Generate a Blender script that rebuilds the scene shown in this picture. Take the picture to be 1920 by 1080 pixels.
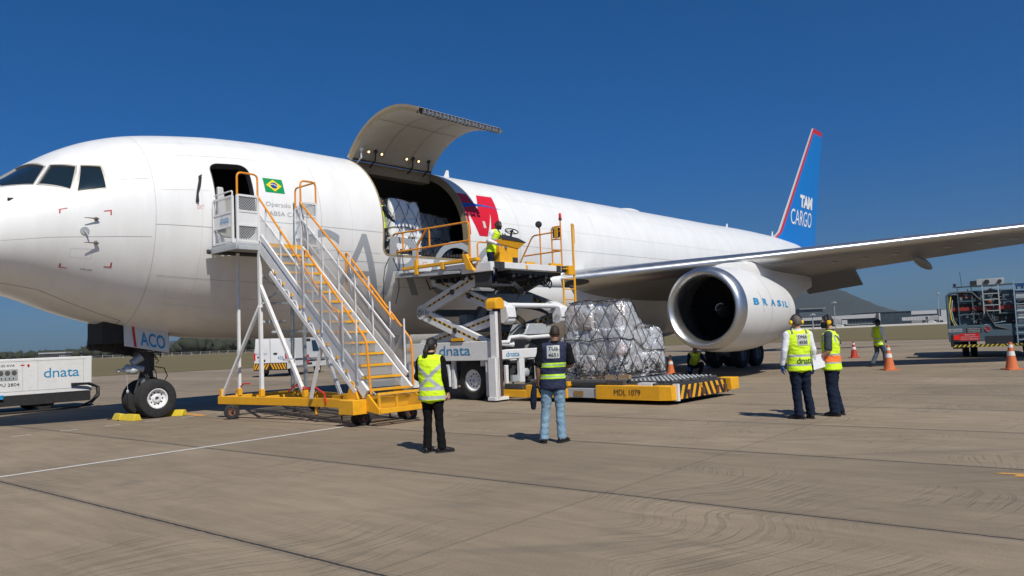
import bpy, bmesh, math, random
from math import sin, cos, pi, radians, sqrt, atan2, floor
from mathutils import Vector, Matrix, noise, geometry
from mathutils.bvhtree import BVHTree
random.seed(7)
for _o in list(bpy.data.objects): bpy.data.objects.remove(_o)
SC = bpy.context.scene
COL = SC.collection

# ------------------------------------------------------------ camera
cam_d = bpy.data.cameras.new('camera'); cam = bpy.data.objects.new('camera', cam_d); COL.objects.link(cam)
cam_d.sensor_width = 36.0; cam_d.lens = 36.0 * 1434.85 / 1920.0
cam_d.clip_start = 0.1; cam_d.clip_end = 20000
cam.matrix_world = Matrix.Translation((0, 0, 1.5718)) @ Matrix.Rotation(pi/2 + 0.0667, 4, 'X') @ Matrix.Rotation(-0.0402, 4, 'Z')
SC.camera = cam
SC.render.resolution_x = 1024; SC.render.resolution_y = 576
SC.render.engine = 'CYCLES'
SC.cycles.transparent_max_bounces = 24
SC.cycles.volume_bounces = 0

# ------------------------------------------------------------ sky, sun, exposure
SUN_EL = radians(50); SUN_H = (0.43, -0.90)          # horizontal direction towards the sun
W = bpy.data.worlds.new('World'); SC.world = W; W.use_nodes = True
nt = W.node_tree; nt.nodes.clear()
sky = nt.nodes.new('ShaderNodeTexSky'); sky.sky_type = 'NISHITA'; sky.sun_disc = False
sky.sun_elevation = SUN_EL
sky.sun_rotation = atan2(SUN_H[0], SUN_H[1])
sky.air_density = 1.0; sky.dust_density = 0.6; sky.ozone_density = 2.6
bg = nt.nodes.new('ShaderNodeBackground'); bg.inputs['Strength'].default_value = 0.075
wo = nt.nodes.new('ShaderNodeOutputWorld')
_tc = nt.nodes.new('ShaderNodeTexCoord'); _sp = nt.nodes.new('ShaderNodeSeparateXYZ'); _cr = nt.nodes.new('ShaderNodeValToRGB'); _mx = nt.nodes.new('ShaderNodeMix'); _mx.data_type = 'RGBA'; _mx.blend_type = 'MULTIPLY'; _mx.inputs['Factor'].default_value = 1
# deeper, clearer blue than the standard atmosphere, paler towards the horizon
_e = _cr.color_ramp.elements; _e[0].position = 0.0; _e[0].color = (.21,.39,.68,1); _e[1].position = .42; _e[1].color = (.075,.51,.95,1)
_q = _e.new(.10); _q.color = (.135,.39,.73,1); _q = _e.new(.24); _q.color = (.07,.45,.90,1)
nt.links.new(_tc.outputs['Generated'], _sp.inputs[0]); nt.links.new(_sp.outputs[2], _cr.inputs[0])
nt.links.new(sky.outputs[0], _mx.inputs['A']); nt.links.new(_cr.outputs[0], _mx.inputs['B']); nt.links.new(_mx.outputs['Result'], bg.inputs[0]); nt.links.new(bg.outputs[0], wo.inputs[0])
sun_d = bpy.data.lights.new('sun', 'SUN'); sun_d.energy = 4.7; sun_d.angle = radians(0.5); sun_d.color = (1.0, 0.94, 0.84)
sun = bpy.data.objects.new('sun', sun_d); COL.objects.link(sun)
_sd = Vector((SUN_H[0], SUN_H[1], 0)).normalized() * cos(SUN_EL) + Vector((0, 0, sin(SUN_EL)))
sun.rotation_euler = _sd.to_track_quat('Z', 'Y').to_euler(); sun.location = _sd * 60
SC.view_settings.view_transform = 'Standard'; SC.view_settings.look = 'None'
SC.view_settings.exposure = 0.0; SC.view_settings.gamma = 1.0

# ------------------------------------------------------------ frames: P = aircraft stand frame (X aft, Y to port, Z up)
TH = 0.8446; PO = (-13.0868, 14.7077)
def pw(X, Y, Z=0.0):
    return Vector((PO[0] + cos(TH)*X + sin(TH)*Y, PO[1] + sin(TH)*X - cos(TH)*Y, Z))
CONV = {}
def thing(name, label, cat, loc=(0, 0, 0), rot=0.0, frame=None, group=None):
    """Empty at the base of a thing. frame 'P': loc is in stand coordinates and children are given in stand coordinates."""
    o = bpy.data.objects.new(name, None); COL.objects.link(o); o.empty_display_size = .3
    if frame == 'P':
        o.location = pw(*loc); o.rotation_euler = (0, 0, TH); CONV[o.name] = ('P', loc[0], loc[1], loc[2])
    else:
        o.location = loc; o.rotation_euler = (0, 0, rot); CONV[o.name] = ('L', 0, 0, 0)
    o['label'] = label; o['category'] = cat
    if group: o['group'] = group
    return o
def tag(o, label=None, cat=None, group=None, kind=None):
    if label: o['label'] = label
    if cat: o['category'] = cat
    if group: o['group'] = group
    if kind: o['kind'] = kind
    return o
def V(*a): return Vector(a)

def add_obj(name, me, mats, parent=None):
    o = bpy.data.objects.new(name, me); COL.objects.link(o)
    for m in (mats if isinstance(mats, (list, tuple)) else [mats]): me.materials.append(m)
    if parent is not None:
        o.parent = parent; CONV[o.name] = CONV[parent.name]
    else: CONV[o.name] = ('L', 0, 0, 0)
    return o

class MB:
    def __init__(s): s.v = []; s.f = []; s.m = []
    def add(s, vs, fs, mi=0):
        b = len(s.v); s.v.extend([Vector(p) for p in vs])
        for f in fs: s.f.append(tuple(b + i for i in f)); s.m.append(mi)
        return s
    def box(s, x0, x1, y0, y1, z0, z1, mi=0):
        return s.add([(x0,y0,z0),(x1,y0,z0),(x1,y1,z0),(x0,y1,z0),(x0,y0,z1),(x1,y0,z1),(x1,y1,z1),(x0,y1,z1)],
                     [(0,3,2,1),(4,5,6,7),(0,1,5,4),(1,2,6,5),(2,3,7,6),(3,0,4,7)], mi)
    def hexa(s, P, mi=0):
        return s.add(P, [(0,3,2,1),(4,5,6,7),(0,1,5,4),(1,2,6,5),(2,3,7,6),(3,0,4,7)], mi)
    def bar(s, a, b, w, h=None, up=(0, 0, 1), mi=0):
        """rectangular bar, w across, h along 'up'"""
        a = Vector(a); b = Vector(b); h = h if h is not None else w
        d = (b - a).normalized(); u = Vector(up); sd = d.cross(u)
        if sd.length < 1e-4: sd = d.cross(Vector((1, 0, 0)))
        sd.normalize(); u = sd.cross(d).normalized()
        P = []
        for c in (a, b):
            for (i, j) in ((-1,-1),(1,-1),(1,1),(-1,1)): P.append(c + sd*(i*w/2) + u*(j*h/2))
        return s.add(P, [(0,1,2,3),(7,6,5,4),(0,4,5,1),(1,5,6,2),(2,6,7,3),(3,7,4,0)], mi)
    def tube(s, pts, r, seg=8, mi=0, closed=False, caps=True):
        pts = [Vector(p) for p in pts]; n = len(pts); base = len(s.v); prev = None
        rr = r if isinstance(r, (list, tuple)) else [r]*n
        for i, p in enumerate(pts):
            if closed: d = pts[(i+1) % n] - pts[i-1]
            else: d = pts[min(i+1, n-1)] - pts[max(i-1, 0)]
            if d.length < 1e-9: d = Vector((0,0,1))
            d.normalize()
            if prev is None:
                a = d.cross(Vector((0, 0, 1)))
                if a.length < 1e-3: a = d.cross(Vector((1, 0, 0)))
            else:
                a = prev - d*prev.dot(d)
                if a.length < 1e-4: a = d.cross(Vector((0, 0, 1)))
            a.normalize(); prev = a; b = d.cross(a)
            for k in range(seg):
                t = 2*pi*k/seg; s.v.append(p + (a*cos(t) + b*sin(t))*rr[i])
        for i in range(n if closed else n-1):
            j = (i+1) % n
            for k in range(seg):
                k2 = (k+1) % seg
                s.f.append((base+i*seg+k, base+i*seg+k2, base+j*seg+k2, base+j*seg+k)); s.m.append(mi)
        if caps and not closed:
            s.f.append(tuple(base+k for k in reversed(range(seg)))); s.m.append(mi)
            s.f.append(tuple(base+(n-1)*seg+k for k in range(seg))); s.m.append(mi)
        return s
    def cyl(s, a, b, r, seg=20, mi=0): return s.tube([a, b], r, seg, mi)
    def lathe(s, prof, o, ax, seg=32, mi=0, closed=False):
        """prof: list of (t, r, [mi]) along axis"""
        o = Vector(o); ax = Vector(ax).normalized(); a = ax.cross(Vector((0, 0, 1)))
        if a.length < 1e-3: a = ax.cross(Vector((1, 0, 0)))
        a.normalize(); b = ax.cross(a); base = len(s.v); n = len(prof)
        for q in prof:
            for k in range(seg):
                t = 2*pi*k/seg; s.v.append(o + ax*q[0] + (a*cos(t) + b*sin(t))*max(q[1], 1e-4))
        for i in range(n-1 if not closed else n):
            j = (i+1) % n
            for k in range(seg):
                k2 = (k+1) % seg
                s.f.append((base+i*seg+k, base+j*seg+k, base+j*seg+k2, base+i*seg+k2)); s.m.append(prof[i][2] if len(prof[i]) > 2 else mi)
        return s
    def prism(s, poly, o, ex, ey, th, mi=0):
        """polygon (list of 2D) in plane (o, ex, ey), extruded by vector th"""
        o = Vector(o); ex = Vector(ex); ey = Vector(ey); th = Vector(th); n = len(poly)
        P = [o + ex*p[0] + ey*p[1] for p in poly]; P += [p + th for p in P]
        F = [tuple(reversed(range(n))), tuple(range(n, 2*n))] + [(i, (i+1) % n, n+(i+1) % n, n+i) for i in range(n)]
        return s.add(P, F, mi)
    def grid(s, fn, nu, nv, mi=0, cu=False):
        base = len(s.v)
        for i in range(nu+1):
            for j in range(nv+1): s.v.append(Vector(fn(i/nu, j/nv)))
        for i in range(nu):
            for j in range(nv):
                a = base+i*(nv+1)+j; s.f.append((a, a+nv+1, a+nv+2, a+1)); s.m.append(mi(i, j) if callable(mi) else mi)
        return s
    def ell(s, c, r, seg=14, rings=9, mi=0, M=None):
        base = len(s.v); c = Vector(c)
        for i in range(rings+1):
            t = pi*i/rings
            for k in range(seg):
                u = 2*pi*k/seg; p = Vector((r[0]*sin(t)*cos(u), r[1]*sin(t)*sin(u), r[2]*cos(t)))
                if M is not None: p = M @ p
                s.v.append(c + p)
        for i in range(rings):
            for k in range(seg):
                k2 = (k+1) % seg
                s.f.append((base+i*seg+k, base+(i+1)*seg+k, base+(i+1)*seg+k2, base+i*seg+k2)); s.m.append(mi)
        return s
    def build(s, name, mats, parent=None, conv=None, bevel=0, smooth=True, recalc=True, angle=38):
        c = conv or (CONV[parent.name] if parent is not None else ('L', 0, 0, 0))
        me = bpy.data.meshes.new(name)
        if c[0] == 'P': vs = [(p.x-c[1], -(p.y-c[2]), p.z-c[3]) for p in s.v]
        else: vs = [tuple(p) for p in s.v]
        me.from_pydata(vs, [], s.f)
        me.polygons.foreach_set('material_index', s.m)
        bm = bmesh.new(); bm.from_mesh(me)
        bmesh.ops.remove_doubles(bm, verts=bm.verts, dist=1e-5)
        if recalc: bmesh.ops.recalc_face_normals(bm, faces=bm.faces)
        bm.to_mesh(me); bm.free()
        o = add_obj(name, me, mats, parent)
        if conv: CONV[o.name] = conv
        if smooth:
            me.polygons.foreach_set('use_smooth', [True]*len(me.polygons)); me.set_sharp_from_angle(angle=radians(angle))
        if bevel:
            b = o.modifiers.new('bevel', 'BEVEL'); b.width = bevel; b.segments = 2; b.limit_method = 'ANGLE'; b.angle_limit = radians(50)
        me.update(); return o

# ------------------------------------------------------------ materials
def _n(nt, t, **kw):
    n = nt.nodes.new(t)
    for k, v in kw.items():
        if k.startswith('i_'): n.inputs[k[2:].replace('_', ' ')].default_value = v
        else: setattr(n, k, v)
    return n
MATS = {}
def mat(name, col, rough=.5, metal=0.0, var=.12, vs=1.5, bump=0.0, bs=40.0, dirt=None, dirt_amt=.0, coat=0.0, spec=None, aniso=0):
    if name in MATS: return MATS[name]
    m = bpy.data.materials.new(name); MATS[name] = m; m.use_nodes = True; nt = m.node_tree; L = nt.links
    b = nt.nodes['Principled BSDF']; b.inputs['Roughness'].default_value = rough; b.inputs['Metallic'].default_value = metal
    if coat: b.inputs['Coat Weight'].default_value = coat; b.inputs['Coat Roughness'].default_value = .08
    if spec is not None: b.inputs['Specular IOR Level'].default_value = spec
    c = (col[0], col[1], col[2], 1)
    tc = _n(nt, 'ShaderNodeTexCoord')
    no = _n(nt, 'ShaderNodeTexNoise'); no.inputs['Scale'].default_value = vs; no.inputs['Detail'].default_value = 6; no.inputs['Roughness'].default_value = .6
    L.new(tc.outputs['Object'], no.inputs['Vector'])
    mx = _n(nt, 'ShaderNodeMix', data_type='RGBA')
    d = dirt or tuple(x*.45 for x in col)
    mx.inputs['A'].default_value = tuple(min(1, x*(1+var*.5)) for x in c[:3]) + (1,)
    mx.inputs['B'].default_value = tuple(x*(1-var) + dd*0 for x, dd in zip(c[:3], d)) + (1,)
    L.new(no.outputs['Fac'], mx.inputs['Factor'])
    out = mx.outputs['Result']
    if dirt_amt:
        n2 = _n(nt, 'ShaderNodeTexNoise'); n2.inputs['Scale'].default_value = vs*3.1; n2.inputs['Detail'].default_value = 9; n2.inputs['Roughness'].default_value = .7
        L.new(tc.outputs['Object'], n2.inputs['Vector'])
        mr = _n(nt, 'ShaderNodeMapRange'); mr.inputs['From Min'].default_value = .5; mr.inputs['From Max'].default_value = .75
        mr.inputs['To Max'].default_value = dirt_amt
        L.new(n2.outputs['Fac'], mr.inputs['Value'])
        m2 = _n(nt, 'ShaderNodeMix', data_type='RGBA'); L.new(mr.outputs[0], m2.inputs['Factor']); L.new(out, m2.inputs['A'])
        m2.inputs['B'].default_value = (d[0], d[1], d[2], 1); out = m2.outputs['Result']
        mr2 = _n(nt, 'ShaderNodeMapRange'); mr2.inputs['To Min'].default_value = max(.05, rough-.08); mr2.inputs['To Max'].default_value = min(1, rough+.2)
        L.new(n2.outputs['Fac'], mr2.inputs['Value']); L.new(mr2.outputs[0], b.inputs['Roughness'])
    L.new(out, b.inputs['Base Color'])
    if bump:
        n3 = _n(nt, 'ShaderNodeTexNoise'); n3.inputs['Scale'].default_value = bs; n3.inputs['Detail'].default_value = 4
        L.new(tc.outputs['Object'], n3.inputs['Vector'])
        bp = _n(nt, 'ShaderNodeBump'); bp.inputs['Strength'].default_value = bump; bp.inputs['Distance'].default_value = .02
        L.new(n3.outputs['Fac'], bp.inputs['Height']); L.new(bp.outputs[0], b.inputs['Normal'])
    return m
def emis(name, col, s):
    m = bpy.data.materials.new(name); m.use_nodes = True; b = m.node_tree.nodes['Principled BSDF']
    b.inputs['Base Color'].default_value = (*col, 1); b.inputs['Emission Color'].default_value = (*col, 1); b.inputs['Emission Strength'].default_value = s
    return m
def perf(name, col, a1, a2, pitch=.04, open_=.45, rough=.5, metal=.3):
    """perforated sheet: real holes through a procedural alpha, a1/a2 = local axes the holes are laid out on"""
    m = bpy.data.materials.new(name); m.use_nodes = True; nt = m.node_tree; L = nt.links
    b = nt.nodes['Principled BSDF']; b.inputs['Base Color'].default_value = (*col, 1); b.inputs['Roughness'].default_value = rough; b.inputs['Metallic'].default_value = metal
    tc = _n(nt, 'ShaderNodeTexCoord'); sp = _n(nt, 'ShaderNodeSeparateXYZ'); L.new(tc.outputs['Object'], sp.inputs[0])
    def dist(ax, off):
        a = _n(nt, 'ShaderNodeMath', operation='MULTIPLY_ADD'); L.new(sp.outputs[ax], a.inputs[0]); a.inputs[1].default_value = 1/pitch; a.inputs[2].default_value = off
        f = _n(nt, 'ShaderNodeMath', operation='FRACT'); L.new(a.outputs[0], f.inputs[0])
        s_ = _n(nt, 'ShaderNodeMath', operation='SUBTRACT'); L.new(f.outputs[0], s_.inputs[0]); s_.inputs[1].default_value = .5
        q = _n(nt, 'ShaderNodeMath', operation='MULTIPLY'); L.new(s_.outputs[0], q.inputs[0]); L.new(s_.outputs[0], q.inputs[1]); return q
    def hole(off):
        x = dist(a1, off+100); y = dist(a2, off+100); s_ = _n(nt, 'ShaderNodeMath', operation='ADD'); L.new(x.outputs[0], s_.inputs[0]); L.new(y.outputs[0], s_.inputs[1])
        c = _n(nt, 'ShaderNodeMath', operation='LESS_THAN'); L.new(s_.outputs[0], c.inputs[0]); c.inputs[1].default_value = (open_*.46)**2; return c
    h1 = hole(0); h2 = hole(.5); mxx = _n(nt, 'ShaderNodeMath', operation='MAXIMUM'); L.new(h1.outputs[0], mxx.inputs[0]); L.new(h2.outputs[0], mxx.inputs[1])
    tr = _n(nt, 'ShaderNodeBsdfTransparent'); ms = _n(nt, 'ShaderNodeMixShader'); L.new(mxx.outputs[0], ms.inputs[0]); L.new(b.outputs[0], ms.inputs[1]); L.new(tr.outputs[0], ms.inputs[2])
    L.new(ms.outputs[0], nt.nodes['Material Output'].inputs['Surface'])
    return m
WHITE = mat('painted_white', (.74,.745,.75), .42, dirt_amt=.25, dirt=(.3,.28,.25), vs=2)
WHITE2 = mat('painted_offwhite', (.62,.64,.66), .5, dirt_amt=.45, dirt=(.22,.2,.18), vs=3)
YEL = mat('painted_yellow', (.82,.40,.012), .42, var=.14, dirt_amt=.35, dirt=(.3,.15,.03), vs=3)
ORG = mat('painted_orange_rail', (.80,.30,.015), .4, var=.12, dirt_amt=.3, dirt=(.25,.1,.02), vs=3)
BLK = mat('black_rubber', (.018,.018,.02), .75, dirt_amt=.4, dirt=(.07,.065,.06), vs=4)
DK = mat('dark_metal', (.05,.05,.055), .5, .3, dirt_amt=.3, dirt=(.1,.08,.06), vs=4)
GREY = mat('grey_metal', (.23,.25,.27), .45, .35, dirt_amt=.35, dirt=(.08,.07,.06), vs=4)
LGREY = mat('light_grey_metal', (.45,.48,.5), .42, .2, dirt_amt=.3, dirt=(.16,.14,.12), vs=4)
RED = mat('red_paint', (.6,.02,.02), .4, var=.1)
BLUE_T = mat('logo_blue', (.02,.25,.5), .45, var=.05)
BLK_T = mat('lettering_black', (.025,.025,.03), .5, var=.05)
HYD = mat('chrome_rod', (.6,.6,.6), .15, 1.0)

# ------------------------------------------------------------ lettering as mesh
def text_geo(body, bold=0.0, res=3, spacing=1.0):
    cu = bpy.data.curves.new('t', 'FONT'); cu.body = body; cu.size = 1; cu.offset = bold; cu.resolution_u = res; cu.space_character = spacing
    ob = bpy.data.objects.new('t', cu); COL.objects.link(ob)
    dg = bpy.context.evaluated_depsgraph_get(); me = bpy.data.meshes.new_from_object(ob.evaluated_get(dg))
    vs = [v.co.copy() for v in me.vertices]; fs = [tuple(p.vertices) for p in me.polygons]
    bpy.data.objects.remove(ob); bpy.data.curves.remove(cu); bpy.data.meshes.remove(me)
    return vs, fs
def text_obj(name, body, x0, x1, y0, y1, mapf, m, parent, bold=0.0, step=None, res=3, spacing=1.0, keep=False):
    vs, fs = text_geo(body, bold, res, spacing)
    ax = min(v.x for v in vs); bx = max(v.x for v in vs); ay = min(v.y for v in vs); by = max(v.y for v in vs)
    me = bpy.data.meshes.new(name); me.from_pydata([((v.x-ax)/(bx-ax)*(x1-x0)+x0, (v.y-ay)/(by-ay)*(y1-y0)+y0, 0) for v in vs], [], fs)
    bm = bmesh.new(); bm.from_mesh(me)
    if step:
        for axis, lo, hi in ((0, min(x0,x1), max(x0,x1)), (1, min(y0,y1), max(y0,y1))):
            k = lo + step
            while k < hi:
                n = [0,0,0]; n[axis] = 1; co = [0,0,0]; co[axis] = k
                bmesh.ops.bisect_plane(bm, geom=bm.verts[:]+bm.edges[:]+bm.faces[:], plane_co=co, plane_no=n); k += step
    c = CONV[parent.name] if parent is not None else ('L',0,0,0)
    for v in bm.verts:
        p = Vector(mapf(v.co.x, v.co.y))
        v.co = (p.x-c[1], -(p.y-c[2]), p.z-c[3]) if c[0] == 'P' else p
    if c[0] == 'P': bmesh.ops.reverse_faces(bm, faces=bm.faces)
    bm.to_mesh(me); bm.free(); return add_obj(name, me, m, parent)

def wheel(parent, c, axis, r, w, rim_r=None, rim_m=None, name='wheel', holes=8, face=1):
    """tyre + rim as sub-parts of a wheel part; axis unit vector, pointing outboard"""
    c = Vector(c); ax = Vector(axis).normalized(); rim_r = rim_r or r*.5; h = w/2
    t = MB(); s = .22*w
    prof = [(-h*.72, rim_r), (-h, rim_r+.12*(r-rim_r)), (-h*1.04, rim_r+.55*(r-rim_r)), (-h*.93, r-.13*(r-rim_r)), (-h*.7, r*.99)]
    for g in (-.42, -.14, .14, .42): prof += [(h*g-.012, r), (h*g-.006, r-.012), (h*g+.006, r-.012), (h*g+.012, r)]
    prof += [(h*.7, r*.99), (h*.93, r-.13*(r-rim_r)), (h*1.04, rim_r+.55*(r-rim_r)), (h, rim_r+.12*(r-rim_r)), (h*.72, rim_r)]
    t.lathe(prof, c, ax, 40)
    wh = t.build(name, BLK, parent, recalc=False) if False else t.build(name, BLK, parent)
    q = MB(); q.lathe([(-h*.7, 0), (-h*.7, rim_r*.99), (h*.78, rim_r*1.0), (h*.86, rim_r*.98), (h*.84, rim_r*.88), (h*.45, rim_r*.8), (h*.35, rim_r*.45), (h*.62, rim_r*.36), (h*.66, rim_r*.2), (h*.3, rim_r*.18), (h*.3, 0)], c, ax, 32)
    a = ax.cross(Vector((0,0,1)))
    if a.length < .01: a = ax.cross(Vector((1,0,0)))
    a.normalize(); b = ax.cross(a); d = q
    for k in range(holes):
        u = 2*pi*k/holes; p = c + (a*cos(u)+b*sin(u))*rim_r*.62 + ax*(h*.36)
        d.cyl(p-ax*(h*.1), p+ax*(h*.05), rim_r*.1, 10, 1)
    q.build('rim', [rim_m or WHITE, DK], wh)
    return wh

def remeshed(mb, name, mats, parent, voxel=.01, smooth=3, zone=None, fold=0.0, conv=None, fscale=7):
    """join overlapping closed pieces of mb into ONE continuous surface"""
    me = bpy.data.meshes.new(name); me.from_pydata([tuple(p) for p in mb.v], [], mb.f)
    bm = bmesh.new(); bm.from_mesh(me); bmesh.ops.recalc_face_normals(bm, faces=bm.faces); bm.to_mesh(me); bm.free()
    ob = bpy.data.objects.new('tmp', me); COL.objects.link(ob)
    r = ob.modifiers.new('r', 'REMESH'); r.mode = 'VOXEL'; r.voxel_size = voxel
    s = ob.modifiers.new('s', 'SMOOTH'); s.factor = .5; s.iterations = smooth
    dg = bpy.context.evaluated_depsgraph_get(); out = bpy.data.meshes.new_from_object(ob.evaluated_get(dg))
    bpy.data.objects.remove(ob); bpy.data.meshes.remove(me)
    if fold:
        nn = [v.normal.copy() for v in out.vertices]
        for v, n in zip(out.vertices, nn):
            q = v.co
            d = noise.noise(Vector((q.x*fscale, q.y*fscale, q.z*fscale*1.9)))*.9 + noise.noise(Vector((q.x*17+q.z*11, q.y*17, q.z*26)))*.5
            v.co = q + n*(d*fold)
    out.name = name
    out.polygons.foreach_set('use_smooth', [True]*len(out.polygons))
    out.materials.clear()
    o = add_obj(name, out, mats, parent)
    if zone:
        out.polygons.foreach_set('material_index', [zone(p.center) for p in out.polygons]); out.update()
    return o
# ------------------------------------------------------------ ground: apron, grass, far strip
def ground_material():
    m = bpy.data.materials.new('apron_concrete'); m.use_nodes = True; nt = m.node_tree; L = nt.links
    b = nt.nodes['Principled BSDF']; tc = _n(nt, 'ShaderNodeTexCoord')
    rot = _n(nt, 'ShaderNodeMapping'); rot.inputs['Rotation'].default_value = (0, 0, atan2(.632, .775)); L.new(tc.outputs['Object'], rot.inputs['Vector'])
    sp = _n(nt, 'ShaderNodeSeparateXYZ'); L.new(rot.outputs[0], sp.inputs[0])
    def M(op, a, b_=None, c=None):
        n = _n(nt, 'ShaderNodeMath', operation=op)
        for i, x in enumerate((a, b_, c)):
            if x is None: continue
            if isinstance(x, (int, float)): n.inputs[i].default_value = x
            else: L.new(x, n.inputs[i])
        return n.outputs[0]
    nz = _n(nt, 'ShaderNodeTexNoise'); nz.inputs['Scale'].default_value = 9; nz.inputs['Detail'].default_value = 4; L.new(tc.outputs['Object'], nz.inputs['Vector'])
    wob = M('MULTIPLY', M('SUBTRACT', nz.outputs[0], .5), .03)
    def joint(coord, off, per, w):
        u = M('ADD', M('DIVIDE', M('SUBTRACT', M('ADD', coord, wob), off), per), 100.5)
        fr = M('ABSOLUTE', M('SUBTRACT', M('FRACT', u), .5))
        return M('LESS_THAN', fr, w/per), M('FLOOR', M('ADD', u, .5)), M('LESS_THAN', fr, 4.5*w/per)
    j1, c1, s1 = joint(sp.outputs[1], 3.53, 3.04, .014)
    j2, c2, s2 = joint(sp.outputs[0], -4.25, 7.7, .006)
    jj = M('MAXIMUM', j1, M('MULTIPLY', j2, .4)); ss = M('MAXIMUM', s1, M('MULTIPLY', s2, .4))
    cb = _n(nt, 'ShaderNodeCombineXYZ'); L.new(c1, cb.inputs[0]); L.new(c2, cb.inputs[1])
    wn = _n(nt, 'ShaderNodeTexWhiteNoise', noise_dimensions='3D'); L.new(cb.outputs[0], wn.inputs['Vector'])
    # broad tone
    n1 = _n(nt, 'ShaderNodeTexNoise'); n1.inputs['Scale'].default_value = .35; n1.inputs['Detail'].default_value = 9; n1.inputs['Roughness'].default_value = .65; L.new(rot.outputs[0], n1.inputs['Vector'])
    st = _n(nt, 'ShaderNodeMapping'); st.inputs['Scale'].default_value = (.5, 3.2, 1); L.new(rot.outputs[0], st.inputs['Vector'])
    n2 = _n(nt, 'ShaderNodeTexNoise'); n2.inputs['Scale'].default_value = 1.5; n2.inputs['Detail'].default_value = 10; n2.inputs['Roughness'].default_value = .7; n2.inputs['Distortion'].default_value = .6; L.new(st.outputs[0], n2.inputs['Vector'])
    n3 = _n(nt, 'ShaderNodeTexNoise'); n3.inputs['Scale'].default_value = 55; n3.inputs['Detail'].default_value = 5; L.new(rot.outputs[0], n3.inputs['Vector'])
    cr = _n(nt, 'ShaderNodeValToRGB'); e = cr.color_ramp.elements
    e[0].position = .40; e[0].color = (.160,.126,.088,1); e[1].position = .82; e[1].color = (.320,.257,.184,1)
    mixv = M('ADD', M('ADD', M('MULTIPLY', n1.outputs[0], .50), M('MULTIPLY', n2.outputs[0], .46)), M('MULTIPLY', n3.outputs[0], .26))
    L.new(mixv, cr.inputs[0])
    hsv = _n(nt, 'ShaderNodeHueSaturation'); L.new(cr.outputs[0], hsv.inputs['Color'])
    L.new(M('ADD', M('ADD', M('MULTIPLY', wn.outputs['Value'], .10), M('MULTIPLY', M('COSINE', M('MULTIPLY', M('SUBTRACT', c1, 100.5), 1.9)), .085)), .955), hsv.inputs['Value'])
    # oily spots
    vo = _n(nt, 'ShaderNodeTexNoise'); vo.inputs['Scale'].default_value = .9; vo.inputs['Detail'].default_value = 5; L.new(tc.outputs['Object'], vo.inputs['Vector'])
    sp2 = _n(nt, 'ShaderNodeMapRange'); sp2.inputs['From Min'].default_value = .62; sp2.inputs['From Max'].default_value = .78; sp2.inputs['To Max'].default_value = .45; L.new(vo.outputs[0], sp2.inputs['Value'])
    mo = _n(nt, 'ShaderNodeMix', data_type='RGBA'); L.new(sp2.outputs[0], mo.inputs['Factor']); L.new(hsv.outputs[0], mo.inputs['A']); mo.inputs['B'].default_value = (.10,.085,.072,1)
    dv = _n(nt, 'ShaderNodeTexVoronoi'); dv.inputs['Scale'].default_value = 1.7; L.new(tc.outputs['Object'], dv.inputs['Vector'])
    sc_ = _n(nt, 'ShaderNodeSeparateColor'); L.new(dv.outputs['Color'], sc_.inputs[0])
    drip = M('MULTIPLY', M('LESS_THAN', M('ADD', dv.outputs['Distance'], M('MULTIPLY', nz.outputs[0], .05)), M('MULTIPLY', sc_.outputs[0], .075)), M('GREATER_THAN', sc_.outputs[1], .55))
    st2 = _n(nt, 'ShaderNodeMapping'); st2.inputs['Scale'].default_value = (.10, 2.2, 1); st2.inputs['Rotation'].default_value = (0,0,.5); L.new(tc.outputs['Object'], st2.inputs['Vector'])
    tm_ = _n(nt, 'ShaderNodeTexNoise'); tm_.inputs['Scale'].default_value = 1.1; tm_.inputs['Detail'].default_value = 3; L.new(st2.outputs[0], tm_.inputs['Vector'])
    tr_ = _n(nt, 'ShaderNodeMapRange'); tr_.inputs['From Min'].default_value = .60; tr_.inputs['From Max'].default_value = .72; tr_.inputs['To Max'].default_value = .28; L.new(tm_.outputs[0], tr_.inputs['Value'])
    md_ = _n(nt, 'ShaderNodeMix', data_type='RGBA'); L.new(M('MAXIMUM', M('MULTIPLY', drip, .6), tr_.outputs[0]), md_.inputs['Factor']); L.new(mo.outputs['Result'], md_.inputs['A']); md_.inputs['B'].default_value = (.07,.06,.052,1); mo = md_
    ms = _n(nt, 'ShaderNodeMix', data_type='RGBA'); L.new(M('MULTIPLY', ss, .28), ms.inputs['Factor']); L.new(mo.outputs['Result'], ms.inputs['A']); ms.inputs['B'].default_value = (.09,.078,.066,1)
    mj = _n(nt, 'ShaderNodeMix', data_type='RGBA'); L.new(jj, mj.inputs['Factor']); L.new(ms.outputs['Result'], mj.inputs['A']); mj.inputs['B'].default_value = (.035,.032,.03,1)
    L.new(mj.outputs['Result'], b.inputs['Base Color']); b.inputs['Roughness'].default_value = .82; b.inputs['Specular IOR Level'].default_value = .3
    # combed (broomed) surface: irregular raked strands that wander in S-curves, only in patches
    wn1 = _n(nt, 'ShaderNodeTexNoise'); wn1.inputs['Scale'].default_value = .55; wn1.inputs['Detail'].default_value = 1; L.new(rot.outputs[0], wn1.inputs['Vector'])
    ph = M('ADD', M('MULTIPLY', sp.outputs[1], 3.3), M('MULTIPLY', wn1.outputs[0], 9))
    wx = M('ADD', M('ADD', sp.outputs[0], M('MULTIPLY', M('SINE', ph), .16)), M('MULTIPLY', sp.outputs[1], -.12))
    cw = _n(nt, 'ShaderNodeCombineXYZ'); L.new(M('MULTIPLY', wx, 17), cw.inputs[0]); L.new(M('MULTIPLY', sp.outputs[1], .9), cw.inputs[1])
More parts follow.
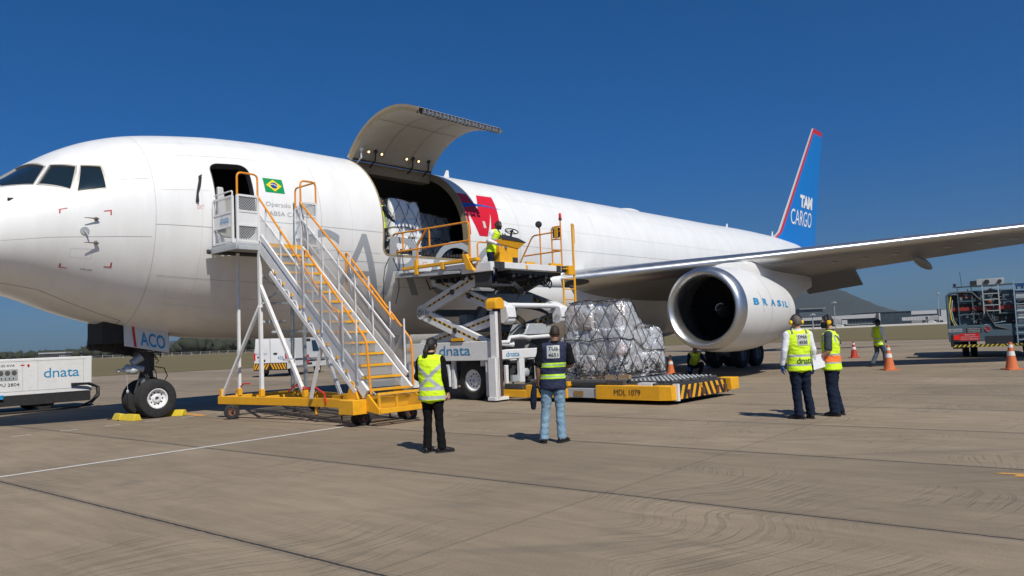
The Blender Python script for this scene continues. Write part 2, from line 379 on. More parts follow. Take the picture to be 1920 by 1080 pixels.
    wv = _n(nt, 'ShaderNodeTexNoise'); wv.inputs['Scale'].default_value = 1.0; wv.inputs['Detail'].default_value = 2; wv.inputs['Roughness'].default_value = .6; L.new(cw.outputs[0], wv.inputs['Vector'])
    wr = _n(nt, 'ShaderNodeMapRange'); wr.inputs['From Min'].default_value = .40; wr.inputs['From Max'].default_value = .50; L.new(wv.outputs[0], wr.inputs['Value'])
    pm = _n(nt, 'ShaderNodeTexNoise'); pm.inputs['Scale'].default_value = .5; pm.inputs['Detail'].default_value = 3; L.new(rot.outputs[0], pm.inputs['Vector'])
    pr = _n(nt, 'ShaderNodeMapRange'); pr.inputs['From Min'].default_value = .46; pr.inputs['From Max'].default_value = .60; L.new(pm.outputs[0], pr.inputs['Value'])
    gr = M('MULTIPLY', M('SUBTRACT', 1.0, wr.outputs[0]), pr.outputs[0])
    mg = _n(nt, 'ShaderNodeMix', data_type='RGBA'); L.new(M('MULTIPLY', gr, .24), mg.inputs['Factor']); L.new(mj.outputs['Result'], mg.inputs['A']); mg.inputs['B'].default_value = (.07,.058,.046,1); L.new(mg.outputs['Result'], b.inputs['Base Color'])
    hgt = M('ADD', M('MULTIPLY', gr, -.8), M('ADD', M('MULTIPLY', n3.outputs[0], .5), M('MULTIPLY', n2.outputs[0], .8)))
    hgt = M('SUBTRACT', hgt, M('MULTIPLY', jj, 1.0))
    bp = _n(nt, 'ShaderNodeBump'); bp.inputs['Strength'].default_value = .55; bp.inputs['Distance'].default_value = .011; L.new(hgt, bp.inputs['Height']); L.new(bp.outputs[0], b.inputs['Normal'])
    return m
g = MB(); g.add([(-6000,-600,0),(6000,-600,0),(6000,9000,0),(-6000,9000,0)], [(0,1,2,3)])
tag(g.build('ground', ground_material(), recalc=False), kind='structure')
grass = mat('dry_grass', (.150,.118,.045), .95, var=.35, vs=.03, dirt_amt=.6, dirt=(.08,.09,.022), bump=.6, bs=3)
g = MB(); z = .02
g.add([(-760,-446,z),(22.4,97.4,z),(260,-304,z),(2500,-304,z),(2500,600,z),(500,560,z),(-100,470,z),(-900,330,z),(-2500,330,z),(-2500,-446,z)], [tuple(range(10))])
tag(g.build('grass_field', grass, recalc=False), kind='structure')
# painted markings
PW = mat('marking_white', (.62,.61,.57), .7, var=.25, vs=9, dirt_amt=.75, dirt=(.24,.2,.17))
PY = mat('marking_orange', (.62,.30,.05), .7, var=.25, vs=9, dirt_amt=.9, dirt=(.24,.19,.15))
def strip(mb, a, b, w, z=.004):
    a = Vector((*a, z)); b = Vector((*b, z)); s = (b-a).cross(Vector((0,0,1))).normalized()*w/2
    mb.add([a-s, b-s, b+s, a+s], [(0,1,2,3)])
g = MB(); strip(g, (-13.2,2.35), (-3.30,15.15), .10)
tag(g.build('apron_line', PW, recalc=False), kind='structure')
g = MB(); d0 = Vector((-10.29,15.7)); dd = Vector((.597,.802))
for k in range(-7, 9):
    a = d0 + dd*(.92*k); strip(g, a, a+dd*.36, .07)
tag(g.build('dashed_line', PW, recalc=False), kind='structure')
g = MB(); strip(g, (-8.75,20.05), (-7.7,18.95), .22); R = random.Random(12)
P_ = [(4.92,7.76),(5.08,7.70),(5.35,7.66),(5.75,7.80),(5.7,7.88),(5.35,7.82),(5.5,7.98),(5.42,8.02),(5.15,7.86),(4.95,7.98),(4.85,7.96),(5.02,7.84)]
g.add([(x,y,.004) for x,y in P_], [tuple(range(len(P_)))])
tag(g.build('orange_paint_mark', PY, recalc=False), kind='structure')

# far concrete strip beyond the grass
farc = mat('far_concrete', (.36,.34,.31), .9, vs=.02)
# hills
def hills(name, cx, cy, length, depth, prof, ang, col, seed):
    mb = MB(); n = 110; k = 16; ux = Vector((cos(ang), sin(ang), 0)); uy = Vector((-sin(ang), cos(ang), 0))
    def f(u, v):
        h = prof(u); w = sin(pi*min(1, v*1.0)); p = Vector((cx, cy, 0)) + ux*((u-.5)*length) + uy*((v-.5)*depth)
        q = noise.fractal(Vector((p.x*.004+seed, p.y*.004, 0)), 1, 2, 5)
        r = noise.fractal(Vector((p.x*.02+seed, p.y*.02, 3)), 1, 2, 4)
        p.z = -4 + max(0, h*(w**.8)*(1+.22*q*(1-w*.6)) + r*min(h, 9)*.5)
        return p
    mb.grid(f, n, k); o = mb.build(name, col, recalc=False); tag(o, kind='structure'); return o
hillm = mat('forested_hill', (.022,.033,.030), .95, var=.5, vs=.012, dirt_amt=.4, dirt=(.05,.05,.04), bump=.5, bs=.05)
def lerp_prof(pts):
    def f(u):
        for (a, b), (c, d) in zip(pts, pts[1:]):
            if u <= c: return b + (d-b)*((u-a)/(c-a))
        return pts[-1][1]
    return f
# hill behind the terminal (right): peak seen under the wing, falls to the right
hills('hill', 1395, 3400, 2300, 900, lerp_prof([(0,20),(.3,80),(.42,140),(.5,168),(.512,162),(.53,140),(.56,104),(.585,80),(.605,56),(.64,34),(.69,12),(.75,0),(1,0)]), 0, hillm, 2)
hills('hill', -1750, 3600, 3400, 900, lerp_prof([(0,12),(.15,30),(.3,24),(.45,46),(.6,70),(.75,82),(.9,60),(1,20)]), .05, hillm, 9)
# ------------------------------------------------------------ far things
# far treeline (one mass)
def treeline():
    mb = MB(); R = random.Random(3)
    for k in range(520):
        D = R.uniform(520, 640); t = R.random()
        x = -D*.70 + t*D*.72 - 20
        hgt = R.uniform(4, 7) if x < -240 else R.uniform(6, 12)
        if R.random() < .12: hgt *= 1.25
        r = hgt*R.uniform(.38, .6); c = Vector((x, D, hgt*.55)); sd = R.uniform(0, 99); b = len(mb.v); S = 10; T = 7
        for i in range(T+1):
            a = pi*i/T
            for j in range(S):
                u = 2*pi*j/S; d = Vector((sin(a)*cos(u), sin(a)*sin(u), cos(a)))
                n = 1+.55*noise.noise(d*2.1+Vector((sd,0,0)))+.35*noise.noise(d*5+Vector((0,sd,0)))
                mb.v.append(c + Vector((d.x*r*n, d.y*r*n, d.z*hgt*.5*n)))
        for i in range(T):
            for j in range(S): mb.f.append((b+i*S+j, b+(i+1)*S+j, b+(i+1)*S+(j+1)%S, b+i*S+(j+1)%S)); mb.m.append(0)
    leaf = mat('far_foliage', (.030,.036,.018), .9, var=.5, vs=.08, dirt_amt=.8, dirt=(.02,.028,.012), bump=.8, bs=.8)
    tag(mb.build('distant_trees', leaf, recalc=False, angle=80), label='dark green line of distant trees beyond the grass on the left', cat='trees', kind='stuff')
treeline()
# perimeter fence line (pale posts and rails seen past the grass)
f = MB(); R = random.Random(5)
A = Vector((-300, 330, 0)); B = Vector((-60, 455, 0)); n = 60
for k in range(n+1):
    p = A.lerp(B, k/n); f.box(p.x-.07, p.x+.07, p.y-.07, p.y+.07, 0, 1.7)
for z in (.8, 1.5): f.bar(A+V(0,0,z), B+V(0,0,z), .06, .07)
CONC = mat('pale_concrete', (.5,.49,.46), .85, vs=.3)
rt = thing('perimeter_fence', 'long pale perimeter fence in front of the distant trees on the left', 'fence', tuple(A)); 
f2 = MB(); f2.v = [p-A for p in f.v]; f2.f = f.f; f2.m = f.m; f2.build('fence_posts', CONC, rt)

BW = mat('cladding_white', (.36,.37,.38), .55, vs=.05, dirt_amt=.2, dirt=(.35,.35,.35))
BG = mat('facade_glass', (.035,.055,.07), .15, .0, var=.5, vs=.12, dirt_amt=.5, dirt=(.10,.14,.17))
BD = mat('cladding_dark', (.06,.075,.09), .5, vs=.1)
BM = mat('cladding_mid', (.17,.18,.19), .6, vs=.1)
ZK = .56
def bld(name, label, cat, x0, x1, D, dep, parts, group=None):
    """parts: (name, mat, u0,u1 along width, y0,y1 depth, z0,z1)"""
    r = thing(name, label, cat, (x0, D, 0), group=group); w = x1-x0
    for (pn, m, u0, u1, y0, y1, z0, z1) in parts:
        b = MB(); b.box(u0*w, u1*w, y0, y1, z0*ZK, z1*ZK); b.build(pn, m, r, smooth=False)
    return r, w
def px(x, D): return (x-960)/1434.85*D
D = 640
# main terminal hall with long pale roof band
r, w = bld('terminal_building', 'long low terminal hall with pale sloping roof band and dark glazing behind the two men', 'building', px(1490, D), px(1648, D), D, 60,
    [('glazing', BG, 0, 1, 0, 50, 0, 12.6), ('floor_slab', BW, .0, .55, -1.2, 0, 5.2, 6.2), ('floor_slab', BW, .55, .92, -1.2, 0, 4.0, 4.7)])
b = MB(); b.hexa([(0,-2.5,7.0),(w,-2.5,7.3),(w,52,7.3),(0,52,7.0),(0,-2.5,9.2),(w,-2.5,10.8),(w,52,10.8),(0,52,9.2)]); b.build('roof', BW, r, smooth=False)
b = MB()
for k in range(26): b.box(w*k/26-.1, w*k/26+.1, -.3, 0, 0, 7.0)
for z in (2, 5): b.box(0, w, -.25, 0, z-.1, z+.1)
b.build('mullions', BM, r, smooth=False)
r, w = bld('upper_hall', 'dark glazed upper block rising behind the long terminal roof', 'building', px(1496, 700), px(1540, 700), 700, 50, [('wall', BD, 0, 1, 0, 40, 0, 32), ('roof', BM, -.03, 1.1, -2, 42, 32, 33.5)])
r, w = bld('glass_terminal', 'tall dark glass terminal block behind the walking man', 'building', px(1643, D-5), px(1705, D-5), D-5, 60,
    [('glazing', BG, .03, 1, 0, 50, 0, 20.5), ('corner_column', BW, 0, .04, -1.2, 50, 0, 19.5), ('roof', BD, 0, 1.01, -1, 52, 20.5, 21.1)])
b = MB()
for k in range(18): b.box(w*k/18-.08, w*k/18+.08, -.2, 0, 0, 11.4)
for z in (3, 6, 9): b.box(0, w, -.2, 0, z-.08, z+.08)
b.build('mullions', BD, r, smooth=False)
r, w = bld('pier_building', 'pale pier building with grey roof left of the fuel truck', 'building', px(1704, D+30), px(1800, D+30), D+30, 60,
    [('wall', BM, 0, 1, 0, 40, 0, 13), ('window_band', BG, .02, .9, -.3, 0, 12.6, 16.0), ('roof', BW, 0, 1, -1, 44, 16.0, 21.6)])
r, w = bld('stair_tower', 'pale square stair tower beside the fuel truck', 'tower', px(1761, D-20), px(1771, D-20), D-20, 8, [('wall', BW, 0, 1, 0, 6, 0, 21), ('roof', BM, -.05, 1.05, -.3, 6.3, 21, 21.6)])
# jet bridges
def jetbridge(x0, x1, D, label):
    r = thing('jet_bridge', label, 'jet bridge', (px(x0, D), D, 0), group='jet bridges at the terminal'); w = px(x1, D)-px(x0, D)
    b = MB(); b.hexa([(0,0,3.8),(w*.62,0,3.4),(w*.62,4,3.4),(0,4,3.8),(0,0,6.2),(w*.62,0,6.8),(w*.62,4,6.8),(0,4,6.2)]); b.build('tunnel', BW, r, smooth=False)
    b = MB(); b.box(w*.62, w, -.6, 4.6, 2.8, 6.0); b.build('rotunda_cab', BW, r, smooth=False)
    b = MB(); b.box(w*.5, w*.55, 1, 3, .0, 3.5); b.box(w*.42, w*.66, .6, 3.4, 0, 1.1); b.box(w*.9, w*.94, 1, 3, 0, 2.9); b.build('support', BM, r, smooth=False)
    b = MB()
    for k in range(7): b.bar((w*(.1+.07*k), -.3, 3.8), (w*(.13+.07*k), -.3, 6.3), .12)
    b.build('truss', BM, r, smooth=False)
jetbridge(1687, 1770, 600, 'white jet bridge in front of the pale pier building')
jetbridge(1556, 1584, 600, 'white jet bridge at the long terminal hall beside the masked man')
jetbridge(1736, 1766, 590, 'short white jet bridge nearest the fuel truck')
# light masts
def mast(pxx, D, H, label):
    r = thing('light_mast', label, 'mast', (px(pxx, D), D, 0), group='light masts at the terminal')
    b = MB(); b.tube([(0,0,0),(0,0,H)], [.45, .22], 8); b.build('pole', BW, r)
    b = MB(); b.lathe([(H-.3,0),(H-.3,1.3),(H+.5,1.3),(H+.5,0)], (0,0,0), (0,0,1), 12)
    for k in range(6): b.box(1.5*cos(k*pi/3)-.3, 1.5*cos(k*pi/3)+.3, 1.5*sin(k*pi/3)-.3, 1.5*sin(k*pi/3)+.3, H-.7, H+.1)
    b.build('lamp_ring', BW, r)
mast(1562, 560, 19, 'tall pale light mast behind the masked man with ear defenders')
mast(1757, 620, 25, 'slim tall light mast left of the fuel truck')
mast(1520, 480, 9.5, 'short light mast between the two standing men')
# far strip: pale apron edge wall before the terminal
b = MB(); b.box(0, px(1830,560)-px(1480,560), 0, 1.0, 0, 1.3); r = thing('blast_wall', 'low pale wall along the far side of the grass in front of the terminal', 'wall', (px(1480,560), 560, 0)); b.build('wall', CONC, r, smooth=False)
# small service vehicles at the terminal
R = random.Random(11)
for k, (x, lb) in enumerate(((1570,'small white service truck parked at the foot of the terminal jet bridge'),(1742,'small white service truck parked under the pier jet bridge'))):
    r = thing('service_truck', lb, 'truck', (px(x,575), 575, 0), group='service trucks at the terminal')
    b = MB(); b.box(-2.6, 1.3, 0, 2.2, .6, 2.9); b.build('cargo_box', BW, r, bevel=.1)
    b = MB(); b.prism([(1.4,.6),(3.2,.6),(3.2,1.5),(2.7,2.4),(1.4,2.4)], (0,0,0), (1,0,0), (0,0,1), (0,2.1,0)); b.build('cab', WHITE2, r, bevel=.1)
    for x2 in (-1.6, 2.2): b = MB(); b.cyl((x2,-.1,.45),(x2,2.3,.45),.45,14); b.build('wheel', BLK, r)
# left: hangar
r, w = bld('hangar', 'low pale hangar far away behind the ground power unit', 'building', px(72, 520), px(121, 520), 520, 30, [('wall', BM, 0, 1, 0, 20, 0, 7.6), ('roof', BW, -.02, 1.02, -1, 21, 7.6, 9.2)])
b = MB()
for k in range(12): b.box(w*k/12, w*k/12+.25, -.2, 0, 0, 4.2)
b.build('columns', BW, r, smooth=False)
# ------------------------------------------------------------ the cargo aircraft
TT = [
(0.80,4.05,4.05,0.00,4.05),(0.86,4.27,3.84,0.24,4.05),(1.00,4.44,3.68,0.48,4.05),(1.30,4.70,3.50,0.82,4.07),(1.70,4.97,3.33,1.14,4.12),
(2.20,5.26,3.16,1.45,4.20),(2.70,5.58,3.02,1.70,4.30),(3.20,5.97,2.84,1.89,4.42),(3.80,6.36,2.60,2.06,4.53),(4.50,6.69,2.38,2.20,4.65),
(5.30,6.93,2.19,2.32,4.75),(6.30,7.10,2.02,2.42,4.82),(7.50,7.24,1.91,2.49,4.86),(9.00,7.31,1.86,2.515,4.875),(30.0,7.33,1.86,2.515,4.885),
(34.0,7.33,2.20,2.50,4.90),(38.0,7.36,2.85,2.38,5.05),(42.0,7.32,3.70,2.08,5.35),(46.0,7.14,4.65,1.55,5.80),(50.0,6.86,5.60,0.85,6.20),(54.6,6.55,6.25,0.20,6.38)]
_h = [[r[k] for r in TT] for k in range(5)]; _M = []
for _k in range(1, 5):
    xs = _h[0]; ys = _h[_k]; n = len(xs); hh = [xs[i+1]-xs[i] for i in range(n-1)]; dd = [(ys[i+1]-ys[i])/hh[i] for i in range(n-1)]; m = [0.0]*n
    for i in range(1, n-1):
        if dd[i-1]*dd[i] > 0:
            w1 = 2*hh[i]+hh[i-1]; w2 = hh[i]+2*hh[i-1]; m[i] = (w1+w2)/(w1/dd[i-1]+w2/dd[i])
    m[0] = dd[0]; m[-1] = dd[-1]; _M.append(m)
def sec(X):
    xs = _h[0]; n = len(xs); i = 0
    while i < n-2 and X > xs[i+1]: i += 1
    h = xs[i+1]-xs[i]; t = min(1, max(0, (X-xs[i])/h)); o = []
    for k in range(4):
        ys = _h[k+1]; m = _M[k]
        o.append((2*t**3-3*t*t+1)*ys[i]+(t**3-2*t*t+t)*h*m[i]+(-2*t**3+3*t*t)*ys[i+1]+(t**3-t*t)*h*m[i+1])
    return o
def fs(X, an, off=0.0):
    """fuselage surface, an in degrees from the horizontal, port side; off = distance outside the skin"""
    def q(X, a):
        tp, bt, hw, zm = sec(X); c, s = cos(a), sin(a)
        return Vector((X, hw*c, zm+(tp-zm if s > 0 else zm-bt)*s))
    a = radians(an); p = q(X, a)
    if off or off is None:
        e = .004; n = (q(X+e, a)-q(X-e, a)).cross(q(X, a+.004)-q(X, a-.004))
        if n.length < 1e-9: n = Vector((-1,0,0))
        n.normalize()
        if n.y*cos(a)+n.z*sin(a) < 0 and abs(n.x) < .97: n = -n
        if off is None: return p, n
        p = p + n*off
    return p
SC_A = 1/22.0      # degrees -> pseudo metres for meshing
def rounded(x0, x1, a0, a1, r, n=6, corners=(1,1,1,1)):
    """rounded rectangle in (X, deg) with radius r in metres; corners: (x0a0, x1a0, x1a1, x0a1)"""
    k = 22.0; P = []
    for (cx, cy, sx, sy, st), on in zip(((x0,a0,1,1,pi),(x1,a0,-1,1,1.5*pi),(x1,a1,-1,-1,0),(x0,a1,1,-1,.5*pi)), corners):
        if not on: P.append((cx, cy)); continue
        for i in range(n+1):
            t = st+i*(pi/2)/n; P.append((cx+sx*r+cos(t)*r, cy+(sy*r+sin(t)*r)*k))
    return P
def resample(P, ds=.12):
    o = []; n = len(P)
    for i in range(n):
        a = P[i]; b = P[(i+1) % n]; L = sqrt((a[0]-b[0])**2+((a[1]-b[1])*SC_A)**2); k = max(1, int(L/ds))
        for j in range(k): o.append((a[0]+(b[0]-a[0])*j/k, a[1]+(b[1]-a[1])*j/k))
    return o
def inside(p, P):
    c = False; n = len(P); j = n-1
    for i in range(n):
        if (P[i][1] > p[1]) != (P[j][1] > p[1]) and p[0] < (P[j][0]-P[i][0])*(p[1]-P[i][1])/(P[j][1]-P[i][1])+P[i][0]: c = not c
        j = i
    return c
def cdt_patch(outer, holes, xs, ys):
    """constrained triangulation in parameter space; returns verts (X,an), tris"""
    co = []; ed = []
    for P in [outer]+holes:
        b = len(co); co += [Vector((p[0], p[1]*SC_A)) for p in P]; ed += [(b+i, b+(i+1) % len(P)) for i in range(len(P))]
    loops = [[(p[0], p[1]*SC_A) for p in P] for P in [outer]+holes]
    def near(p):
        for P in loops:
            for q in P:
                if (q[0]-p[0])**2+(q[1]-p[1])**2 < .0016: return True
        return False
    for x in xs:
        for y in ys:
            p = (x, y*SC_A)
            if inside(p, loops[0]) and not any(inside(p, h) for h in loops[1:]) and not near(p): co.append(Vector(p))
    r = geometry.delaunay_2d_cdt(co, ed, [], 0, 1e-6)
    vs = [(v.x, v.y/SC_A) for v in r[0]]; fs_ = []
    for f in r[2]:
        c = (sum(r[0][i].x for i in f)/len(f), sum(r[0][i].y for i in f)/len(f))
        if inside(c, loops[0]) and not any(inside(c, h) for h in loops[1:]): fs_.append(tuple(f))
    return vs, fs_
def skin_obj(name, patches, m, parent, off=0.0, side=1, normals=True):
    vs = []; fc = []; nn = []
    c = CONV[parent.name]
    for (v2, f2, sd) in patches:
        b = len(vs)
        for (x, a) in v2:
            p, n = fs(x, a, None); p = p+n*off
            vs.append((p.x-c[1], -(sd*p.y-c[2]), p.z-c[3])); nn.append((n.x, -sd*n.y, n.z))
        for f in f2:
            g = tuple(b+i for i in f); P = [Vector(vs[i]) for i in g]; N = (P[1]-P[0]).cross(P[2]-P[0])
            if N.length < 1e-10: continue
            avg = Vector(nn[g[0]])+Vector(nn[g[1]])+Vector(nn[g[2]])
            fc.append(g if N.dot(avg) > 0 else tuple(reversed(g)))
    me = bpy.data.meshes.new(name); me.from_pydata(vs, [], fc)
    me.polygons.foreach_set('use_smooth', [True]*len(me.polygons))
    o = add_obj(name, me, m, parent)
    if normals: me.normals_split_custom_set_from_vertices(nn)
    return o
def decal(name, poly, m, parent, off=.004, step=.12, sd=1, ds=.1):
    P = resample(poly, ds); xs = []; x = min(p[0] for p in P); 
    while x < max(p[0] for p in P): xs.append(x); x += step
    ys = []; y = min(p[1] for p in P)
    while y < max(p[1] for p in P): ys.append(y); y += step*22
    v, f = cdt_patch(P, [], xs, ys); return skin_obj(name, [(v, f, sd)], m, parent, off)

def fuselage_material():
    m = bpy.data.materials.new('aircraft_white_paint'); m.use_nodes = True; nt = m.node_tree; L = nt.links; b = nt.nodes['Principled BSDF']
    b.inputs['Roughness'].default_value = .33; b.inputs['Coat Weight'].default_value = .25; b.inputs['Coat Roughness'].default_value = .12
    tc = _n(nt, 'ShaderNodeTexCoord'); sp = _n(nt, 'ShaderNodeSeparateXYZ'); L.new(tc.outputs['Object'], sp.inputs[0])
    mp = _n(nt, 'ShaderNodeMapping'); mp.inputs['Scale'].default_value = (1.6, 1, .35); L.new(tc.outputs['Object'], mp.inputs['Vector'])
    n1 = _n(nt, 'ShaderNodeTexNoise'); n1.inputs['Scale'].default_value = 1.3; n1.inputs['Detail'].default_value = 10; n1.inputs['Roughness'].default_value = .65; L.new(mp.outputs[0], n1.inputs['Vector'])
    cr = _n(nt, 'ShaderNodeValToRGB'); e = cr.color_ramp.elements
    e[0].position = .25; e[0].color = (.72,.72,.70,1); e[1].position = .6; e[1].color = (.80,.805,.80,1); L.new(n1.outputs[0], cr.inputs[0])
    # mottled brown tint along the keel, growing towards the bottom of the belly
    mr = _n(nt, 'ShaderNodeMapRange'); mr.inputs['From Min'].default_value = 2.9; mr.inputs['From Max'].default_value = 1.85; mr.inputs['To Max'].default_value = .35; L.new(sp.outputs[2], mr.inputs['Value'])
    n2 = _n(nt, 'ShaderNodeTexNoise'); n2.inputs['Scale'].default_value = 2.5; n2.inputs['Detail'].default_value = 8; m2_ = _n(nt, 'ShaderNodeMapping'); m2_.inputs['Scale'].default_value = (.25, 1, 1); L.new(tc.outputs['Object'], m2_.inputs['Vector']); L.new(m2_.outputs[0], n2.inputs['Vector'])
    mu = _n(nt, 'ShaderNodeMath', operation='MULTIPLY'); L.new(mr.outputs[0], mu.inputs[0]); L.new(n2.outputs[0], mu.inputs[1])
    mx = _n(nt, 'ShaderNodeMix', data_type='RGBA'); L.new(mu.outputs[0], mx.inputs['Factor']); L.new(cr.outputs[0], mx.inputs['A']); mx.inputs['B'].default_value = (.36,.31,.25,1)
    # blue tail: boundary X + 0.9*(z-7) > 46
    t1 = _n(nt, 'ShaderNodeMath', operation='MULTIPLY_ADD'); L.new(sp.outputs[2], t1.inputs[0]); t1.inputs[1].default_value = 1.0; L.new(sp.outputs[0], t1.inputs[2])
    for thr, colr in ((53.1-FX, (.45,.02,.03,1)), (53.35-FX, (.008,.17,.52,1))):
        g_ = _n(nt, 'ShaderNodeMath', operation='GREATER_THAN'); L.new(t1.outputs[0], g_.inputs[0]); g_.inputs[1].default_value = thr
        m3 = _n(nt, 'ShaderNodeMix', data_type='RGBA'); L.new(g_.outputs[0], m3.inputs['Factor']); L.new(mx.outputs['Result'], m3.inputs['A']); m3.inputs['B'].default_value = colr; mx = m3
    L.new(mx.outputs['Result'], b.inputs['Base Color'])
    n3 = _n(nt, 'ShaderNodeTexNoise'); n3.inputs['Scale'].default_value = .9; n3.inputs['Detail'].default_value = 2; L.new(tc.outputs['Object'], n3.inputs['Vector'])
    bp = _n(nt, 'ShaderNodeBump'); bp.inputs['Strength'].default_value = .12; bp.inputs['Distance'].default_value = .03; L.new(n3.outputs[0], bp.inputs['Height']); L.new(bp.outputs[0], b.inputs['Normal'])
    return m
FX = 5.95
AIR = thing('cargo_airliner', 'large white twin-engine freighter aircraft with open nose-side cargo door and blue tail', 'aircraft', (FX, 0, 0), frame='P')
PAINT = fuselage_material()
ALU = mat('polished_aluminium', (.60,.61,.62), .33, 1.0, var=.12, vs=1.2, dirt_amt=.25, dirt=(.38,.37,.36))
AWHITE = mat('nacelle_white', (.70,.70,.69), .3, var=.05, vs=1, dirt_amt=.2, dirt=(.45,.43,.4))
WGREY = mat('wing_grey', (.22,.22,.225), .4, var=.12, vs=.8, dirt_amt=.3, dirt=(.2,.18,.16))
SEAM = mat('panel_seam', (.40,.40,.40), .6, var=.1)
GLASS_D = mat('cockpit_glass', (.012,.022,.028), .05, 0, var=.3, vs=2, coat=.5)
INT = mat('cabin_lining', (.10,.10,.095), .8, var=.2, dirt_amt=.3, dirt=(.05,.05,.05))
BEI = mat('door_lining', (.44,.42,.37), .65, var=.12, vs=1.5, dirt_amt=.35, dirt=(.28,.25,.2))
JAMB = mat('door_jamb', (.34,.27,.17), .55, var=.2, vs=3, dirt_amt=.5, dirt=(.12,.09,.06))

HCARGO = rounded(11.50, 14.87, -14, 71, .22, corners=(1,1,0,0))
HL1 = rounded(6.54, 7.50, -11, 33.5, .24)
W3 = [(3.68,19.5),(4.21,18.5),(4.20,35.5),(3.86,40.5)]
W2 = [(3.06,36),(3.56,22.5),(3.76,41),(3.38,52.5)]
W1 = [(2.47,66),(2.53,53.5),(2.98,38),(3.28,54),(3.02,88),(2.42,88)]
xs = []; x = .9
while x < 54.5: xs.append(x); x += .12 if x < 6 else (.22 if x < 17 else .7)
ys = [-88+4*k for k in range(45)]
outer = resample([(.8,-90),(54.6,-90),(54.6,90),(.8,90)], .3)
pa = cdt_patch(outer, [resample(HCARGO), resample(HL1), resample(W1, .08), resample(W2, .08), resample(W3, .08)], xs, ys)
pb = cdt_patch(outer, [resample(W1, .08), resample(W2, .08), resample(W3, .08)], xs, ys)
fus_o = skin_obj('fuselage', [(*pa, 1), (*pb, -1)], PAINT, AIR)
# inner lining with the same door openings, so the hold is a real dark room
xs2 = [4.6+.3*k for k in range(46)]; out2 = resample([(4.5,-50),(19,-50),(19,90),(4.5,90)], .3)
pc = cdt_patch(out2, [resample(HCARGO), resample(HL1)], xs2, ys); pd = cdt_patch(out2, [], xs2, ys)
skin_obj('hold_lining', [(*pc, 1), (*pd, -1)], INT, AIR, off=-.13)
b = MB()
for k in range(36):
    x0 = 5.0+.39*k; w0 = fs(x0, -13).y-.14; w1 = fs(x0+.39, -13).y-.14; b.hexa([(x0,-w0,4.02),(x0+.39,-w1,4.02),(x0+.39,w1,4.02),(x0,w0,4.02),(x0,-w0,4.10),(x0+.39,-w1,4.10),(x0+.39,w1,4.10),(x0,w0,4.10)])
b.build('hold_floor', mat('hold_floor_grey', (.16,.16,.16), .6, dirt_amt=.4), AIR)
b = MB()
for X in (5.0, 10.2, 18.9):
    b = MB()
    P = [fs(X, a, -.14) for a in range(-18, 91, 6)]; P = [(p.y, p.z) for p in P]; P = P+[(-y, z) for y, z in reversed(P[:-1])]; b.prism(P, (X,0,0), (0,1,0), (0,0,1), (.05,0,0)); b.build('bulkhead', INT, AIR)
b = MB(); b.box(6.95,7.42,1.0,1.5,4.1,5.45); b.build('galley_unit', mat('galley_beige', (.42,.40,.35), .6), AIR)
b = MB(); b.hexa([(6.9,1.72,4.9),(7.15,1.72,4.9),(7.15,1.80,4.9),(6.9,1.80,4.9),(6.86,1.78,5.6),(7.0,1.78,5.6),(7.0,1.88,5.6),(6.86,1.88,5.6)]); b.build('door_slide_cover', WHITE, AIR, bevel=.02)
def jamb(name, P, m, d=.16, o=.006, w=.05):
    mb = MB(); P = resample(P, .1); n = len(P)
    for i in range(n): mb.v += [fs(*P[i], -d), fs(*P[i], o)]
    for i in range(n): a = 2*i; c = 2*((i+1) % n); mb.f.append((a, c, c+1, a+1)); mb.m.append(0)
    # proud lip
    cx = sum(p[0] for p in P)/n; ca = sum(p[1] for p in P)/n; bse = len(mb.v)
    for i in range(n):
        a = P[i-1]; c = P[(i+1) % n]; t = Vector((c[0]-a[0], (c[1]-a[1])*SC_A)).normalized(); nrm = Vector((t.y, -t.x))
        if nrm.dot(Vector((P[i][0]-cx, (P[i][1]-ca)*SC_A))) < 0: nrm = -nrm
        mb.v.append(fs(P[i][0]+nrm.x*w, P[i][1]+nrm.y*w*22, o))
    for i in range(n): j = (i+1) % n; mb.f.append((2*i+1, 2*j+1, bse+j, bse+i)); mb.m.append(0)
    return mb.build(name, m, AIR, recalc=False)
jamb('cargo_door_frame', HCARGO, JAMB, .22, .006, .05)
jamb('crew_door_frame', HL1, DK, .16, .004, .02)
# sill latches along the cargo door bottom
b = MB(); R = random.Random(4)
for k in range(24):
    x = 11.62+k*.135; p = fs(x, -13.2, -.08)
    b.box(x-.03, x+.04, p.y-.09, p.y+.05, p.z, p.z+R.uniform(.04,.13))
    if k % 3 == 0: b.cyl((x, p.y-.05, p.z+.06), (x+.09, p.y-.05, p.z+.06), .045, 8)
b.build('sill_latches', DK, AIR)
b = MB(); b.box(11.6, 14.8, 2.05, 2.30, 4.10, 4.17); b.build('sill_plate', LGREY, AIR)
STRAP_SHADOW = mat('strap_shadow_dark', (.05,.055,.07), .8)  # strap shadows on the skin, drawn as thin dark tubes
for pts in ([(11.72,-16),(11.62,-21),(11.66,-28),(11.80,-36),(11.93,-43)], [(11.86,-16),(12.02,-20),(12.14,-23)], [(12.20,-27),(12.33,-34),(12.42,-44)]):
    b = MB(); b.tube([fs(x, a, .012) for x, a in pts], .011, 6); b.build('strap_shadow', STRAP_SHADOW, AIR)
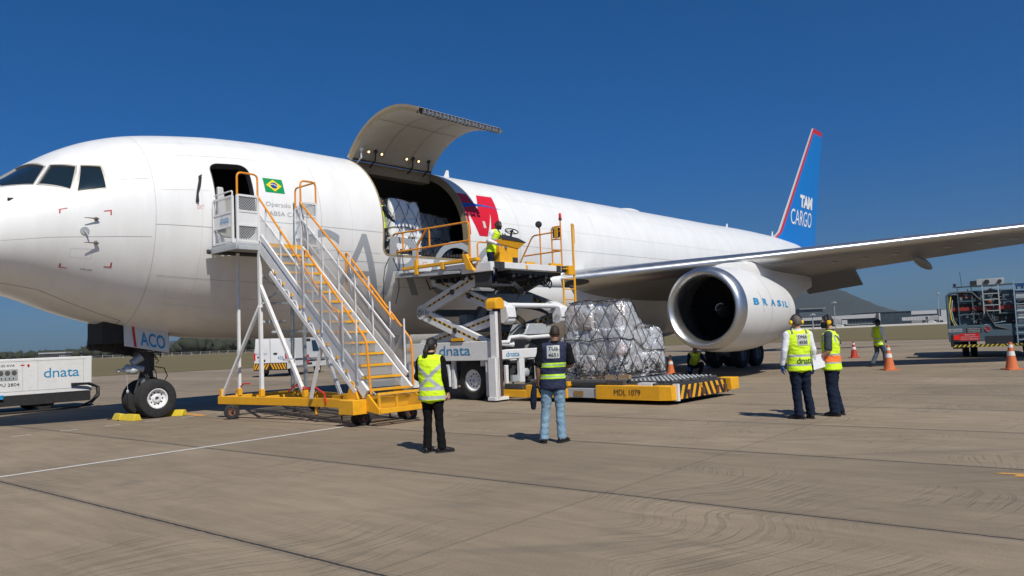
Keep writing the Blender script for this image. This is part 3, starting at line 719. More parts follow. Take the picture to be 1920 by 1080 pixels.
# cockpit glazing: panes inside frames
FRM = mat('window_frame', (.42,.40,.36), .45, .2, dirt_amt=.4, dirt=(.3,.2,.12))
for Wn in (W1, W2, W3):
    for sd in (1, -1):
        o = decal('cockpit_window', Wn, GLASS_D, AIR, off=-.03, step=.1, sd=sd)
    P = resample(Wn, .06); n = len(P); cx = sum(p[0] for p in P)/n; ca = sum(p[1] for p in P)/n
    for sd in (1, -1):
        mb = MB(); bse = 0
        for i in range(n):
            dx = P[i][0]-cx; da = (P[i][1]-ca)*SC_A; l = sqrt(dx*dx+da*da); k = 1+.045/l
            q0 = fs(*P[i], -.035); q1 = fs(*P[i], .006); q2 = fs(cx+dx*k, min(89, ca+da*k/SC_A), .007)
            for q in (q0, q1, q2): mb.v.append(Vector((q.x, q.y*sd, q.z)))
        for i in range(n):
            j = (i+1) % n
            for t in (0, 1): mb.f.append((bse+3*i+t, bse+3*j+t, bse+3*j+t+1, bse+3*i+t+1)); mb.m.append(0)
        mb.build('cockpit_window_frame', FRM, AIR, recalc=False)
# seams
def seams(name, lines, w=.012):
    mb = MB()
    for (x0, a0, x1, a1) in lines:
        L = sqrt((x1-x0)**2+((a1-a0)*SC_A)**2); n = max(2, int(L/.2)); ux = (x1-x0)/L; ua = (a1-a0)*SC_A/L; b0 = len(mb.v)
        for i in range(n+1):
            x = x0+(x1-x0)*i/n; a = a0+(a1-a0)*i/n
            mb.v += [fs(x-ua*w/2, a+ux*w/2/SC_A, .003), fs(x+ua*w/2, a-ux*w/2/SC_A, .003)]
        for i in range(n): mb.f.append((b0+2*i, b0+2*i+2, b0+2*i+3, b0+2*i+1)); mb.m.append(0)
    return mb.build(name, SEAM, AIR, recalc=False)
seams('panel_seams', [(5.17,88,5.17,-88),(9.4,40,9.4,-80),(17.4,60,17.4,-20),(22.0,88,22.0,0),(28.6,88,28.6,0),(35,88,35,-30),
    (1.9,-12,5.1,-12.5),(5.17,-6,6.5,-7),(7.55,-2.5,11.45,-2.5),(5.84,40,7.85,39.4),(4.35,23,5.1,22),(5.3,-33,9.4,-33),(9.4,-33,19,-33),(9.4,-19,19,-19),
    (14.95,-2.5,40,-2),(7.3,-43,9.4,-43)], .009)
SEAM_SAVE = SEAM; SEAM = mat('faint_seam', (.63,.63,.62), .5, var=.05)
seams('skin_laps', [(x,86,x,-60) for x in (6.2,8.0,10.4,19.2,20.9,24.0,26.2,31,33.2,37.5,40.2,43)]+[(5.3,55,11.4,55),(15,60,44,60),(15,40,44,40),(15,14,44,14),(5.3,14,6.4,14),(7.6,-14,11.4,-14),(15,-14,20,-14),(5.3,-50,17,-50),
   (3.55,-20,3.95,-20),(3.95,-20,3.95,-26),(3.95,-26,3.55,-26),(3.55,-26,3.55,-20),(8.6,-22,9.1,-22),(9.1,-22,9.1,-29),(9.1,-29,8.6,-29),(8.6,-29,8.6,-22),(5.6,-40,6.1,-40),(6.1,-40,6.1,-46),(6.1,-46,5.6,-46),(5.6,-46,5.6,-40)], .008)
SEAM = SEAM_SAVE
seams('nose_gear_door_seams', [(1.9,-66,3.2,-60),(3.2,-60,5.0,-72),(5.0,-72,5.0,-89),(1.9,-66,1.9,-89)], .03)
# nose gear bay doors closed forward part is in the skin; red jacking-area corner marks
REDM = mat('marking_red', (.50,.03,.05), .5)
for (x, a, sx, sa) in ((3.32,8.5,1,-1),(4.28,3.2,-1,-1),(4.37,-31,-1,1),(3.41,-35,1,1)):
    t = .028; l = .15; poly = [(x,a),(x+sx*l,a),(x+sx*l,a+sa*t*22),(x+sx*t,a+sa*t*22),(x+sx*t,a+sa*l*22),(x,a+sa*l*22)]
    decal('area_mark', poly, REDM, AIR, .004, .1)
text_obj('area_lettering', 'RVSM AREA', 3.80, 4.02, -34.5, -33.3, lambda x, y: fs(x, y, .004), BLK_T, AIR)
# probes
def probe(X, a):
    r = MB(); p, n = fs(X, a, None); r.tube([p, p+n*.06], [.045,.026], 10); q = p+n*.06; r.tube([q+V(.05,0,0), q, q+V(-.24,0,.0)], [.018,.016,.007], 8); r.build('pitot_probe', mat('probe_metal', (.25,.22,.2), .35, .8), AIR)
probe(3.98, -1.5); probe(4.00, -16)
r = MB(); p, n = fs(3.78, -8.5, None); r.tube([p, p+n*.012], [.09,.085], 16); r.tube([p+n*.012, p+n*.05+V(.07,0,-.12)], [.022,.012], 8); r.build('alpha_vane', LGREY, AIR)
r = MB(); p, n = fs(2.54, 30, None); r.tube([p, p+n*.03, p+n*.03+V(.09,0,.02)], [.03,.03,.015], 8); r.build('wiper_post', DK, AIR)
# crew door handle recess and lever, on the skin ahead of the door
r = MB(); pts = [fs(6.24,22.5,.03), fs(6.17,17.5,.05), fs(6.10,12,.035), fs(6.08,6.5,.03)]; r.tube(pts, [.028,.035,.024,.04], 8); r.tube([fs(6.17,17.5,.05), fs(6.2,22.5,.05), fs(6.27,23.5,.05)], .018, 6)
r.build('crew_door_handle', BLK, AIR)
text_obj('placard', 'EXIT', 6.08, 6.24, 2.2, 4.6, lambda x, y: fs(x, y, .004), mat('placard_pink', (.65,.30,.28), .6), AIR)
# flag of Brazil
fl = [(7.84,25.3),(8.38,24.8),(8.36,15.2),(7.84,15.6)]
decal('flag_field', [(7.84,25.2),(8.38,25.0),(8.38,15.2),(7.84,15.4)], mat('flag_green', (.0,.27,.08), .45, var=.03), AIR, .004, .1)
decal('flag_rhombus', [(7.89,20.3),(8.11,24.3),(8.33,20.1),(8.11,16.2)], mat('flag_yellow', (.80,.62,.01), .45, var=.03), AIR, .007, .1)
decal('flag_disc', [(8.11+.095*cos(t*pi/12), 20.25+.095*22*sin(t*pi/12)) for t in range(24)], mat('flag_blue', (.01,.05,.28), .45, var=.03), AIR, .010, .1, ds=.02)
decal('flag_band', [(8.02,20.9),(8.08,21.3),(8.14,20.8),(8.20,19.7),(8.197,19.2),(8.14,20.3),(8.08,20.8),(8.02,20.4)], mat('flag_white', (.75,.75,.75), .45, var=.03), AIR, .013, .05, ds=.02)
GT = mat('lettering_grey', (.36,.37,.38), .5, var=.04); GT2 = mat('lettering_slate', (.34,.37,.40), .45, var=.04)
mp = lambda x, y: fs(x, y, .005)
text_obj('operator_lettering', 'Operado por', 7.80, 8.84, 5.6, 9.2, mp, GT, AIR, step=.3)
text_obj('operator_lettering', 'ABSA CARGO', 7.87, 9.05, .9, 3.6, mp, GT, AIR, step=.3)
for ch, x0, x1, a0, a1 in (('C',8.75,9.98,-38.5,-3.6),('A',9.98,11.62,-38,-4.2),('R',11.72,13.18,-38,-4.2),('G',13.42,14.98,-38.5,-3.6),('O',15.22,17.0,-38.5,-3.6)):
    text_obj('cargo_lettering', ch, x0, x1, a0, a1, mp, GT2, AIR, bold=-.008, step=.11, res=6)
# red M with blue swoosh
RM = mat('logo_red', (.62,.012,.03), .4, var=.05)
decal('logo_letter', [(14.93,38),(15.37,38),(15.55,23.5),(15.86,38.5),(16.62,39),(16.45,14),(15.99,2.5),(15.93,3),(16.12,21.5),(15.78,1.5),(15.40,1.5),(15.03,20),(15.02,2),(14.93,1.5)], RM, AIR, .005, .1)
decal('logo_swoosh', [(14.93,27.8),(15.4,28.6),(16.0,28.4),(16.78,26.2),(16.0,27.0),(15.4,26.0),(14.93,23.8)], mat('swoosh_blue', (.01,.10,.42), .4, var=.05), AIR, .009, .1)
decal('placard_white', [(15.62,13.5),(15.74,13.5),(15.76,8),(15.64,8)], mat('placard', (.6,.55,.48), .5), AIR, .009, .05)
# antennas on the crown
for X, h in ((16.35,.36),(38.3,.3),(44.6,.5)):
    p = fs(X, 90, 0); r = MB(); r.hexa([p+V(-.12,-.02,-.02), p+V(.2,-.02,-.02), p+V(.2,.02,-.02), p+V(-.12,.02,-.02), p+V(.08,-.008,h), p+V(.18,-.008,h), p+V(.18,.008,h), p+V(.08,.008,h)]); r.build('blade_antenna', AWHITE, AIR)
p = fs(28.2, 90, 0); r = MB(); r.ell(p, (.9,.35,.16)); r.build('satcom_blister', AWHITE, AIR)

# ---- open main-deck cargo door
HY, HZ, PHI = .80, 7.20, radians(75)
def dr(X, an, off=0.0):
    p = fs(X, an, off); y = p.y-HY; z = p.z-HZ; return Vector((X, HY+y*cos(PHI)-z*sin(PHI), HZ+y*sin(PHI)+z*cos(PHI)))
b = MB(); b.grid(lambda u, v: dr(11.52+3.33*u, 70-83.5*v, .002), 12, 30); cdoor = b.build('cargo_door', PAINT, AIR, recalc=False)
b = MB(); b.grid(lambda u, v: dr(11.60+3.17*u, 68-80*v, -.17), 12, 30); lin = b.build('door_lining', BEI, cdoor, recalc=False)
b = MB()
for X, dx in ((11.52, .08), (14.85, -.08)): b.grid(lambda u, v: dr(X+dx*(u > .5), 70-83.5*v, .002-.172*u), 2, 30)
b.grid(lambda u, v: dr(11.52+3.33*v, 70, .002-.172*u), 1, 12)
b.build('door_edge', JAMB, cdoor, recalc=False)
b = MB(); b.grid(lambda u, v: dr(11.52+3.33*v, -13.5+u*1.5, .002-.172*u), 2, 12); b.build('door_lower_edge', mat('latch_black', (.03,.028,.026), .6, dirt_amt=.4, dirt=(.15,.12,.09)), cdoor, recalc=False)
b = MB(); R = random.Random(8)
for k in range(22):
    x = 11.68+k*.145; c = dr(x, -14.1, -.08)
    b.box(x-.02, x+.03, c.y-.03, c.y+.06, c.z-.07, c.z+.05)
    if k % 2: b.cyl((x, c.y+.03, c.z-.02), (x+.10, c.y+.03, c.z-.02), .035, 8)
b.build('door_latches', GREY, cdoor)
b = MB()
for x in (12.62, 13.72): b.grid(lambda u, v: dr(x+.02*u, 66-77*v, -.176), 1, 24)
for a in (28,): b.grid(lambda u, v: dr(11.62+3.1*v, a+.5*u, -.176), 1, 12)
b.build('lining_joints', mat('joint_brown', (.25,.2,.15), .7), lin, recalc=False)
b = MB()
for x, a in ((12.75,-2.5),(13.75,-4)):
    b.grid(lambda u, v: dr(x+.22*u, a+3*v, -.19), 2, 2)
b.build('latch_windows', mat('latch_window_brown', (.16,.09,.05), .5), lin, recalc=False)
text_obj('door_placard', 'NO', 13.22, 13.38, -5, -2.5, lambda x, y: dr(x, y, -.185), BLK_T, lin)
LAMP = emis('door_lamp_bulb', (1.0, .62, .28), 5)
for x in (12.02, 12.52, 13.52, 14.02):
    b = MB(); c = dr(x, 61, -.18); nrm = (dr(x, 61, -.3)-dr(x, 61, -.1)).normalized()
    b.tube([c, c+nrm*.03], [.075,.06], 16); hs = b.build('door_lamp', BEI, cdoor)
    b = MB(); b.ell(c+nrm*.035, (.03,.03,.03), 10, 6); b.build('bulb', LAMP, hs)
for x in (11.75, 12.28, 13.78, 14.45):
    b = MB(); a_ = dr(x, 60, -.18); e_ = Vector((x, .95, 7.02)); b.tube([a_, (a_+e_)/2+V(0,.12,-.05), e_], .028, 8); b.ell(a_, (.07,.07,.07), 10, 6); b.build('hinge_arm', DK if x != 11.75 else WHITE2, cdoor)
# door header across the opening top
b = MB(); b.box(11.52, 14.85, .45, .82, 6.86, 7.12); b.build('door_header', JAMB, AIR)
# ---- belly fairing
b = MB()
def fair(u, v):
    X = 17.6+15.4*u; t = sin(pi*min(1, max(0, u)))**.45 if 0 < u < 1 else 0
    a = radians(-180*v); c = cos(a); s = sin(a); e = .8
    hw = 2.15+.72*t; hz = .9+1.32*t
    return Vector((X, hw*(abs(c)**e)*(1 if c > 0 else -1), 3.35+hz*s*1.0-.0))
b.grid(fair, 44, 40); b.build('belly_fairing', PAINT, AIR, recalc=False)

# ---- wings: section function
def wing_le(Y): return 17.9+.67*Y, 3.45+.0775*Y
def wing_te(Y):
    if Y < 8.2: return 29.7+(Y-2.2)*.12
    return 30.42+(Y-8.2)*.366
def foil(u):
    """u 0..1 around: upper TE->LE->lower TE, returns (chord frac, thickness frac)"""
    if u < .5: c = (1-2*u); sg = 1
    else: c = 2*u-1; sg = -1
    c = c**1.7
    t = 5*(.2969*sqrt(c)-.126*c-.3516*c*c+.2843*c**3-.1036*c**4)
    cam = .10*c*(1-c)*(1-c*.3)*.45
    return c, (t*.98 if sg > 0 else -t*.92), cam
def wing_pt(Y, u, off=0, sd=1):
    X0, z0 = wing_le(Y); X1 = wing_te(Y); ch = X1-X0; th = .125-.025*min(1, Y/9); c, t, cam = foil(u)
    drop = .42*(1-min(1, Y/24))+.02
    return Vector((X0+ch*c, sd*Y, z0-drop*c*ch/10*1.6+t*th*ch+cam*ch*.5+(off if t > 0 else -off)))
def wing(sd):
    N = 44; us = [i/N for i in range(N+1)]; Ys = [1.6,2.4,3.4,4.6,6,7.2,8.2,10,12,14,16,18,20,22,23.4,23.8]
    mb = MB()
    def f(u, v):
        k = u*(len(Ys)-1); i = min(len(Ys)-2, int(k)); Y = Ys[i]+(Ys[i+1]-Ys[i])*(k-i); return wing_pt(Y, v, 0, sd)
    def mi(i, j):
        c, t, cam = foil((j+.5)/N); return 1 if c < (.075 if t < 0 else .13) and Ys[i] >= 1.6 else 0
    mb.grid(f, len(Ys)-1, N, mi)
    tip = [f(1, v) for v in us]; mb.add(tip, [tuple(range(len(tip)))], 0)
    w = mb.build('wing', [WGREY, ALU], AIR, angle=60)
    # control-surface lines beneath
    q = MB()
    for Y0, Y1, uu in ((2.6,7.0,.90),(9.4,17.8,.90),(18,23,.92)):
        for k in range(10):
            ya = Y0+(Y1-Y0)*k/10; yb = Y0+(Y1-Y0)*(k+1)/10
            q.add([wing_pt(ya,uu,.004,sd), wing_pt(yb,uu,.004,sd), wing_pt(yb,uu+.004,.004,sd), wing_pt(ya,uu+.004,.004,sd)], [(0,1,2,3)])
    for Y in (3.2, 9.2, 12.2, 15.6):
        for k in range(14, 30):
            q.add([wing_pt(Y,k/N,.004,sd), wing_pt(Y+.02,k/N,.004,sd), wing_pt(Y+.02,(k+1)/N,.004,sd), wing_pt(Y,(k+1)/N,.004,sd)], [(0,1,2,3)])
    q.build('wing_seams', SEAM, w, recalc=False)
    # drooped inboard aileron
    q = MB(); a = wing_pt(7.3, .965, 0, sd); c = wing_pt(9.35, .965, 0, sd); d = V(1.15, 0, -.62)
    q.hexa([a, c, c+d*.97, a+d, a+V(0,0,.26), c+V(0,0,.22), c+d*.97+V(0,0,.03), a+d+V(0,0,.03)]); q.build('inboard_aileron', WGREY, w)
    # flap track fairings
    for Y, L, rr in ((5.2,3.4,.34),(12.2,2.3,.17),(16.6,2.8,.22)):
        p = wing_pt(Y, .80, 0, sd); q = MB(); n = 10
        q.tube([p+V(L*(k/n-.35), 0, -.16-.30*(k/n)) for k in range(n+1)], [max(.02, rr*sin(pi*min(.985, .06+.9*k/n))**.6) for k in range(n+1)], 14); q.build('flap_track_fairing', WGREY, w)
    # fuel panels
    q = MB()
    for Y in (9.9,10.8,11.7,13.2,14.1,15,17):
        p = wing_pt(Y, .72, .0, sd); q.lathe([(0,0),(0,.16),(.012,.16),(.012,0)], p-V(0,0,.012), (0,0,1), 16)
    q.build('access_panels', LGREY, w)
    return w
wp = wing(1); wing(-1)
# root landing light
X0, z0 = wing_le(2.75)
q = MB(); q.grid(lambda u, v: wing_pt(2.95+.36*u*cos(2*pi*v), .530+.026*u*sin(2*pi*v), .008), 4, 24); q.build('landing_light', GLASS_D, wp, recalc=False)
# leading-edge root fairing blending into the body
q = MB(); q.ell((21.2,1.95,3.62),(3.0,.78,.55), 28, 18, M=Matrix.Rotation(radians(4),3,'Z')); q.build('wing_root_fairing', PAINT, AIR)

# ---- engines
def engine(sd):
    Y = 7.92*sd; ex, ez = 19.78, 2.30; O = V(ex, Y, ez); ax = (1, 0, -.02)
    b = MB(); outer_ = [(0,1.17),(.02,1.235),(.09,1.29),(.25,1.335),(.8,1.385),(1.4,1.405),(2.2,1.395),(3.0,1.345),(3.8,1.25),(4.5,1.14),(4.9,1.07)]
    lip = [(.9,1.10),(.45,1.035),(.2,1.045),(.06,1.10),(0,1.17),(.02,1.235),(.09,1.29),(.25,1.335),(.42,1.352)]
    b.lathe([(.42,1.352)]+[p for p in outer_ if p[0] > .5]+[(4.9,1.05),(4.2,1.12)], O, ax, 64)
    nac = b.build('engine', AWHITE, AIR, recalc=False)
    b = MB(); b.lathe(lip, O, ax, 64); b.build('intake_lip', ALU, nac, recalc=False)
    b = MB(); b.lathe([(.9,1.10),(1.5,1.17),(1.7,1.2)], O, ax, 64); b.build('intake_duct', mat('duct_grey', (.075,.07,.065), .5, .2), nac, recalc=False)
    b = MB()
    for k in range(38):
        t = 2*pi*k/38
        def bl(u, v, t=t):
            r = .27+.89*u; tw = (.5-v)*(.16/(.35+u*.9)); tt = t+tw*1.1; return O+V(1.42+.22*v*(1-.3*u), cos(tt)*r, sin(tt)*r)
        b.grid(bl, 3, 2)
    b.build('fan_blades', mat('fan_titanium', (.006,.006,.007), .6, .2), nac, recalc=False)
    b = MB(); b.lathe([(1.75,0),(1.75,1.2)], O, ax, 48); b.build('fan_backing', BLK, nac, recalc=False)
    b = MB(); b.lathe([(1.12,0),(1.15,.06),(1.24,.13),(1.36,.20),(1.52,.27)], O, ax, 28); sp = b.build('spinner', mat('spinner_dark', (.03,.03,.032), .35, .2), nac, recalc=False)
    b = MB(); b.tube([O+V(1.29-.08*k/10, .18*cos(.9+k*.28)*(1-.03*k), .18*sin(.9+k*.28)*(1-.03*k)) for k in range(11)], .012, 6); b.build('spinner_swirl', WHITE, sp)
    b = MB(); b.lathe([(3.9,.98),(4.9,.80),(5.7,.60),(6.0,.56),(6.0,.52),(5.6,.5)], O, ax, 40); b.build('core_nozzle', GREY, nac, recalc=False)
    b = MB(); b.lathe([(5.5,.34),(6.1,.3),(6.7,.05),(6.72,0)], O, ax, 24); b.build('exhaust_plug', GREY, nac, recalc=False)
    # pylon
    b = MB(); P = []
    for X, zt, zb, w in ((20.9,3.72,3.6,.04),(21.6,3.84,3.5,.16),(22.6,3.93,3.4,.20),(23.6,3.97,3.3,.24),(25.0,3.98,2.6,.24),(26.4,3.9,2.5,.22),(27.6,3.75,2.8,.16),(29.2,3.6,3.2,.05)):
        P.append((X, zt, zb, w))
    for (X, zt, zb, w) in P:
        for k in range(10):
            t = 2*pi*k/10; c = cos(t); s = sin(t); b.v.append(V(X, Y+w*(abs(c)**.6)*(1 if c > 0 else -1), (zt+zb)/2+(zt-zb)/2*(abs(s)**.6)*(1 if s > 0 else -1)))
    for i in range(len(P)-1):
        for k in range(10): b.f.append((i*10+k, i*10+(k+1)%10, (i+1)*10+(k+1)%10, (i+1)*10+k)); b.m.append(0)
    b.f += [tuple(range(10)), tuple(range((len(P)-1)*10, len(P)*10))]; b.m += [0, 0]
    b.build('pylon', AWHITE, AIR)
    if sd == 1:
        def nm(x, y):  # x metres aft of lip, y angle deg on the outboard side
            r = 0
            for (a, c), (d, e) in zip(outer_, outer_[1:]):
                if a <= x <= d: r = c+(e-c)*(x-a)/(d-a)
            r += .007; t = radians(y); return O+V(x, cos(t)*r, sin(t)*r-.02*x)
        for k, ch in enumerate('BRASIL'):
            x = (.80, 1.42, 2.06, 2.66, 3.22, 3.50)[k]; w = (.38,.38,.40,.36,.11,.32)[k]
            text_obj('brasil_lettering', ch, x, x+w, 2.5, 11.5, nm, BLUE_T, nac, bold=.04, step=.1)
        b = MB(); b.tube([nm(1.30+.1*(1-cos(t*pi/10)), 8+14*cos(t*pi/10)) for t in range(11)], .012, 6); b.build('nacelle_strake', AWHITE, nac)
        b = MB()
        for x in (2.15, 4.05):
            for k in range(20): b.add([nm(x,-80+k*8), nm(x+.014,-80+k*8), nm(x+.014,-72+k*8), nm(x,-72+k*8)], [(0,1,2,3)])
        b.build('nacelle_seams', SEAM, nac, recalc=False)
    return nac
engine(1); engine(-1)

# ---- fin and tailplanes
FB = mat('tail_blue', (.008,.17,.52), .35, var=.08, vs=.5); FR = mat('tail_red', (.50,.02,.03), .4, var=.05)
def finpt(v, w, side):
    """v 0 root..1 tip, w metres fraction 0..1 chord"""
    LEx = 44.9+(52.9-44.9)*v; 
    if v < .1: LEx -= (.1-v)*14*(.1-v)*10
    TEx = 51.75+(54.84-51.75)*v; z = 7.0+(15.85-7.0)*v; c = TEx-LEx
    t = .10*c*(sqrt(max(w, 0))*1.48-.63*w-1.7*w*w+1.42*w**3-.52*w**4)*.5
    return V(LEx+c*w, side*t, z)
b = MB(); NV = 24; ws = [0,.012,.03,.055,.085,.12,.2,.3,.4,.5,.6,.7,.8,.9,1.0]
for side in (1, -1):
    base = len(b.v)
    for i in range(NV+1):
        v = i/NV; c = finpt(v,1,1).x-finpt(v,0,1).x; w1 = .17/c; w2 = .44/c
        row = [0, w1*.3, w1, (w1+w2)/2, w2]+[w2+(1-w2)*k/9 for k in range(1, 10)]
        for w in row: b.v.append(finpt(v, w, side))
    nr = 14
    for i in range(NV):
        for j in range(nr-1):
            a = base+i*nr+j; b.f.append((a, a+nr, a+nr+1, a+1)); b.m.append(2 if j < 2 else (1 if (j < 4 or i == NV-1) else 0))
tipb = len(b.v)
fin = b.build('tail_fin', [FB, FR, LGREY], AIR, recalc=False, angle=60)
def fm(x, z):
    v = (z-7.0)/8.85; LE = 44.9+8*v; TE = 51.75+3.09*v; w = (x-LE)/(TE-LE); p = finpt(v, w, 1); return V(p.x, p.y+.02, p.z)
def fm2(x, z): return fm(x+(z-9)*.30, z)
text_obj('tail_lettering', 'TAM', 49.0, 51.35, 9.72, 10.62, fm2, WHITE, fin, bold=.06)
text_obj('tail_lettering', 'CARGO', 47.55, 51.35, 8.42, 9.5, fm2, WHITE, fin)
for sd in (1, -1):
    b = MB()
    def hs(u, v):
        Y = .5+8.8*u; X0 = 46.6+.72*Y; X1 = 51.6+.30*Y; c, t, cam = foil(v); ch = X1-X0; return V(X0+ch*c, sd*Y, 6.1+.12*Y+t*.09*ch)
    b.grid(hs, 10, 24); b.build('tailplane', AWHITE, AIR, angle=60, recalc=False)
b = MB(); b.lathe([(0,.25),(.5,.2),(.8,.1),(.82,0)], (54.3,0,6.4), (1,0,.05), 16); b.build('tail_cone', GREY, AIR)

# ---- nose gear
NG = thing  # alias not used as a thing of its own: the gear is part of the aircraft
b = MB(); b.cyl((5.85,0,.75),(5.80,0,2.3),.095,16); b.cyl((5.86,0,.47),(5.85,0,.9),.06,16); b.cyl((5.95,-.42,.47),(5.95,.42,.47),.06,14)
b.tube([(5.86,0,.47),(5.95,0,.47)],.07,10); ng = b.build('nose_gear', GREY, AIR)
b = MB(); b.tube([(5.78,.06,1.25),(5.60,.03,.62)],.03,8); b.box(5.66,6.02,-.16,.16,1.15,1.62); b.cyl((5.9,0,1.0),(5.88,0,1.2),.15,16)
b.tube([(5.95,.03,1.0),(6.28,.05,.85),(5.98,.02,.6)],[.05,.04,.05],8); b.box(5.7,5.98,-.12,.12,1.65,2.2)
R = random.Random(2)
for k in range(9):
    a = V(5.75+R.random()*.3, .14, 1.1+R.random()*.8); c = a+V(R.uniform(-.25,.35),.05,-R.uniform(.1,.5)); b.tube([a, (a+c)/2+V(.05,.08,-.05), c], .012, 5)
b.tube([(6.05,.1,1.25),(6.28,.12,1.2),(6.36,.12,1.0),(6.25,.1,.82),(6.05,.08,.85)],.014,6)
b.tube([(6.1,.3,2.0),(6.12,.3,1.5)],.014,6)
b.build('gear_fittings', DK, ng)
b = MB(); b.ell((5.52,.16,1.18),(.12,.1,.1)); b.ell((5.40,.12,1.22),(.10,.09,.12)); b.tube([(5.28,.1,1.2),(5.5,.14,1.25),(5.75,.16,1.2)],[.05,.08,.08],10); b.tube([(5.5,.1,1.35),(5.72,.12,1.5)],[.09,.11],10); b.ell((5.2,.1,1.18),(.06,.05,.05))
b.tube([(5.36,.16,1.1),(5.37,.18,.72)],.006,5); b.ell((5.37,.18,.68),(.035,.035,.05),8,6); b.build('taxi_lights', LGREY, ng)
for y, s in ((.36, 1), (-.36, -1)): wheel(ng, (5.95, y, .475), (0, s, 0), .475, .34, .25, WHITE, 'nose_wheel', 10)
DW = mat('gear_door_white', (.66,.66,.64), .4, dirt_amt=.3, dirt=(.4,.38,.35))
b = MB(); b.hexa([(5.14,.56,1.78),(6.2,.56,1.58),(6.2,.60,1.58),(5.14,.60,1.78),(5.17,.44,2.36),(6.23,.44,2.12),(6.23,.48,2.12),(5.17,.48,2.36)]); gd = b.build('nose_gear_door', DW, AIR, bevel=.01)
def gdm(x, z): return V(x, .608-(z-1.78)*.207, z-(x-5.14)*.205)
text_obj('gear_door_lettering', 'ACO', 5.52, 6.12, 1.86, 2.20, gdm, BLUE_T, gd, bold=.02)
b = MB(); P = [gdm(x, z) for x, z in ((5.36,1.80),(5.42,1.80),(5.40,2.385),(5.34,2.385))]; b.add(P, [(0,1,2,3)]); b.build('red_stripe', RED, gd, recalc=False)
b = MB(); b.hexa([(4.72,-.60,1.75),(6.15,-.60,1.45),(6.15,-.56,1.45),(4.72,-.56,1.75),(4.75,-.48,2.45),(6.15,-.48,2.15),(6.15,-.44,2.15),(4.75,-.44,2.45)]); b.box(4.75,6.1,-.56,-.50,1.70,1.80)
for k in range(6): b.box(4.8+k*.24,4.85+k*.24,-.53,-.44,1.7-.05*k,2.3-.04*k)
b.build('nose_gear_door', DK, AIR)
b = MB(); b.box(4.7,6.25,-.46,.46,1.86,2.35); b.build('gear_bay', BLK, AIR)

# ---- main gear
for sd in (1, -1):
    Yc = 4.65*sd; b = MB(); b.cyl((28.75,Yc,.6),(28.6,Yc-.25*sd,3.3),.16,16); b.cyl((28.04,Yc,.57),(29.46,Yc,.57),.12,12); b.tube([(28.7,Yc,1.4),(28.4,2.6*sd,2.7)],.08,10)
    for x in (28.04, 29.46): b.cyl((x,Yc-.6,.57),(x,Yc+.6,.57),.08,12)
    mg = b.build('main_gear', GREY, AIR)
    for x in (28.04, 29.46):
        for y in (-.57, .57): wheel(mg, (x, Yc+y, .57), (0, 1 if y > 0 else -1, 0), .57, .40, .28, GREY, 'main_wheel', 8)
    b = MB(); b.box(27.9,29.4,Yc+.28*sd-.02,Yc+.28*sd+.02,1.25,3.0); b.build('main_gear_door', AWHITE, AIR)
# ------------------------------------------------------------ boarding stairs at the crew door (stand frame)
ST = thing('boarding_stairs', 'tall white boarding stairs with orange handrails on a yellow base at the crew door', 'stairs', (7.5, 5.6, 0), frame='P')
PSIDE = perf('perforated_side', (.55,.56,.57), 1, 2, .045, .68)
PTREAD = perf('perforated_tread', (.34,.34,.33), 0, 1, .06, .55)
PFRONT = perf('perforated_front', (.45,.46,.46), 0, 2, .06, .58)
PYEL = perf('perforated_yellow', (.72,.36,.03), 0, 2, .05, .6)
XL, XR = 6.95, 8.05
def sz(Y): return 4.0-(Y-3.6)*.858
# platform
b = MB(); b.box(6.38, 8.52, 2.45, 3.62, 3.93, 4.0); b.box(6.38, 8.52, 3.56, 3.64, 3.84, 3.93); b.box(6.36, 6.42, 2.4, 3.64, 3.84, 3.96); b.box(8.48, 8.54, 2.4, 3.64, 3.84, 3.96)
pf = b.build('platform', LGREY, ST, bevel=.008)
b = MB(); b.cyl((6.30, 2.42, 3.9), (8.6, 2.42, 3.9), .055, 12); b.build('door_bumper', DK, pf)
def panel(name, a, c, z0, z1, mid=(.36,.66), text=None):
    """framed guard panel between plan points a and c: mesh / plain plate / mesh"""
    a = Vector((*a, 0)); c = Vector((*c, 0)); up = V(0,0,1); L = (c-a).length; d = (c-a).normalized(); H = z1-z0; fr = MB()
    for p in (a, c): fr.bar(p+up*z0, p+up*z1, .05, .05, up=d)
    for z in (z0+.02, z0+H*mid[0], z0+H*mid[1], z1): fr.bar(a+up*z, c+up*z, .04, .045)
    f = fr.build(name, WHITE, ST)
    n = d.cross(up)*.008
    for zz0, zz1, m, nm in ((z0, z0+H*mid[0], None, 'mesh_infill'), (z0+H*mid[0], z0+H*mid[1], WHITE, 'plate_infill'), (z0+H*mid[1], z1, None, 'mesh_infill')):
        q = MB(); w = a+d*.02; e = c-d*.02; mm = m or (PSIDE if abs(d.y) > abs(d.x) else PFRONT)
        if m: q.hexa([w+up*zz0-n, e+up*zz0-n, e+up*zz0+n, w+up*zz0+n, w+up*zz1-n, e+up*zz1-n, e+up*zz1+n, w+up*zz1+n])
        else: q.add([w+up*zz0, e+up*zz0, e+up*zz1, w+up*zz1], [(0,1,2,3)])
        q.build(nm, mm, f, recalc=bool(m))
    return f
pn = panel('guard_panel', (6.40, 2.55), (6.40, 3.42), 4.02, 5.08)
text_obj('guard_lettering', 'dnata', 2.98, 3.38, 4.48, 4.66, lambda x, z: V(6.375, x-.1, z), BLUE_T, pn, spacing=.95)
panel('guard_panel', (6.42, 3.60), (6.93, 3.60), 4.02, 5.08)
panel('guard_panel', (8.07, 3.60), (8.50, 3.60), 4.02, 5.08, (.30,.70))
panel('guard_panel', (8.50, 3.58), (8.50, 2.7), 4.02, 5.08, (.30,.70))
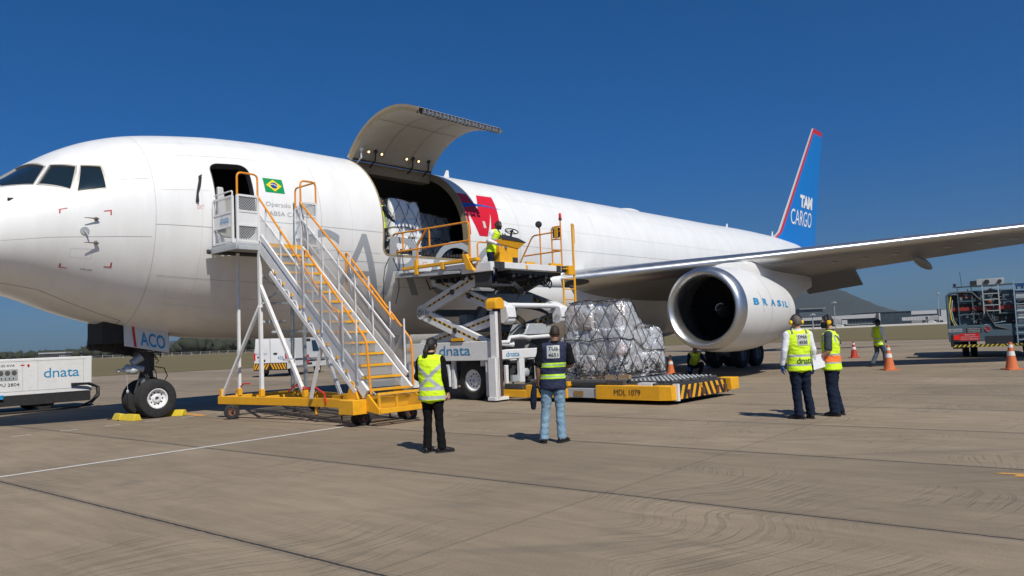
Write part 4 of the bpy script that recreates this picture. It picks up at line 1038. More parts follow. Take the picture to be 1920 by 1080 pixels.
def rail(name, pts, r=.024, m=ORG, parent=ST, n=5, rad=.12):
    """tube with rounded corners"""
    P = [Vector(p) for p in pts]; o = [P[0]]
    for i in range(1, len(P)-1):
        a, p, c = P[i-1], P[i], P[i+1]; k = min(rad, (a-p).length*.45, (c-p).length*.45); q0 = p+(a-p).normalized()*k; q1 = p+(c-p).normalized()*k
        for j in range(n+1):
            t = j/n; o.append(q0*(1-t)**2+p*2*t*(1-t)+q1*t*t)
    o.append(P[-1]); b = MB(); b.tube(o, r, 8); return b.build(name, m, parent)
rail('gate_rail', [(6.42,3.60,5.08),(6.42,3.60,5.60),(6.93,3.60,5.60),(6.93,3.60,5.08)])
rail('gate_rail', [(8.07,3.60,5.08),(8.07,3.60,5.62),(8.50,3.60,5.62),(8.50,3.60,5.08)])
rail('gate_rail', [(8.50,3.58,5.62),(8.50,2.7,5.62),(8.50,2.7,4.9)])
rail('gate_rail', [(6.40,3.42,5.08),(6.40,3.42,5.2),(6.40,2.6,5.2)],.018, WHITE)
# flight: stringers, treads
for X in (XL, XR):
    b = MB(); b.bar((X,3.62,3.93),(X,7.45,.62),.06,.20); b.build('stringer', WHITE, ST)
for k in range(14):
    Y = 3.66+k*.272; z = 4.0-.02-(k+1)*.234
    t = MB(); t.add([(XL+.03,Y,z),(XR-.03,Y,z),(XR-.03,Y+.29,z),(XL+.03,Y+.29,z)], [(0,1,2,3)])
    st = t.build('step', PTREAD, ST, recalc=False)
    t = MB(); t.box(XL+.03,XR-.03,Y+.27,Y+.305,z-.035,z+.012); t.build('step_nosing', YEL, st)
    t = MB(); t.add([(XL+.03,Y+.01,z+.02),(XR-.03,Y+.01,z+.02),(XR-.03,Y+.01,z+.195),(XL+.03,Y+.01,z+.195)], [(0,1,2,3)]); t.build('riser_mesh', PFRONT, st, recalc=False)
b = MB(); b.box(XL, XR, 3.60, 3.66, 3.90, 4.02); b.build('top_nosing', YEL, ST)
# bottom yellow step box
b = MB(); b.add([(7.02,7.62,.62),(7.88,7.62,.62),(7.98,7.86,.60),(6.95,7.86,.60)], [(0,1,2,3)]); b.build('step', PTREAD, ST, recalc=False)
b = MB(); b.bar((6.95,7.78,.62),(8.12,7.78,.62),.04,.05); b.bar((6.95,7.84,.30),(8.12,7.84,.30),.05,.10); b.bar((6.97,7.8,.3),(6.97,7.8,.62),.05); b.bar((8.10,7.8,.3),(8.10,7.8,.62),.05); b.bar((7.4,7.8,.3),(7.4,7.8,.62),.05)
b.prism([(7.35,.30),(7.84,.24),(7.84,.34),(7.50,.62)], (6.93,0,0), (0,1,0), (0,0,1), (.04,0,0)); b.prism([(7.35,.30),(7.84,.24),(7.84,.34),(7.50,.62)], (8.10,0,0), (0,1,0), (0,0,1), (.04,0,0))
fs_ = b.build('foot_step_frame', YEL, ST, bevel=.006)
b = MB(); b.add([(6.97,7.80,.34),(8.10,7.80,.34),(8.10,7.79,.61),(6.97,7.79,.61)], [(0,1,2,3)]); b.build('foot_step_mesh', PYEL, fs_, recalc=False)
# handrails: upper section and lower section, both sides
for X, s in ((XL, -1), (XR, 1)):
    up0 = V(X, 3.6, 5.08); k = .858
    if s < 0:
        rail('handrail', [up0, (X,6.35,2.36),(X,6.62,2.28),(X+.02,6.62,1.55)])
        rail('handrail', [(X+.05,5.2,2.75),(X+.05,5.35,3.70),(X+.05,7.42,1.66),(X+.05,7.52,.62)])
    else:
        rail('handrail', [up0, (X,7.0,2.02+.05)])
        rail('handrail', [(X+.12,5.22,2.7),(X+.12,5.22,3.72),(X+.12,7.4,1.64),(X+.12,7.42,.7)])
    # white posts
    b = MB()
    for Y in (3.9, 4.5, 5.1, 5.7, 6.3): b.bar((X,Y,sz(Y)-.05),(X,Y,sz(Y)+1.06),.028,.028,up=(0,1,0))
    for Y in (5.45, 6.1, 6.8, 7.25): b.bar((X+.06*s,Y,sz(Y)+.0),(X+.06*s,Y,sz(Y)+1.22),.028,.028,up=(0,1,0))
    b.build('rail_posts', WHITE, ST)
    # side mesh sheets
    b = MB(); b.add([(X,3.66,4.05),(X,7.0,sz(7.0)+.1),(X,7.0,sz(7.0)+.62),(X,3.66,4.66)], [(0,1,2,3)]); b.build('side_mesh', PSIDE, ST, recalc=False)
    b = MB(); b.bar((X,3.66,4.66),(X,7.0,sz(7.0)+.62),.03,.035); b.bar((X+.02*s,3.7,4.16),(X+.02*s,7.35,sz(7.35)+.16),.04,.10); b.build('mid_rail', WHITE, ST)
    b = MB(); b.add([(X+.09*s,5.3,sz(5.3)+.15),(X+.09*s,7.4,sz(7.4)+.1),(X+.09*s,7.4,sz(7.4)+.95),(X+.09*s,5.3,sz(5.3)+.98)], [(0,1,2,3)]); b.build('side_mesh', PSIDE, ST, recalc=False)
# lift legs under the flight: little brackets
b = MB()
for k in range(10): Y = 4.2+k*.3; b.bar((XL-.03,Y,sz(Y)-.14),(XL-.03,Y+.12,sz(Y)-.36),.03,.03,up=(1,0,0)); b.bar((XL-.03,Y+.12,sz(Y)-.36),(XL-.03,Y+.34,sz(Y)-.42),.025,.025,up=(1,0,0))
b.bar((XL-.03,4.1,3.28),(XL-.03,7.15,.66),.05,.09); b.build('lower_truss', WHITE, ST)
b = MB()
for k in range(9): Y = 4.3+k*.32; b.box(XL-.06,XL-.01,Y,Y+.05,sz(Y)-.16,sz(Y)-.10)
b.build('stringer_clips', YEL, ST)
# support frame
zb = .48
b = MB(); b.bar((6.95,3.6,3.88),(6.95,3.6,zb),.075,.075,up=(0,1,0)); b.build('support_post', WHITE, ST)
b = MB(); b.bar((6.93,3.6,2.55),(6.70,2.25,zb),.065,.065,up=(1,0,0)); b.build('support_post', WHITE, ST)
b = MB(); b.bar((6.95,3.62,3.02),(7.16,5.05,zb),.075,.075,up=(1,0,0)); b.build('support_post', WHITE, ST)
b = MB(); b.bar((6.95,2.62,3.88),(6.98,2.55,zb),.06,.06,up=(0,1,0)); b.build('support_post', WHITE, ST)
b = MB(); b.bar((8.45,2.6,3.9),(8.5,2.4,zb),.07,.07,up=(0,1,0)); b.build('support_post', LGREY, ST)  # far posts in grey: their shade is put into the colour
b = MB(); b.bar((8.05,3.6,3.9),(8.10,3.62,zb),.07,.07,up=(0,1,0)); b.build('support_post', LGREY, ST)
b = MB(); b.bar((8.05,3.62,3.0),(8.10,5.0,zb),.07,.07,up=(1,0,0)); b.build('support_post', WHITE, ST)
b = MB(); b.bar((6.95,6.05,1.75),(6.95,5.55,.5),.06,.06,up=(1,0,0)); b.bar((6.95,6.05,1.75),(8.05,6.3,.5),.05,.05,up=(0,1,0)); b.bar((8.05,6.05,1.75),(8.05,5.55,.5),.06,.06,up=(1,0,0)); b.build('flight_prop', WHITE, ST)
b = MB()
for z, x1 in ((2.62, 7.3), (2.2, 7.6)): b.bar((6.95,3.6,z),(x1,3.6,z),.04,.06)
for z, Y in ((2.62,3.75),(1.95,4.15),(1.32,4.6)): b.bar((6.9,Y,z),(8.08,Y,z),.04,.05)
b.bar((6.95,3.6,3.3),(8.05,3.6,2.6),.035,.035); b.bar((8.05,3.6,3.3),(6.95,3.6,2.6),.035,.035)
b.build('cross_braces', LGREY, ST)
# yellow base
b = MB(); z0, z1 = .32, .50
def beam(a, c, w=.10, za=z0, zc=z1): b.bar((a[0],a[1],(za+zc)/2),(c[0],c[1],(za+zc)/2),w,zc-za)
beam((6.66,2.2),(7.06,5.35)); beam((8.75,2.2),(8.1,5.35)); beam((6.66,2.25),(8.75,2.25)); beam((7.02,3.6),(8.55,3.6),.09); beam((7.06,5.3),(8.2,5.3),.09); beam((7.05,5.35),(7.02,7.2)); beam((8.12,5.35),(8.10,7.2)); beam((7.0,6.55),(8.1,6.55),.09); beam((6.85,7.22),(8.2,7.22),.14,.30,.52)
base = b.build('base_frame', YEL, ST, bevel=.008)
b = MB()
for (x, y) in ((6.70,2.25),(6.95,3.6),(7.14,5.05),(6.98,2.55)): b = MB(); b.bar((x,y,z1),(x,y,z1+.17),.10,.10,up=(0,1,0)); b.build('post_socket', YEL, base, bevel=.005)
b = MB(); b.prism([(-.28,0),(.16,0),(.0,.42),(-.1,.46)], (XL-.05,7.1,.42), (0,1,0), (0,0,1), (.09,0,0)); b.build('base_bracket', YEL, base, bevel=.005); b = MB(); b.prism([(-.28,0),(.16,0),(.0,.42),(-.1,.46)], (XR+.02,7.1,.42), (0,1,0), (0,0,1), (.09,0,0))
b.build('base_bracket', YEL, base, bevel=.005)
b = MB(); b.box(6.62,6.98,6.98,7.45,.24,.52); b.build('wheel_housing', YEL, base, bevel=.01)
b = MB(); b.box(8.12,8.4,6.98,7.45,.24,.52); b.build('wheel_housing', YEL, base, bevel=.01)
b = MB(); b.box(7.045,7.05,5.42,6.05,.36,.475); np_ = b.build('number_plate', BLK_T, base)
text_obj('plate_lettering', 'MGS 0176', 5.98, 5.46, .39, .455, lambda x, z: V(7.038, 5.44+ (5.98-x), z) if False else V(7.04, x, z), WHITE, base) if False else text_obj('plate_lettering', 'MGS 0176', 5.48, 5.98, .385, .46, lambda x, z: V(6.998, x, z), WHITE, base)
for (x, y) in ((6.80,2.75),(7.05,5.6),(7.07,6.45),(8.3,2.8),(8.1,5.6),(8.2,6.6)):
    b = MB(); b.cyl((x,y,.16),(x,y,.56),.035,10); j = b.build('levelling_jack', YEL, base)
    b = MB(); b.cyl((x,y,.03),(x,y,.2),.018,8); b.cyl((x,y,0),(x,y,.03),.05,12); b.build('jack_foot', DK, j)
for pts in ([(6.98,2.4,.60),(7.0,2.7,.78),(7.02,2.95,.78)], [(7.1,4.45,.62),(7.12,4.7,.74),(7.15,5.1,.70)], [(6.98,5.2,.68),(6.98,5.7,.72),(6.98,6.0,.60),(6.98,6.05,.4)], [(8.4,2.6,.6),(8.4,3.0,.76)]):
    b = MB(); b.tube(pts, .018, 6); b.build('jack_lever', RED, base)
RUST = mat('rusty_metal', (.22,.09,.05), .7, .1, dirt_amt=.5)
for (x, y, r) in ((6.56,2.95,.17),(8.75,3.0,.17),(7.02,7.28,.13),(7.02,7.05,.13),(8.2,7.28,.13),(8.2,7.05,.13)):
    w = wheel(base, (x,y,r), (-.35,.94,0), r, .08, r*.5, RUST, 'castor_wheel', 5)
    b = MB(); b.bar((x,y+.06,r),(x,y+.03,.34),.04,.015); b.bar((x,y-.06,r),(x,y-.03,.34),.04,.015); b.cyl((x,y-.07,r),(x,y+.07,r),.02,8); b.build('castor_fork', DK, w)
# ------------------------------------------------------------ main deck cargo loader (stand frame)
LD = thing('cargo_loader', 'white and yellow scissor-lift cargo loader raised to the open cargo door', 'cargo loader', (13.7, 6.2, 0), frame='P')
ROLL = mat('deck_rubber', (.05,.05,.052), .6, dirt_amt=.5, dirt=(.16,.15,.14), vs=4)
# --- chassis
b = MB(); b.box(12.02,12.14,2.7,6.05,1.05,1.55); b.box(15.1,15.22,2.7,6.05,1.05,1.55); b.box(12.14,15.1,2.7,2.82,1.05,1.5); b.box(12.14,15.1,5.5,5.62,.9,1.3)
ch = b.build('chassis', WHITE, LD, bevel=.012)
text_obj('chassis_lettering', 'dnata', 4.08, 5.28, 1.20, 1.46, lambda x, z: V(12.012, x, z), BLUE_T, ch, spacing=.95)
b = MB(); b.box(12.3,15.0,2.9,5.4,.75,1.1); b.box(12.5,14.9,3.2,4.3,.5,.8); b.build('chassis_underside', DK, ch)
b = MB(); b.box(11.98,12.02,4.6,5.05,1.58,1.66); b.box(11.99,12.0,2.75,2.95,1.36,1.44); b.build('access_step', YEL, ch)
for Y in (5.15, 3.15):
    for X, s in ((12.35, -1), (14.95, 1)): wheel(LD, (X, Y, .52), (s, 0, 0), .52, .34, .29, WHITE, 'road_wheel', 10)
b = MB(); b.box(12.05,12.4,3.8,4.4,.35,.95); b.build('side_locker', WHITE2, ch, bevel=.01)
for q_ in ((12.05,12.3,2.75,2.95,.3,1.05),(12.04,12.16,5.78,6.0,.12,1.2),(12.10,12.2,4.45,4.55,.3,1.1)): b = MB(); b.box(*q_); b.build('chassis_post', WHITE2, ch, bevel=.01)
# --- front frame at the lowered end
b = MB(); b.box(12.35,15.2,5.98,6.08,1.06,1.30); b.box(13.05,13.25,5.98,6.08,.42,1.06); b.box(13.75,13.87,5.98,6.08,.42,1.06); b.box(14.9,15.05,5.98,6.08,.42,1.06); b.box(12.5,12.6,6.0,6.08,.42,.9)
ff = b.build('front_frame', WHITE, LD, bevel=.01)
text_obj('frame_lettering', 'dnata', 12.52, 13.05, 1.12, 1.25, lambda x, z: V(x, 6.088, z), BLUE_T, ff, spacing=.95)
b = MB(); R = random.Random(21)
b.box(12.7,14.9,5.2,5.7,.45,1.0)
for k in range(26):
    a = V(12.6+R.random()*2.3, 5.72+R.random()*.15, .45+R.random()*.6); b.box(a.x-.08,a.x+R.uniform(.03,.16),a.y,a.y+.1,a.z-.05,a.z+R.uniform(.04,.14))
for k in range(16):
    a = V(12.6+R.random()*2.2, 5.85, .4+R.random()*.6); b.tube([a, a+V(R.uniform(-.2,.2),.04,-.15), a+V(R.uniform(-.3,.3),0,R.uniform(-.1,.3))], .014, 5)
b.build('hydraulic_block', DK, ff)
b = MB(); b.ell((13.45,5.95,.66),(.13,.05,.12)); b.box(12.8,13.05,5.95,6.03,.45,.62); b.build('valve_cover', LGREY, ff)
b = MB(); b.tube([(12.25,6.0,1.5),(12.7,6.02,1.5),(12.75,6.02,1.62),(13.2,6.02,1.64),(13.5,6.02,1.6),(14.4,6.0,1.62)], .055, 10); b.tube([(12.4,6.0,1.46),(12.9,6.0,1.42),(13.0,5.9,1.5)], .05, 10); b.build('exhaust_pipe', WHITE, ff)
b = MB(); b.prism([(13.5,1.68),(14.9,1.68),(14.8,1.86),(14.3,1.98),(13.7,1.98)], (0,5.3,0), (1,0,0), (0,0,1), (0,.6,0)); b.build('engine_cover', LGREY, ff, bevel=.02)
# --- scissor arms
HAZ = None
def hazmat():
    m = bpy.data.materials.new('hazard_stripes'); m.use_nodes = True; nt = m.node_tree; L = nt.links; b = nt.nodes['Principled BSDF']; b.inputs['Roughness'].default_value = .5
    tc = _n(nt, 'ShaderNodeTexCoord'); sp = _n(nt, 'ShaderNodeSeparateXYZ'); L.new(tc.outputs['Object'], sp.inputs[0])
    a = _n(nt, 'ShaderNodeMath', operation='MULTIPLY_ADD'); L.new(sp.outputs[1], a.inputs[0]); a.inputs[1].default_value = 1/.19; a.inputs[2].default_value = 50
    f = _n(nt, 'ShaderNodeMath', operation='FRACT'); L.new(a.outputs[0], f.inputs[0]); g = _n(nt, 'ShaderNodeMath', operation='GREATER_THAN'); L.new(f.outputs[0], g.inputs[0]); g.inputs[1].default_value = .5
    mx = _n(nt, 'ShaderNodeMix', data_type='RGBA'); L.new(g.outputs[0], mx.inputs['Factor']); mx.inputs['A'].default_value = (.75,.42,.02,1); mx.inputs['B'].default_value = (.02,.02,.02,1); L.new(mx.outputs['Result'], b.inputs['Base Color']); return m
HZ = hazmat()
HZW = mat('arm_white', (.70,.71,.72), .45, dirt_amt=.3, dirt=(.3,.28,.25))
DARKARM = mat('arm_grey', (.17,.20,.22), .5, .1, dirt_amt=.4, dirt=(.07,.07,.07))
def arm(X, a, c, w=.26, th=.12, m=None, stripe=True, s=-1):
    b = MB(); A = V(X, *a); C_ = V(X, *c); b.bar(A, C_, th, w); b.cyl(A-V(th*.7,0,0), A+V(th*.7,0,0), w*.52, 20); b.cyl(C_-V(th*.7,0,0), C_+V(th*.7,0,0), w*.52, 20)
    o = b.build('scissor_arm', m or HZW, LD, bevel=.01)
    if stripe:
        d = (C_-A).normalized(); up = V(1,0,0).cross(d); q = MB(); t = (th/2+.004)*s
        n_ = 1; p0 = A+d*.25+V(t,0,0)+up*(.02 if up.z > 0 else -.02); p1 = C_-d*.45+V(t,0,0)+up*(.02 if up.z > 0 else -.02); h = up*.028
        q.add([p0-h, p1-h, p1+h, p0+h], [(0,1,2,3)]); q.build('hazard_tape', HZ, o, recalc=False)
    q = MB(); M_ = (A+C_)/2; q.cyl(M_-V(th*.8,0,0), M_+V(th*.8,0,0), .075, 16); q.build('pivot_pin', DK, o)
    return o
LM, RMm = (3.02,2.46), (6.15,2.30)
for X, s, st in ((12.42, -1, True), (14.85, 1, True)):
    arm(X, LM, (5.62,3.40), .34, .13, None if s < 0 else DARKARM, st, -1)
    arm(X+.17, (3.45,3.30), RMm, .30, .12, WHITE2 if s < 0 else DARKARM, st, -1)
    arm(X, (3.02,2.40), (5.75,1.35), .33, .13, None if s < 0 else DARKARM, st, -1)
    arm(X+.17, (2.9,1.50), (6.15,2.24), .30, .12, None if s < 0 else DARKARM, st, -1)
# elbow castings and cross tubes
b = MB()
for X in (12.35, 14.6):
    b.prism([(5.55,2.52),(5.95,2.60),(6.32,2.42),(6.36,2.15),(6.22,1.98),(6.02,2.0),(6.0,2.3),(5.6,2.36)], (X,0,0), (0,1,0), (0,0,1), (.34,0,0))
b.cyl((12.6,6.12,2.46),(14.7,6.12,2.46),.07,14); b.cyl((12.4,6.18,2.1),(12.7,6.18,2.1),.14,18); b.cyl((14.6,6.18,2.1),(15.0,6.18,2.1),.14,18)
b.build('elbow_casting', WHITE, LD, bevel=.02)
b = MB(); b.cyl((12.3,3.0,2.43),(15.0,3.0,2.43),.06,12); b.cyl((12.4,4.33,2.92),(15.0,4.33,2.92),.07,12); b.cyl((12.4,4.4,1.88),(15.0,4.4,1.88),.07,12); b.box(12.7,14.7,3.2,3.4,2.30,2.5); b.box(12.7,14.7,4.2,4.5,2.02,2.3); b.box(12.75,14.7,5.0,5.25,2.55,2.85)
b.build('cross_tubes', DARKARM, LD, bevel=.01)
for X in (13.1, 14.3):
    b = MB(); b.cyl((X,3.6,1.3),(X,4.9,2.5),.09,14); cy = b.build('lift_cylinder', DARKARM, LD); b = MB(); b.cyl((X,4.9,2.5),(X,5.3,2.95),.05,12); b.build('piston_rod', HYD, cy)
b = MB(); R = random.Random(33)
def cable(P, r):
    P, _r = [Vector(p) for p in P], 0; o = []
    for i in range(len(P)-1):
        p0, p1, p2, p3 = P[max(i-1,0)], P[i], P[i+1], P[min(i+2,len(P)-1)]
        for j in range(6):
            t = j/6; o.append(.5*((2*p1)+(p2-p0)*t+(2*p0-5*p1+4*p2-p3)*t*t+(3*p1-p0-3*p2+p3)*t**3))
    b.tube(o+[P[-1]], r, 6)
for k in range(4):
    cable([(13.0+k*.05,5.7,3.3),(13.1+k*.06,5.95,3.0),(13.35+k*.05,5.9,2.8+.03*k),(13.25,5.7,2.5)], .02)
for k in range(3):
    cable([(13.3,5.9,2.42+.03*k),(13.9,6.0,2.36+.03*k),(14.45,6.0,2.2+.02*k),(14.5,5.9,1.95),(14.1,5.8,1.75-.04*k),(13.6,5.8,1.66-.03*k)], .024)
for k in range(3):
    cable([(13.0,5.8,2.3),(13.3,5.95,2.15-.06*k),(13.55,5.9,1.95-.05*k),(13.2,5.8,1.7)], .018)
for k in range(4):
    cable([(14.1+.2*k,5.6,3.3),(14.2+.2*k,5.8,3.12-.04*k),(14.6+.1*k,5.8,3.14),(14.9,5.7,3.3)], .02)
for k in range(8):
    x = 12.6+k*.3; b.tube([(x,3.0+k*.3,3.4),(x+.05,3.1+k*.3,3.1),(x,3.5+k*.3,3.15),(x,3.6+k*.3,3.4)], .018, 6)
b.build('hoses', BLK, LD)
# --- upper platform
b = MB(); b.box(12.12,15.16,3.6,5.45,3.42,3.56); b.box(12.9,15.16,5.45,6.0,3.42,3.56); b.box(12.05,12.14,5.0,6.1,3.36,3.60); b.box(12.12,15.2,6.0,6.12,3.44,3.6)
up = b.build('main_platform', WHITE, LD, bevel=.01)
b = MB(); b.box(12.2,15.1,3.6,5.4,3.33,3.42); b.box(12.14,12.9,5.42,6.02,2.98,3.04); b.box(12.14,12.9,5.42,5.46,3.04,3.42); b.box(12.14,12.18,5.46,6.0,3.04,3.42); b.box(12.9,15.1,5.45,6.0,3.34,3.42)
for k in range(7): b.box(12.3,15.0,3.7+k*.26,3.78+k*.26,3.22,3.33)
for k in range(9): b.box(13.0+k*.23,13.1+k*.23,5.5,6.0,3.24+.04*(k%3),3.34)
for x in (12.16, 12.36, 14.75, 14.98): b.box(x,x+.16,6.1,6.16,3.42,3.6)
b.build('platform_underframe', DK, up)
b = MB(); b.box(12.25,15.05,3.6,5.42,3.56,3.60); b.box(12.95,15.05,5.42,5.98,3.56,3.59); b.build('roller_deck', ROLL, up)
b = MB(); b.box(11.98,15.1,2.50,3.62,3.50,3.56); b.prism([(2.36,3.47),(2.36,3.60),(3.6,3.56),(5.0,3.44),(5.0,3.38),(3.6,3.42)], (11.98,0,0), (0,1,0), (0,0,1), (.05,0,0)); b.box(12.0,15.1,2.40,2.52,3.48,3.66)
br = b.build('bridge_platform', LGREY, LD, bevel=.008)
b = MB(); b.cyl((12.05,2.38,3.58),(15.1,2.38,3.58),.07,14); b.build('bridge_bumper', BLK, br)
b = MB(); b.box(12.0,12.04,4.42,5.3,3.50,3.62); b.build('access_plate', WHITE, br)
b = MB(); b.box(11.92,12.10,2.72,5.70,3.66,3.74); b.box(11.90,11.97,3.28,3.40,3.48,3.9); b.box(11.90,11.97,4.35,4.47,3.54,3.74); b.hexa([(11.90,5.34,3.44),(12.02,5.34,3.44),(12.02,5.60,3.40),(11.90,5.60,3.40),(11.90,5.20,3.86),(12.02,5.20,3.86),(12.02,5.36,3.86),(11.90,5.36,3.86)])
sg = b.build('side_guide', YEL, LD, bevel=.008)
# bridge handrail
rail('bridge_handrail', [(12.0,5.42,3.7),(12.0,5.42,4.72),(12.0,2.28,4.76),(12.0,2.24,4.22),(12.0,3.4,4.22),(12.0,5.42,4.22)], .026, ORG, LD)
for pts in ([(12.0,3.33,3.7),(12.0,3.33,4.30),(12.0,3.75,4.74)], [(12.0,3.85,4.73),(12.0,3.85,4.22)], [(12.0,2.72,4.75),(12.0,2.72,4.22)]):
    rail('handrail_post', pts, .026, ORG, LD)
b = MB(); b.bar((11.99,2.20,4.16),(11.99,2.20,4.68),.05,.03,up=(0,1,0)); b.build('rail_buffer', WHITE, LD)
b = MB(); b.tube([(12.0,3.55,3.72),(12.0,3.55,3.80),(12.0,3.72,3.80),(12.0,3.72,3.72)], .010, 6); b.build('grab_loop', ORG, LD)
# operator area: posts, console
rail('guard_rail', [(12.15,5.55,3.6),(12.15,5.55,4.18),(12.6,5.55,4.18)], .022, ORG, LD)
b = MB(); b.hexa([(12.50,5.62,3.6),(13.22,5.62,3.6),(13.22,6.02,3.6),(12.50,6.02,3.6),(12.50,5.62,4.08),(13.22,5.62,4.08),(13.26,6.02,4.0),(12.50,6.02,4.12)])
b.hexa([(12.50,5.62,4.05),(13.25,5.62,4.02),(13.25,6.04,4.0),(12.50,6.04,4.08),(12.50,5.55,4.20),(13.48,5.55,4.14),(13.48,6.10,4.18),(12.50,6.10,4.22)])
cn = b.build('control_console', YEL, LD, bevel=.015)
b = MB(); b.box(13.0,13.2,6.02,6.03,3.62,3.76); b.build('console_hatch', DK, cn)
b = MB(); b.hexa([(12.5,5.5,4.20),(13.5,5.5,4.14),(13.5,6.12,4.18),(12.5,6.12,4.22),(12.7,5.5,4.34),(13.3,5.5,4.30),(13.3,6.0,4.30),(12.7,6.0,4.36)]); b.build('control_panel', BLK_T, cn, bevel=.01)
b = MB(); c0 = V(13.2,5.85,4.50); ax = V(.3,0,.95).normalized(); e1 = V(.95,0,-.3).normalized(); e2 = V(0,1,0)
b.tube([c0+(e1*cos(t*pi/12)+e2*sin(t*pi/12))*.18 for t in range(24)], .015, 8, closed=True)
for t in (0, 2.1, 4.2): b.tube([c0, c0+(e1*cos(t)+e2*sin(t))*.18], .012, 6)
b.cyl(c0, c0-ax*.25, .03, 10); b.ell(c0, (.05,.05,.04), 10, 6); b.build('steering_wheel', BLK, cn)
b = MB()
for k in range(4): b.cyl((12.75+k*.1,5.75,4.3),(12.76+k*.1,5.73,4.42),.009,6); b.ell((12.76+k*.1,5.73,4.43),(.018,.018,.018),8,5)
b.build('control_levers', BLK, cn)
# right guard rail
X = 15.1
rail('guard_rail', [(X,4.42,3.62),(X,4.42,3.80),(X,5.0,4.62),(X,5.9,4.63),(X,6.05,4.63)], .022, ORG, LD)
rail('guard_rail', [(X,4.65,4.05),(X,6.02,4.06)], .022, ORG, LD)
for Y, z in ((5.28,4.80),(5.72,4.72),(6.06,4.95)): rail('guard_post', [(X,Y,3.6),(X,Y,z)], .022, ORG, LD)
rail('guard_rail', [(X,5.72,4.62),(X,5.74,4.78),(X,6.06,4.78)], .02, ORG, LD); rail('guard_rail', [(X,5.72,4.42),(X,6.06,4.40)], .02, ORG, LD); rail('guard_rail', [(X,5.72,4.12),(X,6.06,4.06)], .02, ORG, LD)
b = MB(); b.box(X-.03,X+.03,5.84,5.97,4.44,4.76); b.build('loudspeaker_box', YEL, LD, bevel=.005); b = MB(); b.box(X-.02,X+.02,5.78,5.84,4.46,4.74); b.box(X-.02,X+.02,5.97,6.02,4.46,4.74); b.build('box_sides', BLK, LD)
b = MB(); b.tube([(X,5.28,4.80),(X-.05,5.22,4.9)],[.02,.02],6); b.lathe([(0,0),(0,.09),(.06,.10),(.12,.07),(.13,0)], (X-.02,5.26,4.92), (-.7,.6,0), 18); b.build('work_lamp', BLK, LD)
b = MB(); b.cyl((X,6.06,4.95),(X,6.06,5.0),.05,12); b.build('beacon_base', DK, LD); b = MB(); b.lathe([(0,.045),(.13,.04),(.16,.02),(.165,0)], (X,6.06,5.0), (0,0,1), 14); b.build('red_beacon', RED, LD)
b = MB(); b.box(14.6,15.15,5.95,6.06,3.6,3.68); b.box(12.95+.6,13.9,5.98,6.05,3.6,3.67); b.build('deck_kick_plate', YEL, LD, bevel=.005)
b = MB(); b.box(13.42,13.50,6.122,6.126,3.46,3.56); b.build('warning_sticker', YEL, LD)
# ladder
lx = 15.32
b = MB(); b.tube([(lx+.15,6.2,1.7),(lx+.15,6.2,4.86)], .035, 8); b.tube([(lx-.38,6.2,.9),(lx-.38,6.2,3.2)], .03, 8)
for k in range(9): b.tube([(lx-.38,6.2,1.2+k*.29),(lx+.15,6.2,1.2+k*.29)], .018, 6)
b.tube([(lx+.15,6.2,4.84),(lx+.22,6.2,4.84),(lx+.24,6.2,4.7),(lx+.24,6.2,4.3),(lx+.15,6.2,4.25)], .014, 6); b.box(15.16,15.45,6.1,6.24,3.36,3.62)
b.build('ladder', YEL, LD)
b = MB()
b.tube([(14.9,6.25,.6),(14.9,6.25,2.0),(15.45,6.25,2.0),(15.45,6.25,.6)], .03, 8); b.tube([(15.35,6.3,1.8),(15.35,6.3,2.15),(15.55,6.3,2.3),(15.9,6.3,2.3)], .07, 8)
for k in range(4): b.bar((14.9,6.27,.8+k*.3),(15.45,6.27,1.15+k*.3),.06,.03)
b.build('folded_step_frame', YEL, LD)
# --- mast of the lowering platform
b = MB(); b.box(11.93,12.02,6.10,6.30,.12,2.30); b.build('mast', WHITE, LD, bevel=.006); b = MB(); b.box(11.86,11.92,6.05,6.3,.04,1.12); b.box(11.95,12.0,6.05,6.3,.04,1.12); b.box(11.84,12.36,6.02,6.28,.04,.12); b.build('mast_foot', WHITE, LD, bevel=.006)
b = MB(); b.box(12.03,12.16,6.10,6.28,.14,2.38); b.build('mast_channel', mat('chain_brown', (.07,.05,.045), .6, dirt_amt=.4), LD)
b = MB(); P = [(-.17,0),(.17,0)]+[(.17*cos(t*pi/10), .14+.15*sin(t*pi/10)) for t in range(0, 11)]; b.prism(P, (12.05,6.02,2.36), (1,0,0), (0,0,1), (0,.34,0)); b.build('mast_cover', YEL, LD, bevel=.01)
b = MB(); b.box(15.1,15.25,6.1,6.3,.12,2.3); b.build('mast', WHITE, LD, bevel=.006)
# --- lowering platform
z0, z1 = .10, .42
b = MB(); b.box(12.62,15.1,6.5,10.85,z0+.05,z1-.02); lp = b.build('lower_platform', GREY, LD, bevel=.008)
b = MB(); b.box(12.36,12.62,5.95,6.85,z0,z0+.18); b.box(12.36,12.66,6.85,8.15,z0,z1-.02); b.box(12.36,12.66,9.0,10.7,z0,z1); b.hexa([(12.36,10.70,z0),(12.66,10.70,z0),(12.66,10.98,z0),(12.42,10.98,z0),(12.36,10.70,z1),(12.66,10.70,z1),(12.66,10.98,z1),(12.42,10.98,z1)])
b.box(15.0,15.35,6.8,10.9,z0,z1); b.box(14.98,15.4,10.72,11.12,z0+.05,z1+.02)
yp = b.build('side_fairing', YEL, lp, bevel=.012)
text_obj('platform_lettering', 'MDL 1079', 9.52, 10.22, .20, .335, lambda x, z: V(12.352, x, z), BLK_T, yp)
b = MB(); b.box(12.40,12.60,8.15,9.0,z0+.02,z0+.24); b.build('side_rail', LGREY, lp, bevel=.008)
